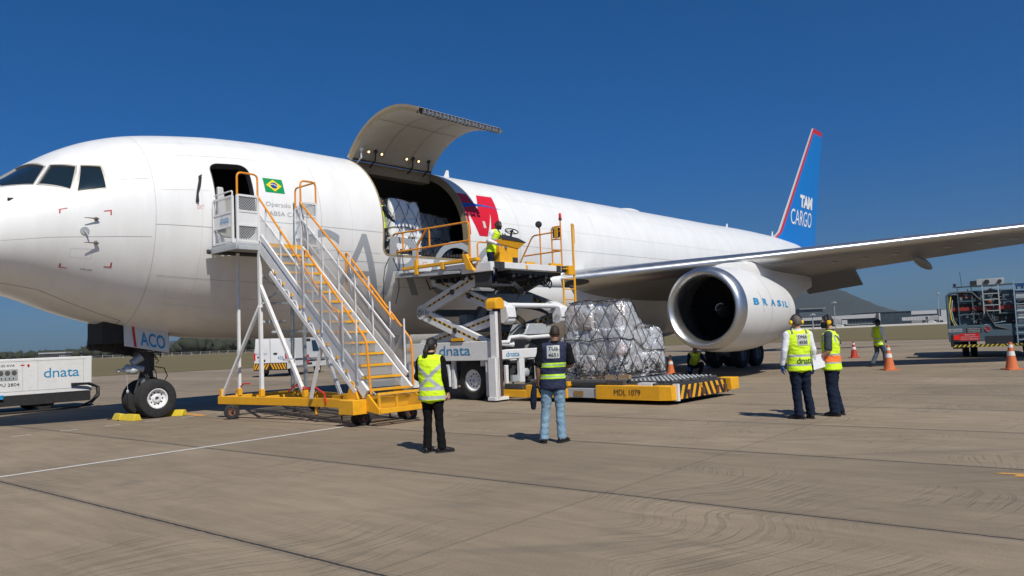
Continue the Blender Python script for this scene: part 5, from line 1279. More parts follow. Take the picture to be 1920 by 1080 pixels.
b = MB(); b.box(12.38,12.39,8.35,8.62,z0+.06,z0+.18); b.build('service_plate', mat('plate_brown', (.30,.17,.06), .5), lp)
# hazard end
b = MB(); b.hexa([(12.62,10.85,z0-.02),(15.05,10.85,z0-.02),(15.05,11.0,z0),(12.62,11.0,z0),(12.62,10.85,z1),(15.05,10.85,z1),(15.05,10.98,z1),(12.62,10.98,z1)]); ep = b.build('end_bumper', BLK_T, lp)
b = MB()
for k in range(9):
    x = 12.72+k*.265; s = .16 if k < 4 else -.16
    b.add([(x,11.004,z0+.01),(x+.12,11.004,z0+.01),(x+.12+s,10.99,z1-.01),(x+s,10.99,z1-.01)], [(0,1,2,3)])
b.build('bumper_stripes', YEL, ep, recalc=False)
b = MB(); b.box(12.60,12.68,10.9,11.03,z0-.02,z1+.03); b.build('corner_post', WHITE, ep)
b = MB()
for x in (13.05, 13.7, 14.4, 14.8): b.box(x,x+.1,10.99,11.05,.14,.30)
b.build('end_stops', mat('rust_stop', (.12,.05,.035), .7), ep)
# rollers on the deck
b = MB(); R = random.Random(6)
b.box(12.7,15.0,6.55,10.85,z1-.02,z1+.02)
for j in range(16):
    Y = 6.7+j*.27
    for k in range(5): b.cyl((12.80+k*.44,Y,z1+.045),(13.15+k*.44,Y,z1+.045),.045,10)
for j in range(9):
    for k in range(12): b.lathe([(0,.03),(.02,.02),(.022,0)], (12.85+k*.18,9.7+j*.12,z1+.085), (0,0,1), 8, 1)
b.build('deck_rollers', [ROLL, LGREY], lp)
b = MB(); b.cyl((12.55,6.9,z1+.05),(12.55,9.2,z1+.05),.075,14); b.box(12.45,12.62,9.25,9.7,z1,z1+.10); b.box(12.4,12.6,6.1,6.7,.3,.42); b.box(12.42,12.6,10.3,10.55,z1,z1+.05); b.build('edge_roller', ROLL, lp)
b = MB(); b.box(12.38,12.6,10.15,10.5,z1,z1+.06); b.build('corner_guide', WHITE, lp)
b = MB(); b.box(12.35,12.6,7.85,8.2,z1-.02,z1+.08); b.build('deck_stop', YEL, lp)
for (x, y) in ((12.9,7.2),(14.8,7.2),(12.9,10.4),(14.8,10.4)): wheel(lp, (x,y,.10), (1,0,0), .10, .1, .05, DK, 'platform_wheel', 4)
# ------------------------------------------------------------ cargo loads
def wrapmat():
    m = bpy.data.materials.new('stretch_wrap'); m.use_nodes = True; nt = m.node_tree; L = nt.links; b = nt.nodes['Principled BSDF']
    tc = _n(nt, 'ShaderNodeTexCoord'); sp = _n(nt, 'ShaderNodeSeparateXYZ'); L.new(tc.outputs['Object'], sp.inputs[0])
    vo = _n(nt, 'ShaderNodeTexVoronoi'); vo.inputs['Scale'].default_value = 1.6; vo.distance = 'CHEBYCHEV'; mp = _n(nt, 'ShaderNodeMapping'); mp.inputs['Scale'].default_value = (1,1,1.6); L.new(tc.outputs['Object'], mp.inputs['Vector']); L.new(mp.outputs[0], vo.inputs['Vector'])
    cr = _n(nt, 'ShaderNodeValToRGB'); cr.color_ramp.interpolation = 'CONSTANT'; e = cr.color_ramp.elements; e[0].position = 0; e[0].color = (.50,.52,.55,1); e[1].position = .35; e[1].color = (.42,.35,.31,1)
    x = e.new(.5); x.color = (.60,.61,.63,1); x = e.new(.72); x.color = (.40,.44,.48,1); x = e.new(.88); x.color = (.50,.40,.38,1)
    sep = _n(nt, 'ShaderNodeSeparateColor'); L.new(vo.outputs['Color'], sep.inputs[0]); L.new(sep.outputs[0], cr.inputs[0])
    no = _n(nt, 'ShaderNodeTexNoise'); no.inputs['Scale'].default_value = 4; no.inputs['Detail'].default_value = 8; no.inputs['Distortion'].default_value = 1.5; L.new(tc.outputs['Object'], no.inputs['Vector'])
    mx = _n(nt, 'ShaderNodeMix', data_type='RGBA'); L.new(no.outputs[0], mx.inputs['Factor']); L.new(cr.outputs[0], mx.inputs['A']); mx.inputs['B'].default_value = (.64,.65,.67,1); L.new(mx.outputs['Result'], b.inputs['Base Color'])
    b.inputs['Roughness'].default_value = .2; b.inputs['Metallic'].default_value = .25; b.inputs['Coat Weight'].default_value = .6; b.inputs['Coat Roughness'].default_value = .08
    n2 = _n(nt, 'ShaderNodeTexNoise'); n2.inputs['Scale'].default_value = 5; n2.inputs['Detail'].default_value = 7; n2.inputs['Distortion'].default_value = 2.6; n2.inputs['Roughness'].default_value = .55; m2 = _n(nt, 'ShaderNodeMapping'); m2.inputs['Scale'].default_value = (1,1,.55); L.new(tc.outputs['Object'], m2.inputs['Vector']); L.new(m2.outputs[0], n2.inputs['Vector'])
    bp = _n(nt, 'ShaderNodeBump'); bp.inputs['Strength'].default_value = .9; bp.inputs['Distance'].default_value = .06; L.new(n2.outputs[0], bp.inputs['Height']); L.new(bp.outputs[0], b.inputs['Normal']); L.new(bp.outputs[0], b.inputs['Coat Normal'])
    return m
WRAP = wrapmat()
NET = mat('cargo_net_cord', (.045,.043,.04), .85, var=.3, vs=6)
def load(label, X0, X1, Y0, Y1, zb, topf, seed, group=None, nets=15, cat='cargo pallet', wm=None):
    r = thing('pallet_load', label, cat, ((X0+X1)/2, (Y0+Y1)/2, zb), frame='P', group=group)
    cx, cy = (X0+X1)/2, (Y0+Y1)/2; hx, hy = (X1-X0)/2, (Y1-Y0)/2; nv = noise
    def rr_(u):
        # rounded rectangle walked at an even pace; returns unit coordinates
        rc = .16; a_ = hx-rc; b_ = hy-rc; q_ = pi/2*rc; Lp = 4*a_+4*b_+4*q_; d = (u % 1.0)*Lp
        for (kind, ln, f_) in (('s',b_,lambda v: (hx, v)),('c',q_,lambda v: (a_+rc*cos(v/rc), b_+rc*sin(v/rc))),('s',2*a_,lambda v: (a_-v, hy)),('c',q_,lambda v: (-a_-rc*sin(v/rc), b_+rc*cos(v/rc))),
                ('s',2*b_,lambda v: (-hx, b_-v)),('c',q_,lambda v: (-a_-rc*cos(v/rc), -b_-rc*sin(v/rc))),('s',2*a_,lambda v: (-a_+v, -hy)),('c',q_,lambda v: (a_+rc*sin(v/rc), -b_-rc*cos(v/rc))),('s',b_,lambda v: (hx, -b_+v))):
            if d <= ln+1e-9: x_, y_ = f_(d); return x_/hx, y_/hy
            d -= ln
        return 1.0, 0.0
    def surf(u, w, off=0.0):
        """u 0..1 round the perimeter, w 0..1 up the side, 1..2 over the top to the middle"""
        t = 2*pi*u; px_, py_ = rr_(u)
        k = 1.0 if w <= 1 else max(0.0, 2-w)
        if w <= 1: k = 1.0-.05*w-.07*max(0, w-.85)/.15*(w > .85)
        else: k = .88*(2-w)
        tx = cx+hx*px_*.9; ty = cy+hy*py_*.9; z1 = topf((tx-X0)/(X1-X0), (ty-Y0)/(Y1-Y0))
        x = cx+hx*px_*k; y = cy+hy*py_*k
        if w <= 1: z = zb+.06+(z1-zb-.06)*w
        else: z = topf((x-X0)/(X1-X0), (y-Y0)/(Y1-Y0))*(1)+.02*sin(3*w)
        P = Vector((x, y, z)); q = P*1.6+Vector((seed,0,0)); d = .035*nv.noise(q)+.022*nv.noise(q*2.7)+.020*abs(nv.noise(q*6.1))
        if w <= 1: kz = int((z-zb)/.62); ku = int(u*8+.5*(kz % 2)); d += .05*nv.cell(Vector((ku+.5, kz+.5, seed+.5)))-.02; fz = ((z-zb)/.62) % 1; fu = (u*8+.5*(kz % 2)) % 1; d -= .018*(max(0, 1-min(fz, 1-fz)*16)+max(0, 1-min(fu, 1-fu)*14))
        N = Vector((px_*(1 if w <= 1 else .2), py_*(1 if w <= 1 else .2), .15 if w <= 1 else 1)).normalized()
        return P+N*(d+off)
    b = MB(); NU, NW = 230, 92
    for i in range(NU):
        for j in range(NW+1): b.v.append(surf(i/NU, 2*j/NW))
    for i in range(NU):
        for j in range(NW): a = i*(NW+1)+j; c = ((i+1) % NU)*(NW+1)+j; b.f.append((a, c, c+1, a+1)); b.m.append(0)
    b.build('wrapped_cargo', wm or WRAP, r, angle=60)
    b = MB(); b.box(X0-.06, X1+.06, Y0-.06, Y1+.06, zb, zb+.03); b.build('pallet_sheet', mat('pallet_aluminium', (.5,.5,.5), .35, .8, dirt_amt=.4), r)
    b = MB()
    for k in range(5): yy = Y0+.1+k*(Y1-Y0-.3)/4; b.box(X0+.02, X0+.14, yy, yy+.3, zb+.03, zb+.13)
    b.build('timber_blocks', mat('pallet_wood', (.34,.23,.13), .8, var=.3), r)
    b = MB(); R = random.Random(seed)
    per = 2*(hx+hy)*2; Hh = 1.5
    for sgn in (1, -1):
        for k in range(nets):
            P = []; u0 = k/nets
            for j in range(41):
                w = 1.95*j/40; uu = u0+sgn*.17*w+.006*nv.noise(Vector((k*3.1, j*.35, sgn))); P.append(surf(uu, w, .022))
            b.tube(P, .0072, 5, caps=False)
    for w in (.06, .5, 1.0):
        b.tube([surf(i/120, w+.035*nv.noise(Vector((i*.15, w*9, seed))), .025) for i in range(120)], .011, 5, closed=True)
    # slack bundles of net round the foot
    for k in range(46):
        u = R.random(); w = abs(R.gauss(0, .12))+.04; P = []
        for j in range(14): u += R.uniform(-.012,.014); w = min(.55, max(.03, w+R.uniform(-.05,.05))); P.append(surf(u, w, R.uniform(.02,.07)))
        b.tube(P, .009, 5, caps=False)
    b.build('cargo_net', NET, r)
    return r
def top_big(a, c):
    # a: across X, c: along Y (towards the hazard end)
    a = a+.10*(c-.5); s = min(1, max(0, (a-.30)/.34)); s = s*s*(3-2*s); return 2.40-.60*s-.14*max(0, a-.6)
load('large net-covered silver-wrapped load with stepped top on the lowered loader platform', 12.85, 14.85, 7.7, 9.5, .50, top_big, 3, nets=17)
load('tall pale net-covered load standing inside the open cargo door, at its front side', 12.22, 13.55, .1, 1.98, 4.14, lambda a, c: 5.93-.04*a, 8, nets=13, wm=mat('white_wrap', (.78,.79,.80), .35, var=.1, coat=.3, bump=.6, bs=6))
load('shadowed net-covered load deep inside the hold at the aft side of the cargo door', 14.1, 15.9, -.9, .85, 4.14, lambda a, c: 5.9-.15*a, 14, nets=13)
text_o = None
# ------------------------------------------------------------ ground power unit
GP = thing('ground_power_unit', 'white trailer-mounted ground power unit at the left edge beyond the nose wheels', 'power unit', (5.6, -7.2, 0), frame='P')
gx0, gx1, gy0, gy1 = 2.9, 6.85, -8.1, -6.42
b = MB(); b.box(gx0,gx1+.06,gy0,gy1,.50,1.58); bd = b.build('cabinet', WHITE, GP, bevel=.02)
b = MB(); b.box(gx0+.05,gx1+.02,gy0+.1,gy1-.01,.20,.49); b.box(gx0,gx1-.3,gy0+.05,gy1-.1,.30,.50); b.build('trailer_frame', BLK, GP)
b = MB(); b.box(gx0+.2,gx1-.1,gy1,gy1+.006,1.50,1.508); b.box(gx0+.2,gx1-.1,gy1,gy1+.006,.62,.628)
for x in (5.0, 5.4, 6.66): b.box(x,x+.008,gy1,gy1+.006,.62,1.5)
b.build('door_gaps', SEAM, bd)
def gm(x, z): return V(x, gy1+.008, z)
text_obj('unit_lettering', 'dnata', 5.56, 6.54, .98, 1.27, gm, BLUE_T, bd, spacing=.95)
text_obj('unit_lettering', '120 KVA', 4.42, 4.80, 1.355, 1.42, gm, BLK_T, bd)
text_obj('unit_lettering', 'GPU 2804', 4.28, 4.92, .78, .87, gm, BLK_T, bd)
b = MB(); b.box(4.0,4.88,gy1,gy1+.012,.96,1.28); ip = b.build('instrument_panel', LGREY, bd)
b = MB()
for i in range(5): b.cyl((4.1+i*.17,gy1+.01,1.18),(4.1+i*.17,gy1+.03,1.18),.065,14); 
for i in range(8): b.cyl((4.06+i*.1,gy1+.01,1.02),(4.06+i*.1,gy1+.03,1.02),.018,8)
b.build('gauges', mat('gauge_face', (.10,.10,.09), .3), ip)
b = MB(); b.cyl((5.15,gy1,1.38),(5.15,gy1+.03,1.38),.03,10); b.box(4.95,5.05,gy1,gy1+.01,1.37,1.40); b.build('stop_button', RED, bd)
b = MB(); b.box(3.7,4.15,gy1,gy1+.05,.36,.58); b.build('socket_box', WHITE2, bd, bevel=.01)
b = MB(); b.box(3.9+.3,4.5,gy1,gy1+.06,.42,.54); b.build('blue_tag', BLUE_T, bd)
b = MB(); b.cyl((5.9,-7.2,1.58),(5.9,-7.2,1.70),.06,12); b.box(5.6,6.2,-7.4,-7.1,1.58,1.64); b.build('roof_vent', DK, bd)
for x in (3.7, 5.6): 
    for y, s in ((-6.6, 1), (-7.9, -1)): wheel(GP, (x, y, .31), (0, s, 0), .31, .22, .16, DK, 'trailer_wheel', 5)
b = MB(); b.tube([(6.3,gy1+.05,.72),(6.75,gy1+.1,.72),(7.0,gy1+.12,.62),(7.02,gy1+.12,.40),(6.85,gy1+.12,.18),(6.5,gy1+.15,.04),(5.9,gy1+.3,.035),(5.0,gy1+.5,.035),(4.3,gy1+.45,.035)], .032, 8); b.tube([(6.3,gy1+.05,.75),(6.8,gy1+.14,.74),(7.06,gy1+.16,.6),(7.06,gy1+.16,.35),(6.8,gy1+.2,.1),(6.3,gy1+.4,.035)], .026, 8); b.build('power_cable', BLK, GP)

# ------------------------------------------------------------ wheel chocks
CH = mat('chock_yellow', (.66,.50,.03), .5, dirt_amt=.45, dirt=(.25,.2,.08), vs=5)
def chock(x, y, rz, label, first=[None]):
    r = thing('wheel_chock', label, 'wheel chock', tuple(pw(x, y)), rz, group='yellow chocks at the nose wheels')
    b = MB(); b.prism([(-.12,0),(.12,0),(.05,.15),(-.05,.15)], (-.25,0,0), (0,1,0), (0,0,1), (.50,0,0)); b.build('block', CH, r, bevel=.012)
    b = MB(); b.tube([(.28,0,.12),(.36,.02,.05),(.42,.05,.012),(.3,.2,.012)], .012, 6); b.build('rope', BLK, r)
a0 = TH
chock(5.36, .45, TH+pi/2+.1, 'yellow wheel chock in front of the near nose wheel')
chock(5.30, -.12, TH+pi/2-.1, 'yellow wheel chock in front of the far nose wheel')
chock(6.45, .38, TH+pi/2+.5, 'single yellow wheel chock behind the nose wheels')

# ------------------------------------------------------------ traffic cones
CO = mat('cone_orange', (.60,.15,.045), .6, var=.1, dirt_amt=.4, dirt=(.3,.09,.03), vs=6); CRD = mat('cone_red', (.45,.035,.02), .6, var=.1, dirt_amt=.3); CW = mat('cone_band', (.68,.66,.62), .5, dirt_amt=.3)
def cone(x, y, h, label, m):
    r = thing('traffic_cone', label, 'traffic cone', (x, y, 0), group='traffic cones on the apron'); k = h/.75
    b = MB(); b.box(-.20*k,.20*k,-.20*k,.20*k,0,.03*k); b.lathe([(.03*k,.165*k),(.06*k,.155*k),(.30*k,.112*k),(.46*k,.085*k),(.60*k,.06*k),(.72*k,.04*k),(.75*k,.036*k),(.75*k,.02*k)], (0,0,0), (0,0,1), 28); b.build('cone_body', m, r)
    for z0, z1 in ((.38,.50),(.60,.68)):
        r0 = .112-(z0-.30)*.169; r1 = .112-(z1-.30)*.169; b = MB(); b.lathe([(z0*k,r0*k+.004),(z1*k,r1*k+.004)], (0,0,0), (0,0,1), 28); b.build('reflective_band', CW, r)
cone(5.98, 29.6, .72, 'small bright orange cone standing between the cargo load and the crouching man', CO)
cone(16.48, 37.35, .80, 'dark red cone farthest away, behind and left of the walking man', CRD)
cone(12.78, 26.31, .85, 'orange cone with white bands just in front of the walking man', CO)
cone(15.49, 24.03, .86, 'orange cone with white bands in front of the fuel truck', CO)

# ------------------------------------------------------------ white van
VN = thing('cargo_van', 'white panel van with rear chevrons and open side door, seen under the aircraft', 'van', (-13.75, 43.2, 0), -radians(10))
# local: +y forward, rear face at y=0, x right
VW = mat('van_white', (.72,.73,.74), .3, var=.04, coat=.4, dirt_amt=.15, dirt=(.45,.44,.42))
b = MB(); prof = [(0,.42),(0,1.25),(.05,2.0),(.14,2.28),(.5,2.36),(3.3,2.36),(3.9,2.25),(4.55,1.55),(5.1,1.28),(5.3,1.0),(5.3,.42)]
def van_sec(): 
    for x, k in ((-.98,.0),(-.90,.06)): pass
L_ = len(prof); xs_ = [(-1.0,0),(-.93,.055),(.93,.055),(1.0,0)]
for x, up_ in xs_:
    for (y, z) in prof:
        ins = 1-.13*max(0, (z-1.2)/1.16) if abs(x) > .95 else 1; b.v.append(V(x*ins, y, z+(up_ if z > 1 else 0)))
for i in range(3):
    for j in range(L_): b.f.append((i*L_+j, i*L_+(j+1) % L_, (i+1)*L_+(j+1) % L_, (i+1)*L_+j)); b.m.append(0)
b.f += [tuple(range(L_)), tuple(reversed(range(3*L_, 4*L_)))]; b.m += [0, 0]
vb = b.build('body', VW, VN, bevel=.03)
b = MB(); b.box(-.008,.008,-.006,0,.55,2.2); b.box(-.9,.9,-.006,0,.52,.535); b.build('rear_door_gap', DK, vb)
VP = mat('chevron_black', (.02,.02,.02), .5); b = MB(); b.box(-1.0,1.0,-.07,.02,.36,.78); bp_ = b.build('rear_bumper', VP, vb, bevel=.02)
b = MB()
for k in range(6):
    for s in (1, -1): x = s*(.02+k*.17); b.add([(x,-.075,.74),(x+s*.085,-.075,.74),(x+s*.26,-.075,.42),(x+s*.17,-.075,.42)], [(0,1,2,3)])
b.v = [V(max(-.99, min(.99, p.x)), p.y, p.z) for p in b.v]; b.build('chevrons', YEL, bp_, recalc=False)
for s in (-1, 1): b = MB(); b.box(s*.95-.05,s*.95+.05,-.03,.05,.95,1.35); b.build('tail_light', RED, vb)
b = MB(); b.box(-.78,-.42,-.02,.0,1.08,1.16); b.box(-.7,-.3,-.015,0,.86,.98); b.build('plate_recess', DK, vb)
b = MB(); b.ell((.32,-.02,1.3),(.13,.03,.05)); b.build('rear_handle', DK, vb)
vm = lambda x, z: V(x, -.012, z)
text_obj('van_lettering', 'FLY TAM', -.88, -.22, 1.24, 1.34, vm, BLUE_T, vb); text_obj('van_lettering', '456', .45, .80, .96, 1.16, vm, BLUE_T, vb)
sm = lambda y, z: V(1.0*(1-.13*max(0, (z-1.2)/1.16))+.008, y, z)
text_obj('van_lettering', 'TAM', .55, 2.0, 1.75, 2.05, sm, BLUE_T, vb, bold=.03)
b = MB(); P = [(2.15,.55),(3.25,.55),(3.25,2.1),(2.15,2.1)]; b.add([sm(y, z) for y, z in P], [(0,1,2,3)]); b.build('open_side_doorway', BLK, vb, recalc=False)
b = MB(); b.add([sm(y, z)+V(.01,0,0) for y, z in ((2.3,.62),(2.8,.62),(2.8,1.15),(2.3,1.15))], [(0,1,2,3)]); b.build('red_seat', RED, vb, recalc=False)
b = MB(); b.hexa([(1.03,.9,.55),(1.10,.9,.55),(1.10,2.1,.55),(1.03,2.1,.55),(.95,.9,2.1),(1.0,.9,2.1),(1.0,2.1,2.1),(.95,2.1,2.1)]); b.build('sliding_door', VW, vb, bevel=.02)
b = MB(); b.add([sm(y, z)+V(.006,0,0) for y, z in ((3.4,1.35),(4.35,1.35),(3.95,2.0),(3.4,2.0))], [(0,1,2,3)]); b.build('cab_window', GLASS_D, vb, recalc=False)
b = MB(); b.box(.98,1.012,.2,5.1,.75,.95); b.build('side_strip', DK, vb)
for y in (.95, 4.3):
    for x, s in ((-.85, -1), (.85, 1)): wheel(VN, (x, y, .34), (s, 0, 0), .34, .22, .2, LGREY, 'road_wheel', 6)

# ------------------------------------------------------------ fuel truck
FT = thing('fuel_truck', 'dark blue-grey aviation refuelling truck with hoses, ladder and striped rear bumper at the right edge', 'fuel truck', (19.12, 32.7, 0), -radians(29))
FB_ = mat('truck_slate', (.075,.125,.16), .45, var=.15, dirt_amt=.3, dirt=(.16,.17,.17), vs=2); FD = mat('truck_dark', (.02,.025,.03), .6); FL_ = mat('pale_blue_tube', (.30,.42,.52), .4, .2)
b = MB(); b.box(-.62,3.6,0,.3,.75,1.50); b.box(-.45,3.6,.3,7,1.0,1.5); b.box(.1,3.6,.7,6.8,1.5,3.1); b.box(-.3,3.6,3.0,6.8,1.5,2.9); tk = b.build('body', FB_, FT, bevel=.02)
b = MB(); b.box(-.5,3.5,.3,1.3,1.5,2.95); b.box(-.45,.0,1.0,3,.4,1.0); b.box(.9,2.4,-.01,.2,.62,.98); b.build('pump_compartment', FD, FT)
b = MB()
for (x0, x1, z0, z1) in ((-.1,.55,2.5,3.0),(-.1,.6,1.5,2.2),(.7,1.3,1.35,2.0),(.75,1.35,2.3,3.1),(1.75,2.3,2.05,3.05),(3.2,3.7,1.4,3.0)): b = MB(); b.box(x0,x1,.25,.5,z0,z1); b.build('equipment_cabinet', FB_, FT, bevel=.015)
b = MB(); b.box(-.38,3.6,.16,.22,2.18,2.34); b.box(.0,.55,.15,.22,2.78,2.86); b.box(-.05,.1,.14,.2,2.9,3.0); b.build('red_bands', mat('truck_red', (.30,.025,.02), .5, dirt_amt=.4), FT)
for pts, r_, m in (([(-.58,.1,1.1),(-.58,.1,2.9),(-.45,.1,3.02),(.05,.1,3.05)],.06,FB_),([(-.2,.12,3.05),(.5,.1,3.0),(.9,.05,2.55),(1.1,0,1.9),(1.35,.0,1.4),(1.9,.05,1.25)],.055,FD),([(-.4,.15,2.9),(-.5,.1,2.4),(-.45,.1,1.8),(-.3,.15,1.45)],.035,CH),([(-.35,.15,2.7),(-.42,.1,2.2),(-.35,.1,1.7),(-.2,.15,1.45)],.03,FL_),([(3.3,.1,2.9),(3.55,0,2.3),(3.4,0,1.7),(3.0,.1,1.4)],.05,FD),([(1.9,.1,2.6),(2.2,.05,2.4),(2.6,.05,2.6)],.02,FL_),([(.0,.05,1.38),(.5,.02,1.42),(1.0,.05,1.5),(1.8,.02,1.62)],.02,FL_)):
    b = MB(); b.tube(pts, r_, 10); b.build('hose', m, FT)
b = MB()
for x in (-.1, .5, 1.35, 2.35, 3.15): b.bar((x,.1,1.5),(x,.1,3.3),.05)
for z in (3.28, 2.62, 2.0): b.bar((-.15,.1,z),(3.6,.1,z),.05)
b.bar((-.3,.1,3.28),(3.6,.1,3.34),.05); b.build('frame_tubes', FB_, FT)
def lad(x0, x1, z0, z1, y, m, n, r_=.025):
    b = MB(); b.bar((x0,y,z0),(x0,y,z1),.05,.05,up=(1,0,0)); b.bar((x1,y,z0),(x1,y,z1),.05,.05,up=(1,0,0))
    for k in range(n): z = z0+(z1-z0)*(k+.5)/n; b.bar((x0,y,z),(x1,y,z),.05,.04)
    b.build('ladder', m, FT)
lad(2.22, 2.98, .62, 3.5, -.08, FL_, 9); lad(.95, 1.6, 2.0, 3.3, .0, LGREY, 5)
b = MB(); b.box(2.28,2.92,.0,.1,1.5,2.3); b.box(2.28,2.92,-.02,.1,2.55,2.9); b.build('chequer_plate', LGREY, FT); b = MB(); b.box(2.3,2.9,-.03,.0,2.95,3.05); b.box(2.3,2.9,-.03,.0,3.15,3.35); b.build('blue_panel', mat('panel_blue', (.12,.3,.62), .4), FT)
b = MB()
for z in (1.6,1.72,1.88,2.02): b.box(2.32,2.7,-.04,.0,z,z+.06)
b.build('white_labels', WHITE, FT)
b = MB(); b.box(.75,1.9,.5,1.6,3.3,3.62); b.cyl((1.15,.48,3.48),(1.15,.5,3.48),.13,16); b.build('roof_unit', LGREY, FT, bevel=.03); b = MB(); b.cyl((1.18,.40,3.48),(1.18,.5,3.48),.11,16); b.cyl((1.72,.40,3.48),(1.72,.5,3.48),.08,16); b.box(.5,.76,.5,1.5,3.3,3.56); b.build('roof_lamps', FD, FT)
b = MB(); b.cyl((-.2,.15,3.3),(-.2,.15,3.45),.07,10); b.tube([(.1,.2,3.3),(.06,.2,4.0)], .012, 5); b.tube([(3.15,.2,3.4),(3.12,.2,4.1)], .012, 5); b.tube([(3.2,.2,3.4),(3.2,.2,3.6)],.06,8); b.build('aerials', FD, FT)
b = MB(); b.box(-.48,3.7,-.14,-.04,.50,.62); hb = b.build('striped_bumper', BLK_T, FT)
b = MB()
for k in range(22): x = -.46+k*.19; s = .1 if k < 11 else -.1; b.add([(x,-.145,.505),(x+.09,-.145,.505),(x+.09+s,-.145,.615),(x+s,-.145,.615)], [(0,1,2,3)])
b.build('bumper_stripes', CH, hb, recalc=False)
FT.scale = (.87, 1, .92)
tm = lambda x, z: V(x, -.012, z)
b = MB(); b.box(-.18,.68,-.008,0,.80,1.13); sg_ = b.build('warning_sign', RED, tk)
for t, z0, z1, xa, xb in (('ATENCAO!',1.035,1.09,.05,.5),('VEICULO SUJEITO A',.93,.985,-.12,.62),('PARADAS FREQUENTES',.835,.89,-.12,.62)): text_obj('sign_lettering', t, xa, xb, z0, z1, tm, WHITE, sg_)
b = MB(); b.box(-.62,-.03,-.01,0,1.20,1.36); pl_ = b.build('licence_plate', LGREY, tk); text_obj('plate_lettering', 'LXB 2320', -.58, -.07, 1.23, 1.33, tm, BLK_T, pl_)
b = MB(); b.box(.15,.78,-.01,0,1.14,1.38); sb = b.build('notice_board', BLK_T, tk)
for i, t in enumerate(('EMERGENCIA', 'COMBUSTIVEL', 'INFLAMAVEL')): text_obj('notice_lettering', t, .2, .73, 1.31-i*.075, 1.355-i*.075, lambda x, z: V(x, -.016, z), WHITE, sb)
b = MB(); b.lathe([(0,0),(0,.13),(.01,.13)], (1.02,0,1.3), (0,-1,0), 24); b.build('round_sign', WHITE, tk); b = MB(); b.tube([(1.02+.10*cos(t*pi/10),-.016,1.3+.10*sin(t*pi/10)) for t in range(20)], .014, 5, closed=True); b.bar((.95,-.016,1.3),(1.09,-.016,1.3),.01,.03); b.build('round_sign_ring', RED, tk)
b = MB(); b.box(.05,.3,.12,.2,1.92,2.06); b.box(.3,.9,.20,.24,1.92,2.08); b.build('jet_plate', BLK_T, FT); text_obj('jet_lettering', 'JET A-1', .36, .84, 1.95, 2.05, lambda x, z: V(x, .19, z), WHITE, FT)
text_obj('maker_lettering', 'REFUELLER', 1.1, 1.9, .86, .93, tm, BLK_T, tk) if False else None
for x in (-.42, 3.35): b = MB(); b.box(x,x+.25,-.03,0,.84,1.06); b.build('tail_light', emis('tail_light_red', (.6,.02,.01), .25) if 'tail_light_red' not in bpy.data.materials else bpy.data.materials['tail_light_red'], tk)
b = MB(); b.box(-.5,-.42,-.02,.02,.55,1.1); b.box(-.55,-.2,.1,.16,.52,.85); b.build('mudflap', FD, FT)
for x, s in ((-.0,-1),(.36,-1),(2.6,1),(2.96,1)): wheel(FT, (x+.1, 1.6, .5), (s, 0, 0), .5, .28, .27, LGREY, 'road_wheel', 8)
b = MB()
for k in range(4): b.cyl((-.22+k*.0,.16,1.42),(-.22,.16,1.44),.02,6)
b.cyl((1.4,-.05,.68),(1.4,-.02,.68),.06,12); b.build('tow_coupling', DK, FT)
b = MB(); R = random.Random(77)
for k in range(34):
    x = R.uniform(-.1,3.4); z = R.uniform(1.55,3.1); w_ = R.uniform(.03,.16); b.box(x,x+w_,.02+R.random()*.2,.3,z,z+R.uniform(.03,.2))
b.build('pump_fittings', GREY, FT)
b = MB()
for k in range(14):
    x = R.uniform(0,3.2); z = R.uniform(1.6,3.1); P = [(x,.05,z)]
    for j in range(5): x += R.uniform(-.18,.22); z += R.uniform(-.22,.14); P.append((x,.04+R.random()*.1,z))
    b.tube(P, R.uniform(.012,.03), 6)
b.build('pipework', FD, FT)
b = MB(); b.ell((1.22,.12,2.55),(.10,.06,.09)); b.build('orange_float', CO, FT)
# ------------------------------------------------------------ people
SKIN_A = mat('skin_brown', (.26,.13,.08), .55, var=.12, vs=8); SKIN_B = mat('skin_tan', (.48,.26,.18), .55, var=.12, vs=8); SKIN_C = mat('skin_dark', (.09,.045,.028), .5, var=.12, vs=8)
HAIRB = mat('hair_black', (.012,.009,.008), .5, var=.4, vs=25, bump=.5, bs=90); HAIRG = mat('hair_greying', (.13,.105,.085), .6, var=.5, vs=30, bump=.5, bs=90)
FL = mat('vest_fluorescent', (.66,.92,.015), .75, var=.10, vs=5, bump=.35, bs=14); SILV = mat('vest_reflective', (.40,.43,.43), .45, var=.08, bump=.3, bs=14); ORV = mat('vest_orange', (.95,.20,.03), .7, var=.06)
TRIM = mat('vest_trim', (.16,.22,.12), .7); NAVYV = mat('vest_navy', (.012,.018,.055), .8, var=.3, vs=6, bump=.4, bs=12); LIME = mat('vest_lime_band', (.50,.85,.03), .6, var=.15, vs=14)
BLKC = mat('cloth_black', (.008,.008,.009), .95, spec=.15, var=.4, vs=6, bump=.4, bs=18); NAVYC = mat('cloth_navy', (.010,.017,.036), .95, spec=.2, var=.4, vs=6, bump=.4, bs=18); WHC = mat('cloth_white', (.72,.74,.78), .75, var=.06, bump=.4, bs=14)
GRC = mat('cloth_slate', (.035,.047,.055), .85, var=.3, vs=6, bump=.4, bs=18)
JEAN = mat('denim_light', (.20,.33,.44), .85, var=.5, vs=3.5, dirt_amt=.5, dirt=(.38,.48,.55), bump=.5, bs=22); JEAND = mat('denim_dark', (.05,.08,.12), .85, var=.4, vs=5, bump=.5, bs=22)
GLOVE = mat('glove_blue', (.01,.09,.30), .6, bump=.3, bs=30); SHOE = mat('shoe_black', (.014,.013,.013), .4, var=.3); MUFF = mat('ear_defender_yellow', (.85,.50,.0), .4)
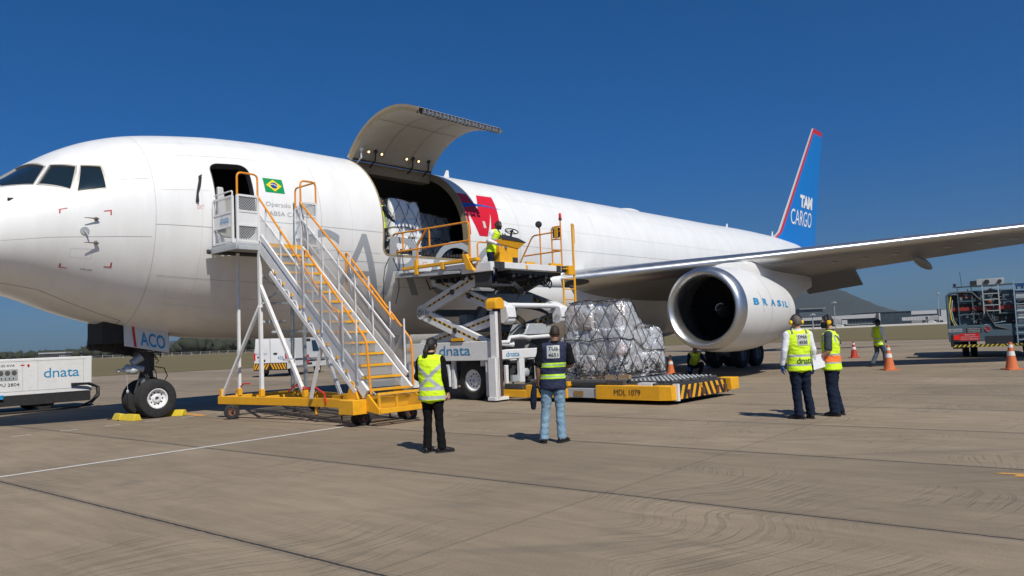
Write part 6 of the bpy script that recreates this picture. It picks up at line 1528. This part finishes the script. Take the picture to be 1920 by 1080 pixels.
MASK = mat('mask_black', (.012,.013,.02), .8); PATCH = mat('patch_silver', (.45,.47,.46), .5, var=.15, vs=20)

def limb(mb, pts, rad, right=(1,0,0), seg=14, cap=True):
    """closed tapering tube; rad entries (side, front) or number"""
    pts = [Vector(p) for p in pts]; n = len(pts); base = len(mb.v); right = Vector(right)
    for i, p in enumerate(pts):
        d = (pts[min(i+1, n-1)]-pts[max(i-1, 0)]).normalized(); s = right-d*right.dot(d)
        if s.length < .05: s = d.cross(Vector((0,1,0)))
        s.normalize(); f = d.cross(s); r = rad[i] if isinstance(rad[i], (tuple, list)) else (rad[i], rad[i])
        for k in range(seg): t = 2*pi*k/seg; mb.v.append(p+s*cos(t)*r[0]+f*sin(t)*r[1])
    for i in range(n-1):
        for k in range(seg): k2 = (k+1) % seg; mb.f.append((base+i*seg+k, base+i*seg+k2, base+(i+1)*seg+k2, base+(i+1)*seg+k)); mb.m.append(0)
    if cap:
        for i, rev in ((0, True), (n-1, False)):
            p = pts[i]; d = (pts[1]-pts[0]) if i == 0 else (pts[-1]-pts[-2]); d.normalize(); r = rad[i][0] if isinstance(rad[i], (tuple, list)) else rad[i]
            mb.v.append(p+d*(r*.35)*(-1 if i == 0 else 1)); c = len(mb.v)-1
            for k in range(seg): k2 = (k+1) % seg; mb.f.append((c, base+i*seg+k, base+i*seg+k2)); mb.m.append(0)
def dense(pts, rad, n=4):
    P = [Vector(p) for p in pts]; R = [(r if isinstance(r, (tuple, list)) else (r, r)) for r in rad]; oP = []; oR = []
    for i in range(len(P)-1):
        p0 = P[max(i-1,0)]; p1 = P[i]; p2 = P[i+1]; p3 = P[min(i+2, len(P)-1)]
        for j in range(n):
            t = j/n; q = .5*((2*p1)+(p2-p0)*t+(2*p0-5*p1+4*p2-p3)*t*t+(3*p1-p0-3*p2+p3)*t**3); oP.append(q)
            s = t*t*(3-2*t); oR.append((R[i][0]*(1-s)+R[i+1][0]*s, R[i][1]*(1-s)+R[i+1][1]*s))
    oP.append(P[-1]); oR.append(R[-1]); return oP, oR

def hand(mb, wrist, d, n, side, curl=.6, k=1.0):
    """wrist point, d = direction of the fingers, n = palm normal (palm faces n), side = +1/-1 thumb side along d x n"""
    d = Vector(d).normalized(); n = Vector(n); n = (n-d*n.dot(d)).normalized(); w = d.cross(n)*side
    L = .085*k; P, R = dense([wrist-d*.02, wrist+d*.02, wrist+d*L*.6, wrist+d*L], [(.026*k,.021*k),(.032*k,.019*k),(.041*k,.017*k),(.040*k,.014*k)], 2)
    limb(mb, P, R, w, 12)
    for i, (off, ln) in enumerate(((.029,.072),(.010,.080),(-.010,.075),(-.028,.060))):
        b = wrist+d*L*.95+w*off*k; a = curl*(1+.12*i); r = (.0092-.0006*i)*k; pts = [b-d*.02]; dirn = d.copy(); p = b.copy(); pts.append(p.copy())
        for sgm, q in enumerate((.45,.32,.23)):
            ang = a*(.55, .8, .6)[sgm]; dirn = (dirn*cos(ang)+n*sin(ang)).normalized() if sgm == 0 else (dirn*cos(ang)+(n-dirn*n.dot(dirn)).normalized()*sin(ang)).normalized()
            p = p+dirn*ln*q*k; pts.append(p.copy())
        limb(mb, pts, [r*1.05, r, r*.97, r*.9, r*.75], w, 8)
    b = wrist+d*.025*k+w*.027*k; t1 = (d*.7+w*.65+n*.35).normalized(); t2 = (d*.9+w*.15+n*.45).normalized()
    limb(mb, [b-t1*.01, b+t1*.035*k, b+t1*.04*k+t2*.025*k, b+t1*.04*k+t2*.045*k], [.014*k,.012*k,.0105*k,.008*k], n, 8)

def head_geo(mb, M, k=1.0, female=False):
    """head centre at M origin, facing +y"""
    S = 22; T = 20; b = len(mb.v)
    for i in range(T+1):
        t = pi*i/T; z = cos(t)
        for j in range(S):
            u = 2*pi*j/S; x = sin(t)*cos(u); y = sin(t)*sin(u)
            jaw = max(0, -z); sx = .076*(1-.30*jaw**1.5); sy = .096*(1-.10*jaw)
            yy = y*sy+(.012*jaw if y > 0 else -.0+.028*jaw); xx = x*sx; zz = z*.118
            if y < 0 and z > -.4: yy *= 1.04
            if y > .55 and abs(x) < .55: yy += .006*(1-abs(z+.05)*1.6) if abs(z+.05) < .6 else 0
            if y > .5 and .02 < z < .22 and .25 < abs(x) < .65: yy -= .009
            mb.v.append(M @ (Vector((xx, yy, zz))*k))
    for i in range(T):
        for j in range(S): j2 = (j+1) % S; mb.f.append((b+i*S+j, b+(i+1)*S+j, b+(i+1)*S+j2, b+i*S+j2)); mb.m.append(0)
    # nose, lips, chin, ears, brow
    R3 = M.to_3x3()
    def el(c, r): mb.ell(M @ (Vector(c)*k), tuple(q*k for q in r), 10, 8, M=R3)
    limb(mb, [M @ (Vector(c)*k) for c in ((0,.088,.03),(0,.100,.005),(0,.110,-.020),(0,.098,-.030))], [.008*k,.010*k,.014*k,.010*k], R3 @ Vector((1,0,0)), 8)
    el((0,.090,-.052), (.024,.012,.006)); el((0,.088,-.062), (.020,.012,.007)); el((0,.080,-.095), (.026,.020,.018)); el((.03,.082,.030), (.022,.010,.006)); el((-.03,.082,.030), (.022,.010,.006))
    for s in (1, -1): el((s*.077,-.008,-.005), (.010,.020,.032))

def person(label, loc, yaw, h=1.75, frame=None, pose=None, skin=SKIN_A, hair=HAIRB, hair_style='short', vest=FL, vest_len=.80, vest_zone=None, vest_mats=None, vest_w=1.0,
           shirt=WHC, sleeve=1.0, cuff_glove=None, trousers=NAVYC, leg_w=1.0, mask=False, muffs=False, cap=False, patch=None, back_text=None, shoe_dirs=(0,0), fold=.006, extra=None):
    """local space: faces +y, z up, feet on z=0. pose overrides joints (values for a 1.75 m figure)"""
    k = h/1.75
    J = dict(pelvis=(0,0,.93), waist=(0,.0,1.06), chest=(0,0,1.26), upper=(0,-.005,1.40), neck=(0,-.01,1.47), head=(0,.018,1.625), head_yaw=0, head_pitch=0, head_tilt=0,
             shL=(-.185,-.005,1.41), elL=(-.245,-.03,1.13), wrL=(-.255,.05,.89), hdL=(0,.12,-1), hnL=(1,.1,0), shR=(.185,-.005,1.41), elR=(.245,-.03,1.13), wrR=(.255,.05,.89), hdR=(0,.12,-1), hnR=(-1,.1,0),
             hipL=(-.085,0,.92), knL=(-.10,.015,.50), anL=(-.11,-.02,.085), hipR=(.085,0,.92), knR=(.10,.015,.50), anR=(.11,-.02,.085), right=(1,0,0), curlL=.5, curlR=.5, toeL=None, toeR=None)
    J.update(pose or {})
    def g(n): return Vector(J[n])*k
    rt = Vector(J['right'])
    if frame == 'P':
        o = thing('person', label, 'person', loc, frame=None); o.location = pw(*loc); o.rotation_euler = (0,0,yaw)
    else: o = thing('person', label, 'person', loc, yaw)
    pel, wa, che, upp, nk, hd = (g(n) for n in ('pelvis','waist','chest','upper','neck','head'))
    HM = Matrix.Translation(hd) @ Matrix.Rotation(J['head_yaw'], 4, 'Z') @ Matrix.Rotation(J['head_pitch'], 4, 'X') @ Matrix.Rotation(J['head_tilt'], 4, 'Y')
    # body
    mb = MB(); head_geo(mb, HM, k*.98)
    nb = HM @ (Vector((0,-.018,-.07))*k); P, R = dense([upp, nk, (nk+nb)/2, nb], [(.09*k,.07*k),(.062*k,.062*k),(.056*k,.060*k),(.054*k,.062*k)], 3); limb(mb, P, R, rt)
    P, R = dense([pel-(wa-pel)*.3, pel, wa, che, upp], [(.13*k,.085*k),(.150*k,.098*k),(.128*k,.088*k),(.152*k,.10*k),(.150*k,.085*k)], 3); limb(mb, P, R, rt, 18)
    for s in 'LR':
        sh, el, wr = g('sh'+s), g('el'+s), g('wr'+s)
        P, R = dense([upp*.6+sh*.4, sh, sh.lerp(el,.35), sh.lerp(el,.8), el, el.lerp(wr,.3), wr], [.055*k,.056*k,.050*k,.041*k,.039*k,.041*k,(.028*k,.024*k)], 3); limb(mb, P, R, rt, 12)
        hand(mb, wr, J['hd'+s], J['hn'+s], 1 if s == 'L' else -1, J['curl'+s], k)
        hp, kn, an = g('hip'+s), g('kn'+s), g('an'+s); P, R = dense([hp, hp.lerp(kn,.5), kn, kn.lerp(an,.3), an], [.08*k,.066*k,.05*k,.05*k,.036*k], 3); limb(mb, P, R, rt, 12)
        toe = Vector(J['toe'+s] or (0,1,0)).normalized(); limb(mb, [an-toe*.05*k-V(0,0,.05*k), an+V(0,0,-.05*k), an+toe*.13*k-V(0,0,.055*k)], [.026*k,.03*k,.022*k], rt, 10)
    wrs = [(g('wrL'), Vector(J['hdL']).normalized()), (g('wrR'), Vector(J['hdR']).normalized())]
    def bz(c):
        if cuff_glove:
            for w, d in wrs:
                q = Vector(c)-w
                if q.length < .24*k and q.dot(d) > -.045*k: return 1
        return 0
    body = remeshed(mb, 'body', [skin]+([cuff_glove] if cuff_glove else []), o, .0062, 2, bz)
    # eyes
    for s in (1, -1):
        q = MB(); q.ell(HM @ (Vector((s*.031,.081,.012))*k), (.011*k,.008*k,.009*k), 10, 8); e = q.build('eye', WHITE, body); q = MB(); q.ell(HM @ (Vector((s*.031,.088,.012))*k), (.005*k,.003*k,.005*k), 8, 6); q.build('iris', BLK_T, e)
    # hair
    if hair_style == 'cropped' and hair is HAIRB: hair = mat('hair_cropped', (.030,.020,.015), .7, var=.3, vs=20)
    q = MB(); S = 26; T = 12; b0 = 0; th_end = {'short': 1.55, 'bun': 1.75, 'cropped': 1.45}[hair_style]; grow = .008 if hair_style != 'cropped' else .002
    for i in range(T+1):
        for j in range(S):
            u = 2*pi*j/S; yb = sin(u); lim = th_end+(.42 if yb < -.2 else (.12 if yb < .35 else -.62*min(1, (yb-.35)/.4))); t = lim*i/T
            r = Vector((sin(t)*cos(u)*(.076+grow), sin(t)*sin(u)*(.098+grow*1.3), cos(t)*(.116+grow))); z = cos(t)
            if z < 0: r.x *= 1-.15*(-z)
            r *= 1+(.06 if hair_style != 'cropped' else .02)*noise.noise(Vector((r.x*45, r.y*45, r.z*45))); q.v.append(HM @ (r*k))
    for i in range(T):
        for j in range(S): j2 = (j+1) % S; q.f.append((i*S+j, (i+1)*S+j, (i+1)*S+j2, i*S+j2)); q.m.append(0)
    hr = q.build('hair', hair, body, recalc=False)
    md = hr.modifiers.new('t', 'SOLIDIFY'); md.thickness = .006; md.offset = -1
    if hair_style == 'bun':
        q = MB(); q.ell(HM @ V(0,-.115*k,-.015*k), (.038*k,.034*k,.040*k), 14, 10); P, R = dense([HM @ (V(0,-.11,-.03)*k), HM @ (V(-.012,-.135,-.09)*k), HM @ (V(-.02,-.125,-.16)*k), HM @ (V(-.015,-.105,-.205)*k)], [.036*k,.042*k,.038*k,.014*k], 4); limb(q, P, R, rt, 14)
        remeshed(q, 'ponytail', hair, body, .008, 2, fold=.004)
    if cap:
        q = MB(); q.ell(HM @ (V(0,-.002,.035)*k), (.088*k,.108*k,.10*k), 18, 10); q.ell(HM @ (V(0,.115,.045)*k), (.06*k,.055*k,.008*k), 14, 6, M=HM.to_3x3()); q.build('cap', NAVYC, body)
    if mask:
        q = MB(); b0 = 0; n1, n2 = 12, 6
        for i in range(n1+1):
            for j in range(n2+1):
                a = radians(-78+156*i/n1); z = .004-.112*j/n2; r = 1.06+.06*cos(a)*sin(pi*j/n2); q.v.append(HM @ (V(sin(a)*.078*r*(1-.25*(j/n2)**2), cos(a)*.100*r*(1-.06*(j/n2)), z)*k))
        for i in range(n1):
            for j in range(n2): a = i*(n2+1)+j; q.f.append((a, a+n2+1, a+n2+2, a+1)); q.m.append(0)
        m_ = q.build('face_mask', MASK, body, recalc=False); md = m_.modifiers.new('t', 'SOLIDIFY'); md.thickness = .006
    if muffs:
        q = MB()
        for s in (1, -1): c = HM @ (V(s*.095,-.01,-.005)*k); ax = HM.to_3x3() @ V(s,0,0); q.lathe([(-.018,.0),(-.018,.036),(-.006,.042),(.012,.040),(.026,.030),(.03,0)], c, ax, 20)
        mf = q.build('ear_defenders', MUFF, body); q = MB()
        q.tube([HM @ (V(.108*cos(t*pi/12),-.012,.135*sin(t*pi/12))*k) for t in range(13)], .009, 8)
        for s in (1, -1): c = HM @ (V(s*.083,-.01,-.005)*k); q.lathe([(-.01,.0),(-.01,.038),(.008,.040),(.01,.0)], c, HM.to_3x3() @ V(s,0,0), 18)
        q.build('headband', BLK, mf)
    # shirt
    q = MB(); P, R = dense([pel+(wa-pel)*.0, wa, che, upp, nk*.5+upp*.5, nk], [(.165*k,.115*k),(.152*k,.108*k),(.172*k,.118*k),(.165*k,.10*k),(.10*k,.082*k),(.066*k,.068*k)], 3); limb(q, P, R, rt, 20)
    for s in 'LR':
        sh, el, wr = g('sh'+s), g('el'+s), g('wr'+s); nn = upp.lerp(nk, .45)
        pts = [nn, nn.lerp(sh,.7), sh, sh.lerp(el,.3)]; rr = [.055*k,.062*k,.072*k,.066*k]
        if sleeve > .6: pts += [sh.lerp(el,.8), el, el.lerp(wr,.4), el.lerp(wr,.93)]; rr += [.056*k,.054*k,.048*k,(.038*k,.036*k)]
        else: pts += [sh.lerp(el,.62), sh.lerp(el,.95)]; rr += [.066*k,.066*k]
        P, R = dense(pts, rr, 3); limb(q, P, R, rt, 14)
    sh_o = remeshed(q, 'shirt', shirt, o, .010, 3, fold=fold)
    # collar
    q = MB(); c = nk+(nb-nk)*.15; 
    for z, r in ((-.012,.070),(.028,.064),(.030,.058),(-.012,.060)):
        for j in range(18): u = 2*pi*j/18; q.v.append(c+V(cos(u)*r*k, sin(u)*r*1.02*k, z*k-(.012*k if sin(u) > .3 else 0)))
    for i in range(4):
        for j in range(18): j2 = (j+1) % 18; q.f.append((i*18+j, ((i+1) % 4)*18+j, ((i+1) % 4)*18+j2, i*18+j2)); q.m.append(0)
    q.build('collar', shirt, sh_o)
    # trousers
    q = MB(); lw = leg_w; P, R = dense([wa*.75+pel*.25, pel, pel-(wa-pel)*.35], [(.160*k,.112*k),(.176*k,.128*k),(.165*k,.120*k)], 3); limb(q, P, R, rt, 18)
    for s in 'LR':
        hp, kn, an = g('hip'+s), g('kn'+s), g('an'+s)
        P, R = dense([hp.lerp(pel,.15)+V(0,0,.02), hp.lerp(kn,.25), hp.lerp(kn,.6), kn, kn.lerp(an,.45), kn.lerp(an,.85), an+V(0,0,-.028*k)], [(.10*k,.115*k),(.098*k*lw,.108*k*lw),(.084*k*lw,.09*k*lw),(.070*k*lw,.076*k*lw),(.068*k*lw,.075*k*lw),(.068*k*lw,.078*k*lw),(.070*k*lw,.085*k*lw)], 3); limb(q, P, R, rt, 16)
    tr = remeshed(q, 'trousers', trousers, o, .011, 2, fold=fold*1.7, fscale=8)
    # shoes
    for s in 'LR':
        an = g('an'+s); toe = Vector(J['toe'+s] or (0,1,0)); toe.normalize(); sd_ = V(toe.y,-toe.x,0); base_z = an.z-.085*k; q = MB(); c = V(an.x, an.y, base_z)
        P, R = dense([c-toe*.085*k+V(0,0,.042*k), c-toe*.05*k+V(0,0,.046*k), c+toe*.03*k+V(0,0,.05*k), c+toe*.11*k+V(0,0,.038*k), c+toe*.17*k+V(0,0,.030*k), c+toe*.195*k+V(0,0,.026*k)], [(.030*k,.030*k),(.040*k,.044*k),(.042*k,.050*k),(.050*k,.036*k),(.044*k,.028*k),(.025*k,.018*k)], 3)
        limb(q, P, R, sd_, 14); limb(q, [c-toe*.02*k+V(0,0,.04*k), an+V(0,0,.02*k)], [(.042*k,.05*k),(.042*k,.048*k)], sd_, 12)
        so = remeshed(q, 'shoe', SHOE, o, .009, 2); q = MB()
        out = [(-.105,.0),(-.09,.036),(0,.040),(.10,.054),(.17,.046),(.205,0),(.17,-.046),(.10,-.050),(0,-.038),(-.09,-.036)]
        q.prism([(a*k, b_*k) for a, b_ in out], c+V(0,0,.0), toe, sd_, (0,0,.022*k)); q.build('sole', BLK, so)
    # vest
    if vest is not None:
        q = MB(); vl = vest_len*k; up_d = (wa-pel).normalized(); hem = pel+up_d*(vl-pel.z) if abs(up_d.z) > .8 else pel-up_d*.08*k; w_ = vest_w
        P, R = dense([hem, hem.lerp(wa,.5), wa, che, upp, upp.lerp(nk,.45), upp.lerp(nk,.95)], [(.198*k*w_,.150*k*w_),(.190*k*w_,.142*k*w_),(.180*k*w_,.134*k*w_),(.192*k*w_,.140*k*w_),(.190*k*w_,.118*k*w_),(.145*k,.100*k),(.092*k,.086*k)], 4); limb(q, P, R, rt, 24)
        nn = upp.lerp(nk,.45)
        for s in 'LR': sh = g('sh'+s); P, R = dense([nn, nn.lerp(sh,.55), nn.lerp(sh,.95)], [.070*k,.074*k,.078*k], 3); limb(q, P, R, rt, 16)
        ax = (wa-pel).normalized()
        vo = remeshed(q, 'safety_vest', vest_mats or [vest], o, .0085, 3, (lambda c: vest_zone(Vector(c)/k)) if vest_zone else None, fold=fold*1.7, fscale=6)
        bvh = BVHTree.FromObject(vo, bpy.context.evaluated_depsgraph_get())
        def onback(x, z, off=.006, sgn=-1):
            hit = bvh.ray_cast(Vector((x*k, sgn*.6, z*k)), Vector((0,-sgn,0)))
            p = hit[0] if hit[0] is not None else Vector((x*k, sgn*.14, z*k)); return p+Vector((0, sgn*off, 0))
        if patch:
            x0, x1, z0, z1, lines = patch; q = MB(); q.grid(lambda u, v: onback(x0+(x1-x0)*u, z0+(z1-z0)*v, .005), 10, 10); pt_ = q.build('number_patch', PATCH, vo, recalc=False)
            hh = (z1-z0)/2
            for i, t in enumerate(lines): text_obj('patch_lettering', t, x0+.02, x1-.02, z1-(i+1)*hh+.022, z1-i*hh-.018, lambda x, z: onback(x, z, .010), BLK_T, pt_, bold=.02, step=.03)
        if back_text:
            t, x0, x1, z0, z1 = back_text; text_obj('vest_lettering', t, x0, x1, z0, z1, lambda x, z: onback(x, z, .007), mat('lettering_green', (.05,.10,.04), .6), vo, bold=.015, step=.03, spacing=.95)
        if extra: extra(o, vo, onback, k)
    return o

# --- woman watching, back to us
def z_woman(c):
    if c.y < .02:
        for m in (1, -1):
            if abs(c.z-(1.13+m*(c.x)*.95)) < .038 and .985 < c.z < 1.33: return 1
    if abs(c.z-.965) < .028 or (abs(c.z-.83) < .026): return 1
    return 0
person('woman with dark ponytail in yellow-green vest and black trousers, seen from behind', (-1.21, 11.08, 0), radians(-14), 1.66,
    pose=dict(head=(.005,.03,1.61), head_yaw=radians(-18), shL=(-.165,-.005,1.385), elL=(-.235,.02,1.13), wrL=(-.16,.17,1.06), hdL=(.6,.6,.1), hnL=(0,0,1), shR=(.165,-.005,1.385), elR=(.225,-.03,1.12), wrR=(.245,.03,.885), curlR=1.1, hdR=(.1,.15,-1),
        knL=(-.085,.01,.50), anL=(-.10,.0,.085), knR=(.095,.01,.50), anR=(.135,-.01,.085), toeL=(.05,1,0), toeR=(.75,.65,0)),
    skin=SKIN_B, hair=HAIRB, hair_style='bun', vest_len=.79, vest_zone=z_woman, vest_mats=[FL, SILV], vest_w=1.10, shirt=BLKC, trousers=BLKC, leg_w=.95)
# --- man in navy vest and jeans
def z_tus(c):
    for z in (1.155, .985):
        if abs(c.z-z) < .010: return 2
        if abs(c.z-z) < .034: return 1
    return 0
person('man with cropped hair in navy numbered vest and light blue jeans, seen from behind', (.56, 11.62, 0), radians(-6), 1.76,
    pose=dict(head=(.06,.02,1.63), neck=(.05,-.01,1.47), upper=(.045,-.005,1.40), chest=(.03,0,1.26), shL=(-.145,-.005,1.41), shR=(.235,-.005,1.41), elL=(-.215,-.04,1.13), wrL=(-.215,.03,.88), curlL=.9, elR=(.29,-.0,1.15), wrR=(.19,.20,1.10), hdR=(-.6,.7,.2), hnR=(0,0,-1), knL=(-.125,.015,.50), anL=(-.165,-.02,.085), knR=(.09,.01,.50), anR=(.10,-.02,.085), toeL=(-.15,1,0), toeR=(.45,.9,0)),
    skin=SKIN_A, hair_style='cropped', vest=NAVYV, vest_mats=[NAVYV, LIME, SILV], vest_zone=z_tus, vest_len=.80, shirt=BLKC, sleeve=.4, trousers=JEAN, leg_w=1.02, vest_w=1.04, patch=(-.065,.125,1.255,1.445,('TUS','4651')))
# navy jacket hanging from his left hand
q = MB(); jk = thing('jacket', 'dark blue folded jacket hanging from the hand of the man in jeans', 'jacket', (.50-.20, 11.62+.05, 0), radians(-6))
P, R = dense([(-.02,.02,.90),(-.03,.02,.78),(-.045,.02,.62),(-.05,.02,.50)], [(.02,.035),(.045,.05),(.05,.055),(.035,.04)], 4); limb(q, P, R, (1,0,0), 14); P, R = dense([(.03,.06,.86),(.09,.07,.72),(.16,.06,.56),(.17,.05,.49)], [(.02,.03),(.04,.03),(.045,.03),(.03,.02)], 4); limb(q, P, R, (1,0,0), 12)
remeshed(q, 'jacket_cloth', NAVYC, jk, .009, 2, fold=.008)
# --- man with numbered vest, white sleeves, ear defenders
def z_dna(c):
    for z in (1.055, .905):
        if abs(c.z-z) < .020: return 1
    if c.z > 1.415 and abs(abs(c.x)-.125) < .022: return 2
    return 0
person('man in numbered yellow vest with white sleeves, blue gloves and ear defenders, seen from behind', (4.93, 13.36, 0), radians(5), 1.80,
    pose=dict(head=(0,.02,1.62), elL=(-.26,-.03,1.14), wrL=(-.285,.03,.89), elR=(.25,-.02,1.14), wrR=(.275,.06,.87), knL=(-.07,.015,.50), anL=(-.065,-.02,.085), knR=(.10,.01,.50), anR=(.145,-.02,.085), toeL=(-.5,.6,0), toeR=(.2,1,0)),
    skin=SKIN_B, hair=HAIRG, vest_mats=[FL, SILV, TRIM], vest_zone=z_dna, vest_len=.81, shirt=WHC, cuff_glove=GLOVE, muffs=True, trousers=NAVYC, leg_w=1.08, vest_w=1.06,
    patch=(-.07,.12,1.23,1.42,('DNA','4550')), back_text=('dnata', -.10, .185, .925, 1.03))
# --- colleague, turned left, mask, holding papers
def z_mate(c):
    if abs(c.z-1.06) < .016 or abs(c.z-.925) < .016: return 1
    if .925 < c.z < 1.06: return 2
    if c.z > 1.28 and abs(abs(c.x)-.15) < .018: return 1
    return 0
def badge(o, vo, onback, k):
    q = MB(); q.grid(lambda u, v: onback(-.06+.13*u, 1.22+.17*v, .006), 8, 8); pt_ = q.build('number_patch', PATCH, vo, recalc=False)
    q = MB(); q.tube([onback(-.14+.2*t/8, 1.40-.16*t/8, .012) for t in range(9)], .006, 6); q.tube([onback(.06-.1*t/8, 1.24+.02*t/8, .012) for t in range(9)], .006, 6); q.build('radio_strap', BLKC, vo)
person('man in dark mask and yellow ear defenders, vest with orange waist band, holding white papers', (5.60, 13.62, 0), radians(58), 1.77,
    pose=dict(head=(0,.03,1.63), head_yaw=radians(22), elL=(-.255,.0,1.13), wrL=(-.20,.20,.97), hdL=(.2,.6,-.5), hnL=(.8,0,-.3), curlL=1.0, elR=(.25,-.0,1.13), wrR=(.15,.22,1.0), hdR=(-.3,.7,-.2), hnR=(-.5,0,-.5), anL=(-.12,-.02,.085), anR=(.12,-.05,.085), toeL=(.3,1,0)),
    skin=SKIN_B, hair=HAIRB, vest_mats=[FL, SILV, ORV], vest_zone=z_mate, vest_len=.80, shirt=GRC, sleeve=.4, mask=True, muffs=True, trousers=NAVYC, leg_w=1.12, vest_w=1.12, extra=badge)
cb = thing('papers', 'sheet of white papers on a board held by the masked man', 'papers', (5.30, 13.42, .93), radians(30))
q = MB(); q.hexa([(-.15,-.004,-.10),(.15,-.004,-.06),(.15,.004,-.06),(-.15,.004,-.10),(-.15,.01,.14),(.15,.01,.18),(.15,.018,.18),(-.15,.01,.14)]); q.build('sheets', WHC, cb)
# --- walking man
def z_walk(c):
    if abs(c.z-1.04) < .018 or abs(c.z-.90) < .018: return 1
    if c.y > 0 and abs(abs(c.x)-.10) < .018: return 1
    return 0
person('man in dark cap and yellow vest with white sleeves walking past the cones', (13.62, 28.75, 0), radians(-72), 1.76,
    pose=dict(head=(.0,.035,1.63), elL=(-.25,-.02,1.15), wrL=(-.14,.20,.98), hdL=(.5,.6,-.3), hnL=(.6,-.1,-.5), elR=(.25,.0,1.14), wrR=(.16,.20,.97), hdR=(-.6,.5,-.3), hnR=(-.5,-.2,-.5),
        knL=(-.09,-.02,.52), anL=(-.09,-.24,.14), knR=(.09,.16,.52), anR=(.09,.20,.085), anL_=0),
    skin=SKIN_C, cap=True, mask=True, vest_mats=[FL, SILV], vest_zone=z_walk, vest_len=.80, shirt=WHC, trousers=JEAND, leg_w=1.05)
# --- crouching man
person('crouching man in yellow-green vest and blue gloves working on the ground under the engine', (6.45, 27.6, 0), radians(172), 1.74,
    pose=dict(pelvis=(0,-.18,.36), waist=(0,-.10,.48), chest=(0,.06,.64), upper=(0,.14,.77), neck=(0,.17,.83), head=(0,.26,.93), head_pitch=radians(-42),
        shL=(-.185,.13,.78), elL=(-.32,.22,.54), wrL=(-.44,.36,.34), hdL=(-.3,.6,-.5), hnL=(0,-.3,-1), shR=(.185,.13,.78), elR=(.26,.28,.52), wrR=(.24,.42,.30), hdR=(0,.6,-.6), hnR=(0,-.3,-1),
        hipL=(-.09,-.17,.36), knL=(-.24,.18,.44), anL=(-.16,-.02,.085), hipR=(.09,-.17,.36), knR=(.22,.10,.16), anR=(.14,-.28,.10)),
    skin=SKIN_A, hair_style='cropped', vest_mats=[FL, SILV], vest_zone=lambda c: 1 if abs(abs(c.x)-.11) < .018 else 0, shirt=NAVYC, cuff_glove=GLOVE, trousers=NAVYC)
# --- loader operator
def z_op(c):
    if abs(c.z-1.13) < .03: return 2
    if abs(c.z-1.18) < .02 or abs(c.z-1.08) < .02: return 1
    return 0
person('loader operator in dark mask and vest with orange band standing at the control console', (12.50, 5.74, 3.04), radians(-116), 1.74, frame='P',
    pose=dict(waist=(0,.02,1.06), chest=(0,.07,1.24), upper=(0,.13,1.37), neck=(0,.16,1.43), head=(0,.22,1.57), head_pitch=radians(-14), shL=(-.185,.12,1.37), shR=(.185,.12,1.37), elL=(-.25,.04,1.15), wrL=(-.16,.26,1.02), hdL=(.2,.8,-.3), hnL=(0,-.2,-1), elR=(.25,.04,1.15), wrR=(.2,.28,1.04), hdR=(-.1,.8,-.3), hnR=(0,-.2,-1)),
    skin=SKIN_C, hair=HAIRB, hair_style='cropped', mask=True, muffs=False, vest_mats=[FL, SILV, ORV], vest_zone=z_op, vest_len=.86, shirt=WHC, cuff_glove=GLOVE, trousers=NAVYC)
# --- worker inside the cargo doorway
person('worker in yellow-green vest and dark trousers inside the cargo doorway beside the pale load', (11.80, 1.95, 4.16), radians(-35), 1.72, frame='P',
    pose=dict(head=(0,.05,1.63), elR=(.30,.06,1.16), wrR=(.38,.24,.98), hdR=(.3,.6,-.5), hnR=(-.4,.3,-.6), elL=(-.24,-.02,1.13)),
    skin=SKIN_A, hair_style='cropped', vest_mats=[FL, SILV], vest_zone=lambda c: 1 if abs(c.z-1.0) < .02 or abs(c.z-1.12) < .02 else 0, shirt=NAVYC, cuff_glove=GLOVE, trousers=NAVYC)
# ------------------------------------------------------------ haze: one box of thin even air
hz = MB(); hz.box(-4200, 4200, -500, 5200, -5, 330)
m = bpy.data.materials.new('haze_air'); m.use_nodes = True; nt = m.node_tree; nt.nodes.clear()
o_ = nt.nodes.new('ShaderNodeOutputMaterial'); v_ = nt.nodes.new('ShaderNodeVolumePrincipled'); v_.inputs['Color'].default_value = (.80,.88,1.0,1); v_.inputs['Density'].default_value = .00006; v_.inputs['Anisotropy'].default_value = .2
nt.links.new(v_.outputs[0], o_.inputs['Volume'])
hzo = hz.build('haze', m, smooth=False); tag(hzo, label='thin pale haze over the airfield', cat='haze', kind='stuff')
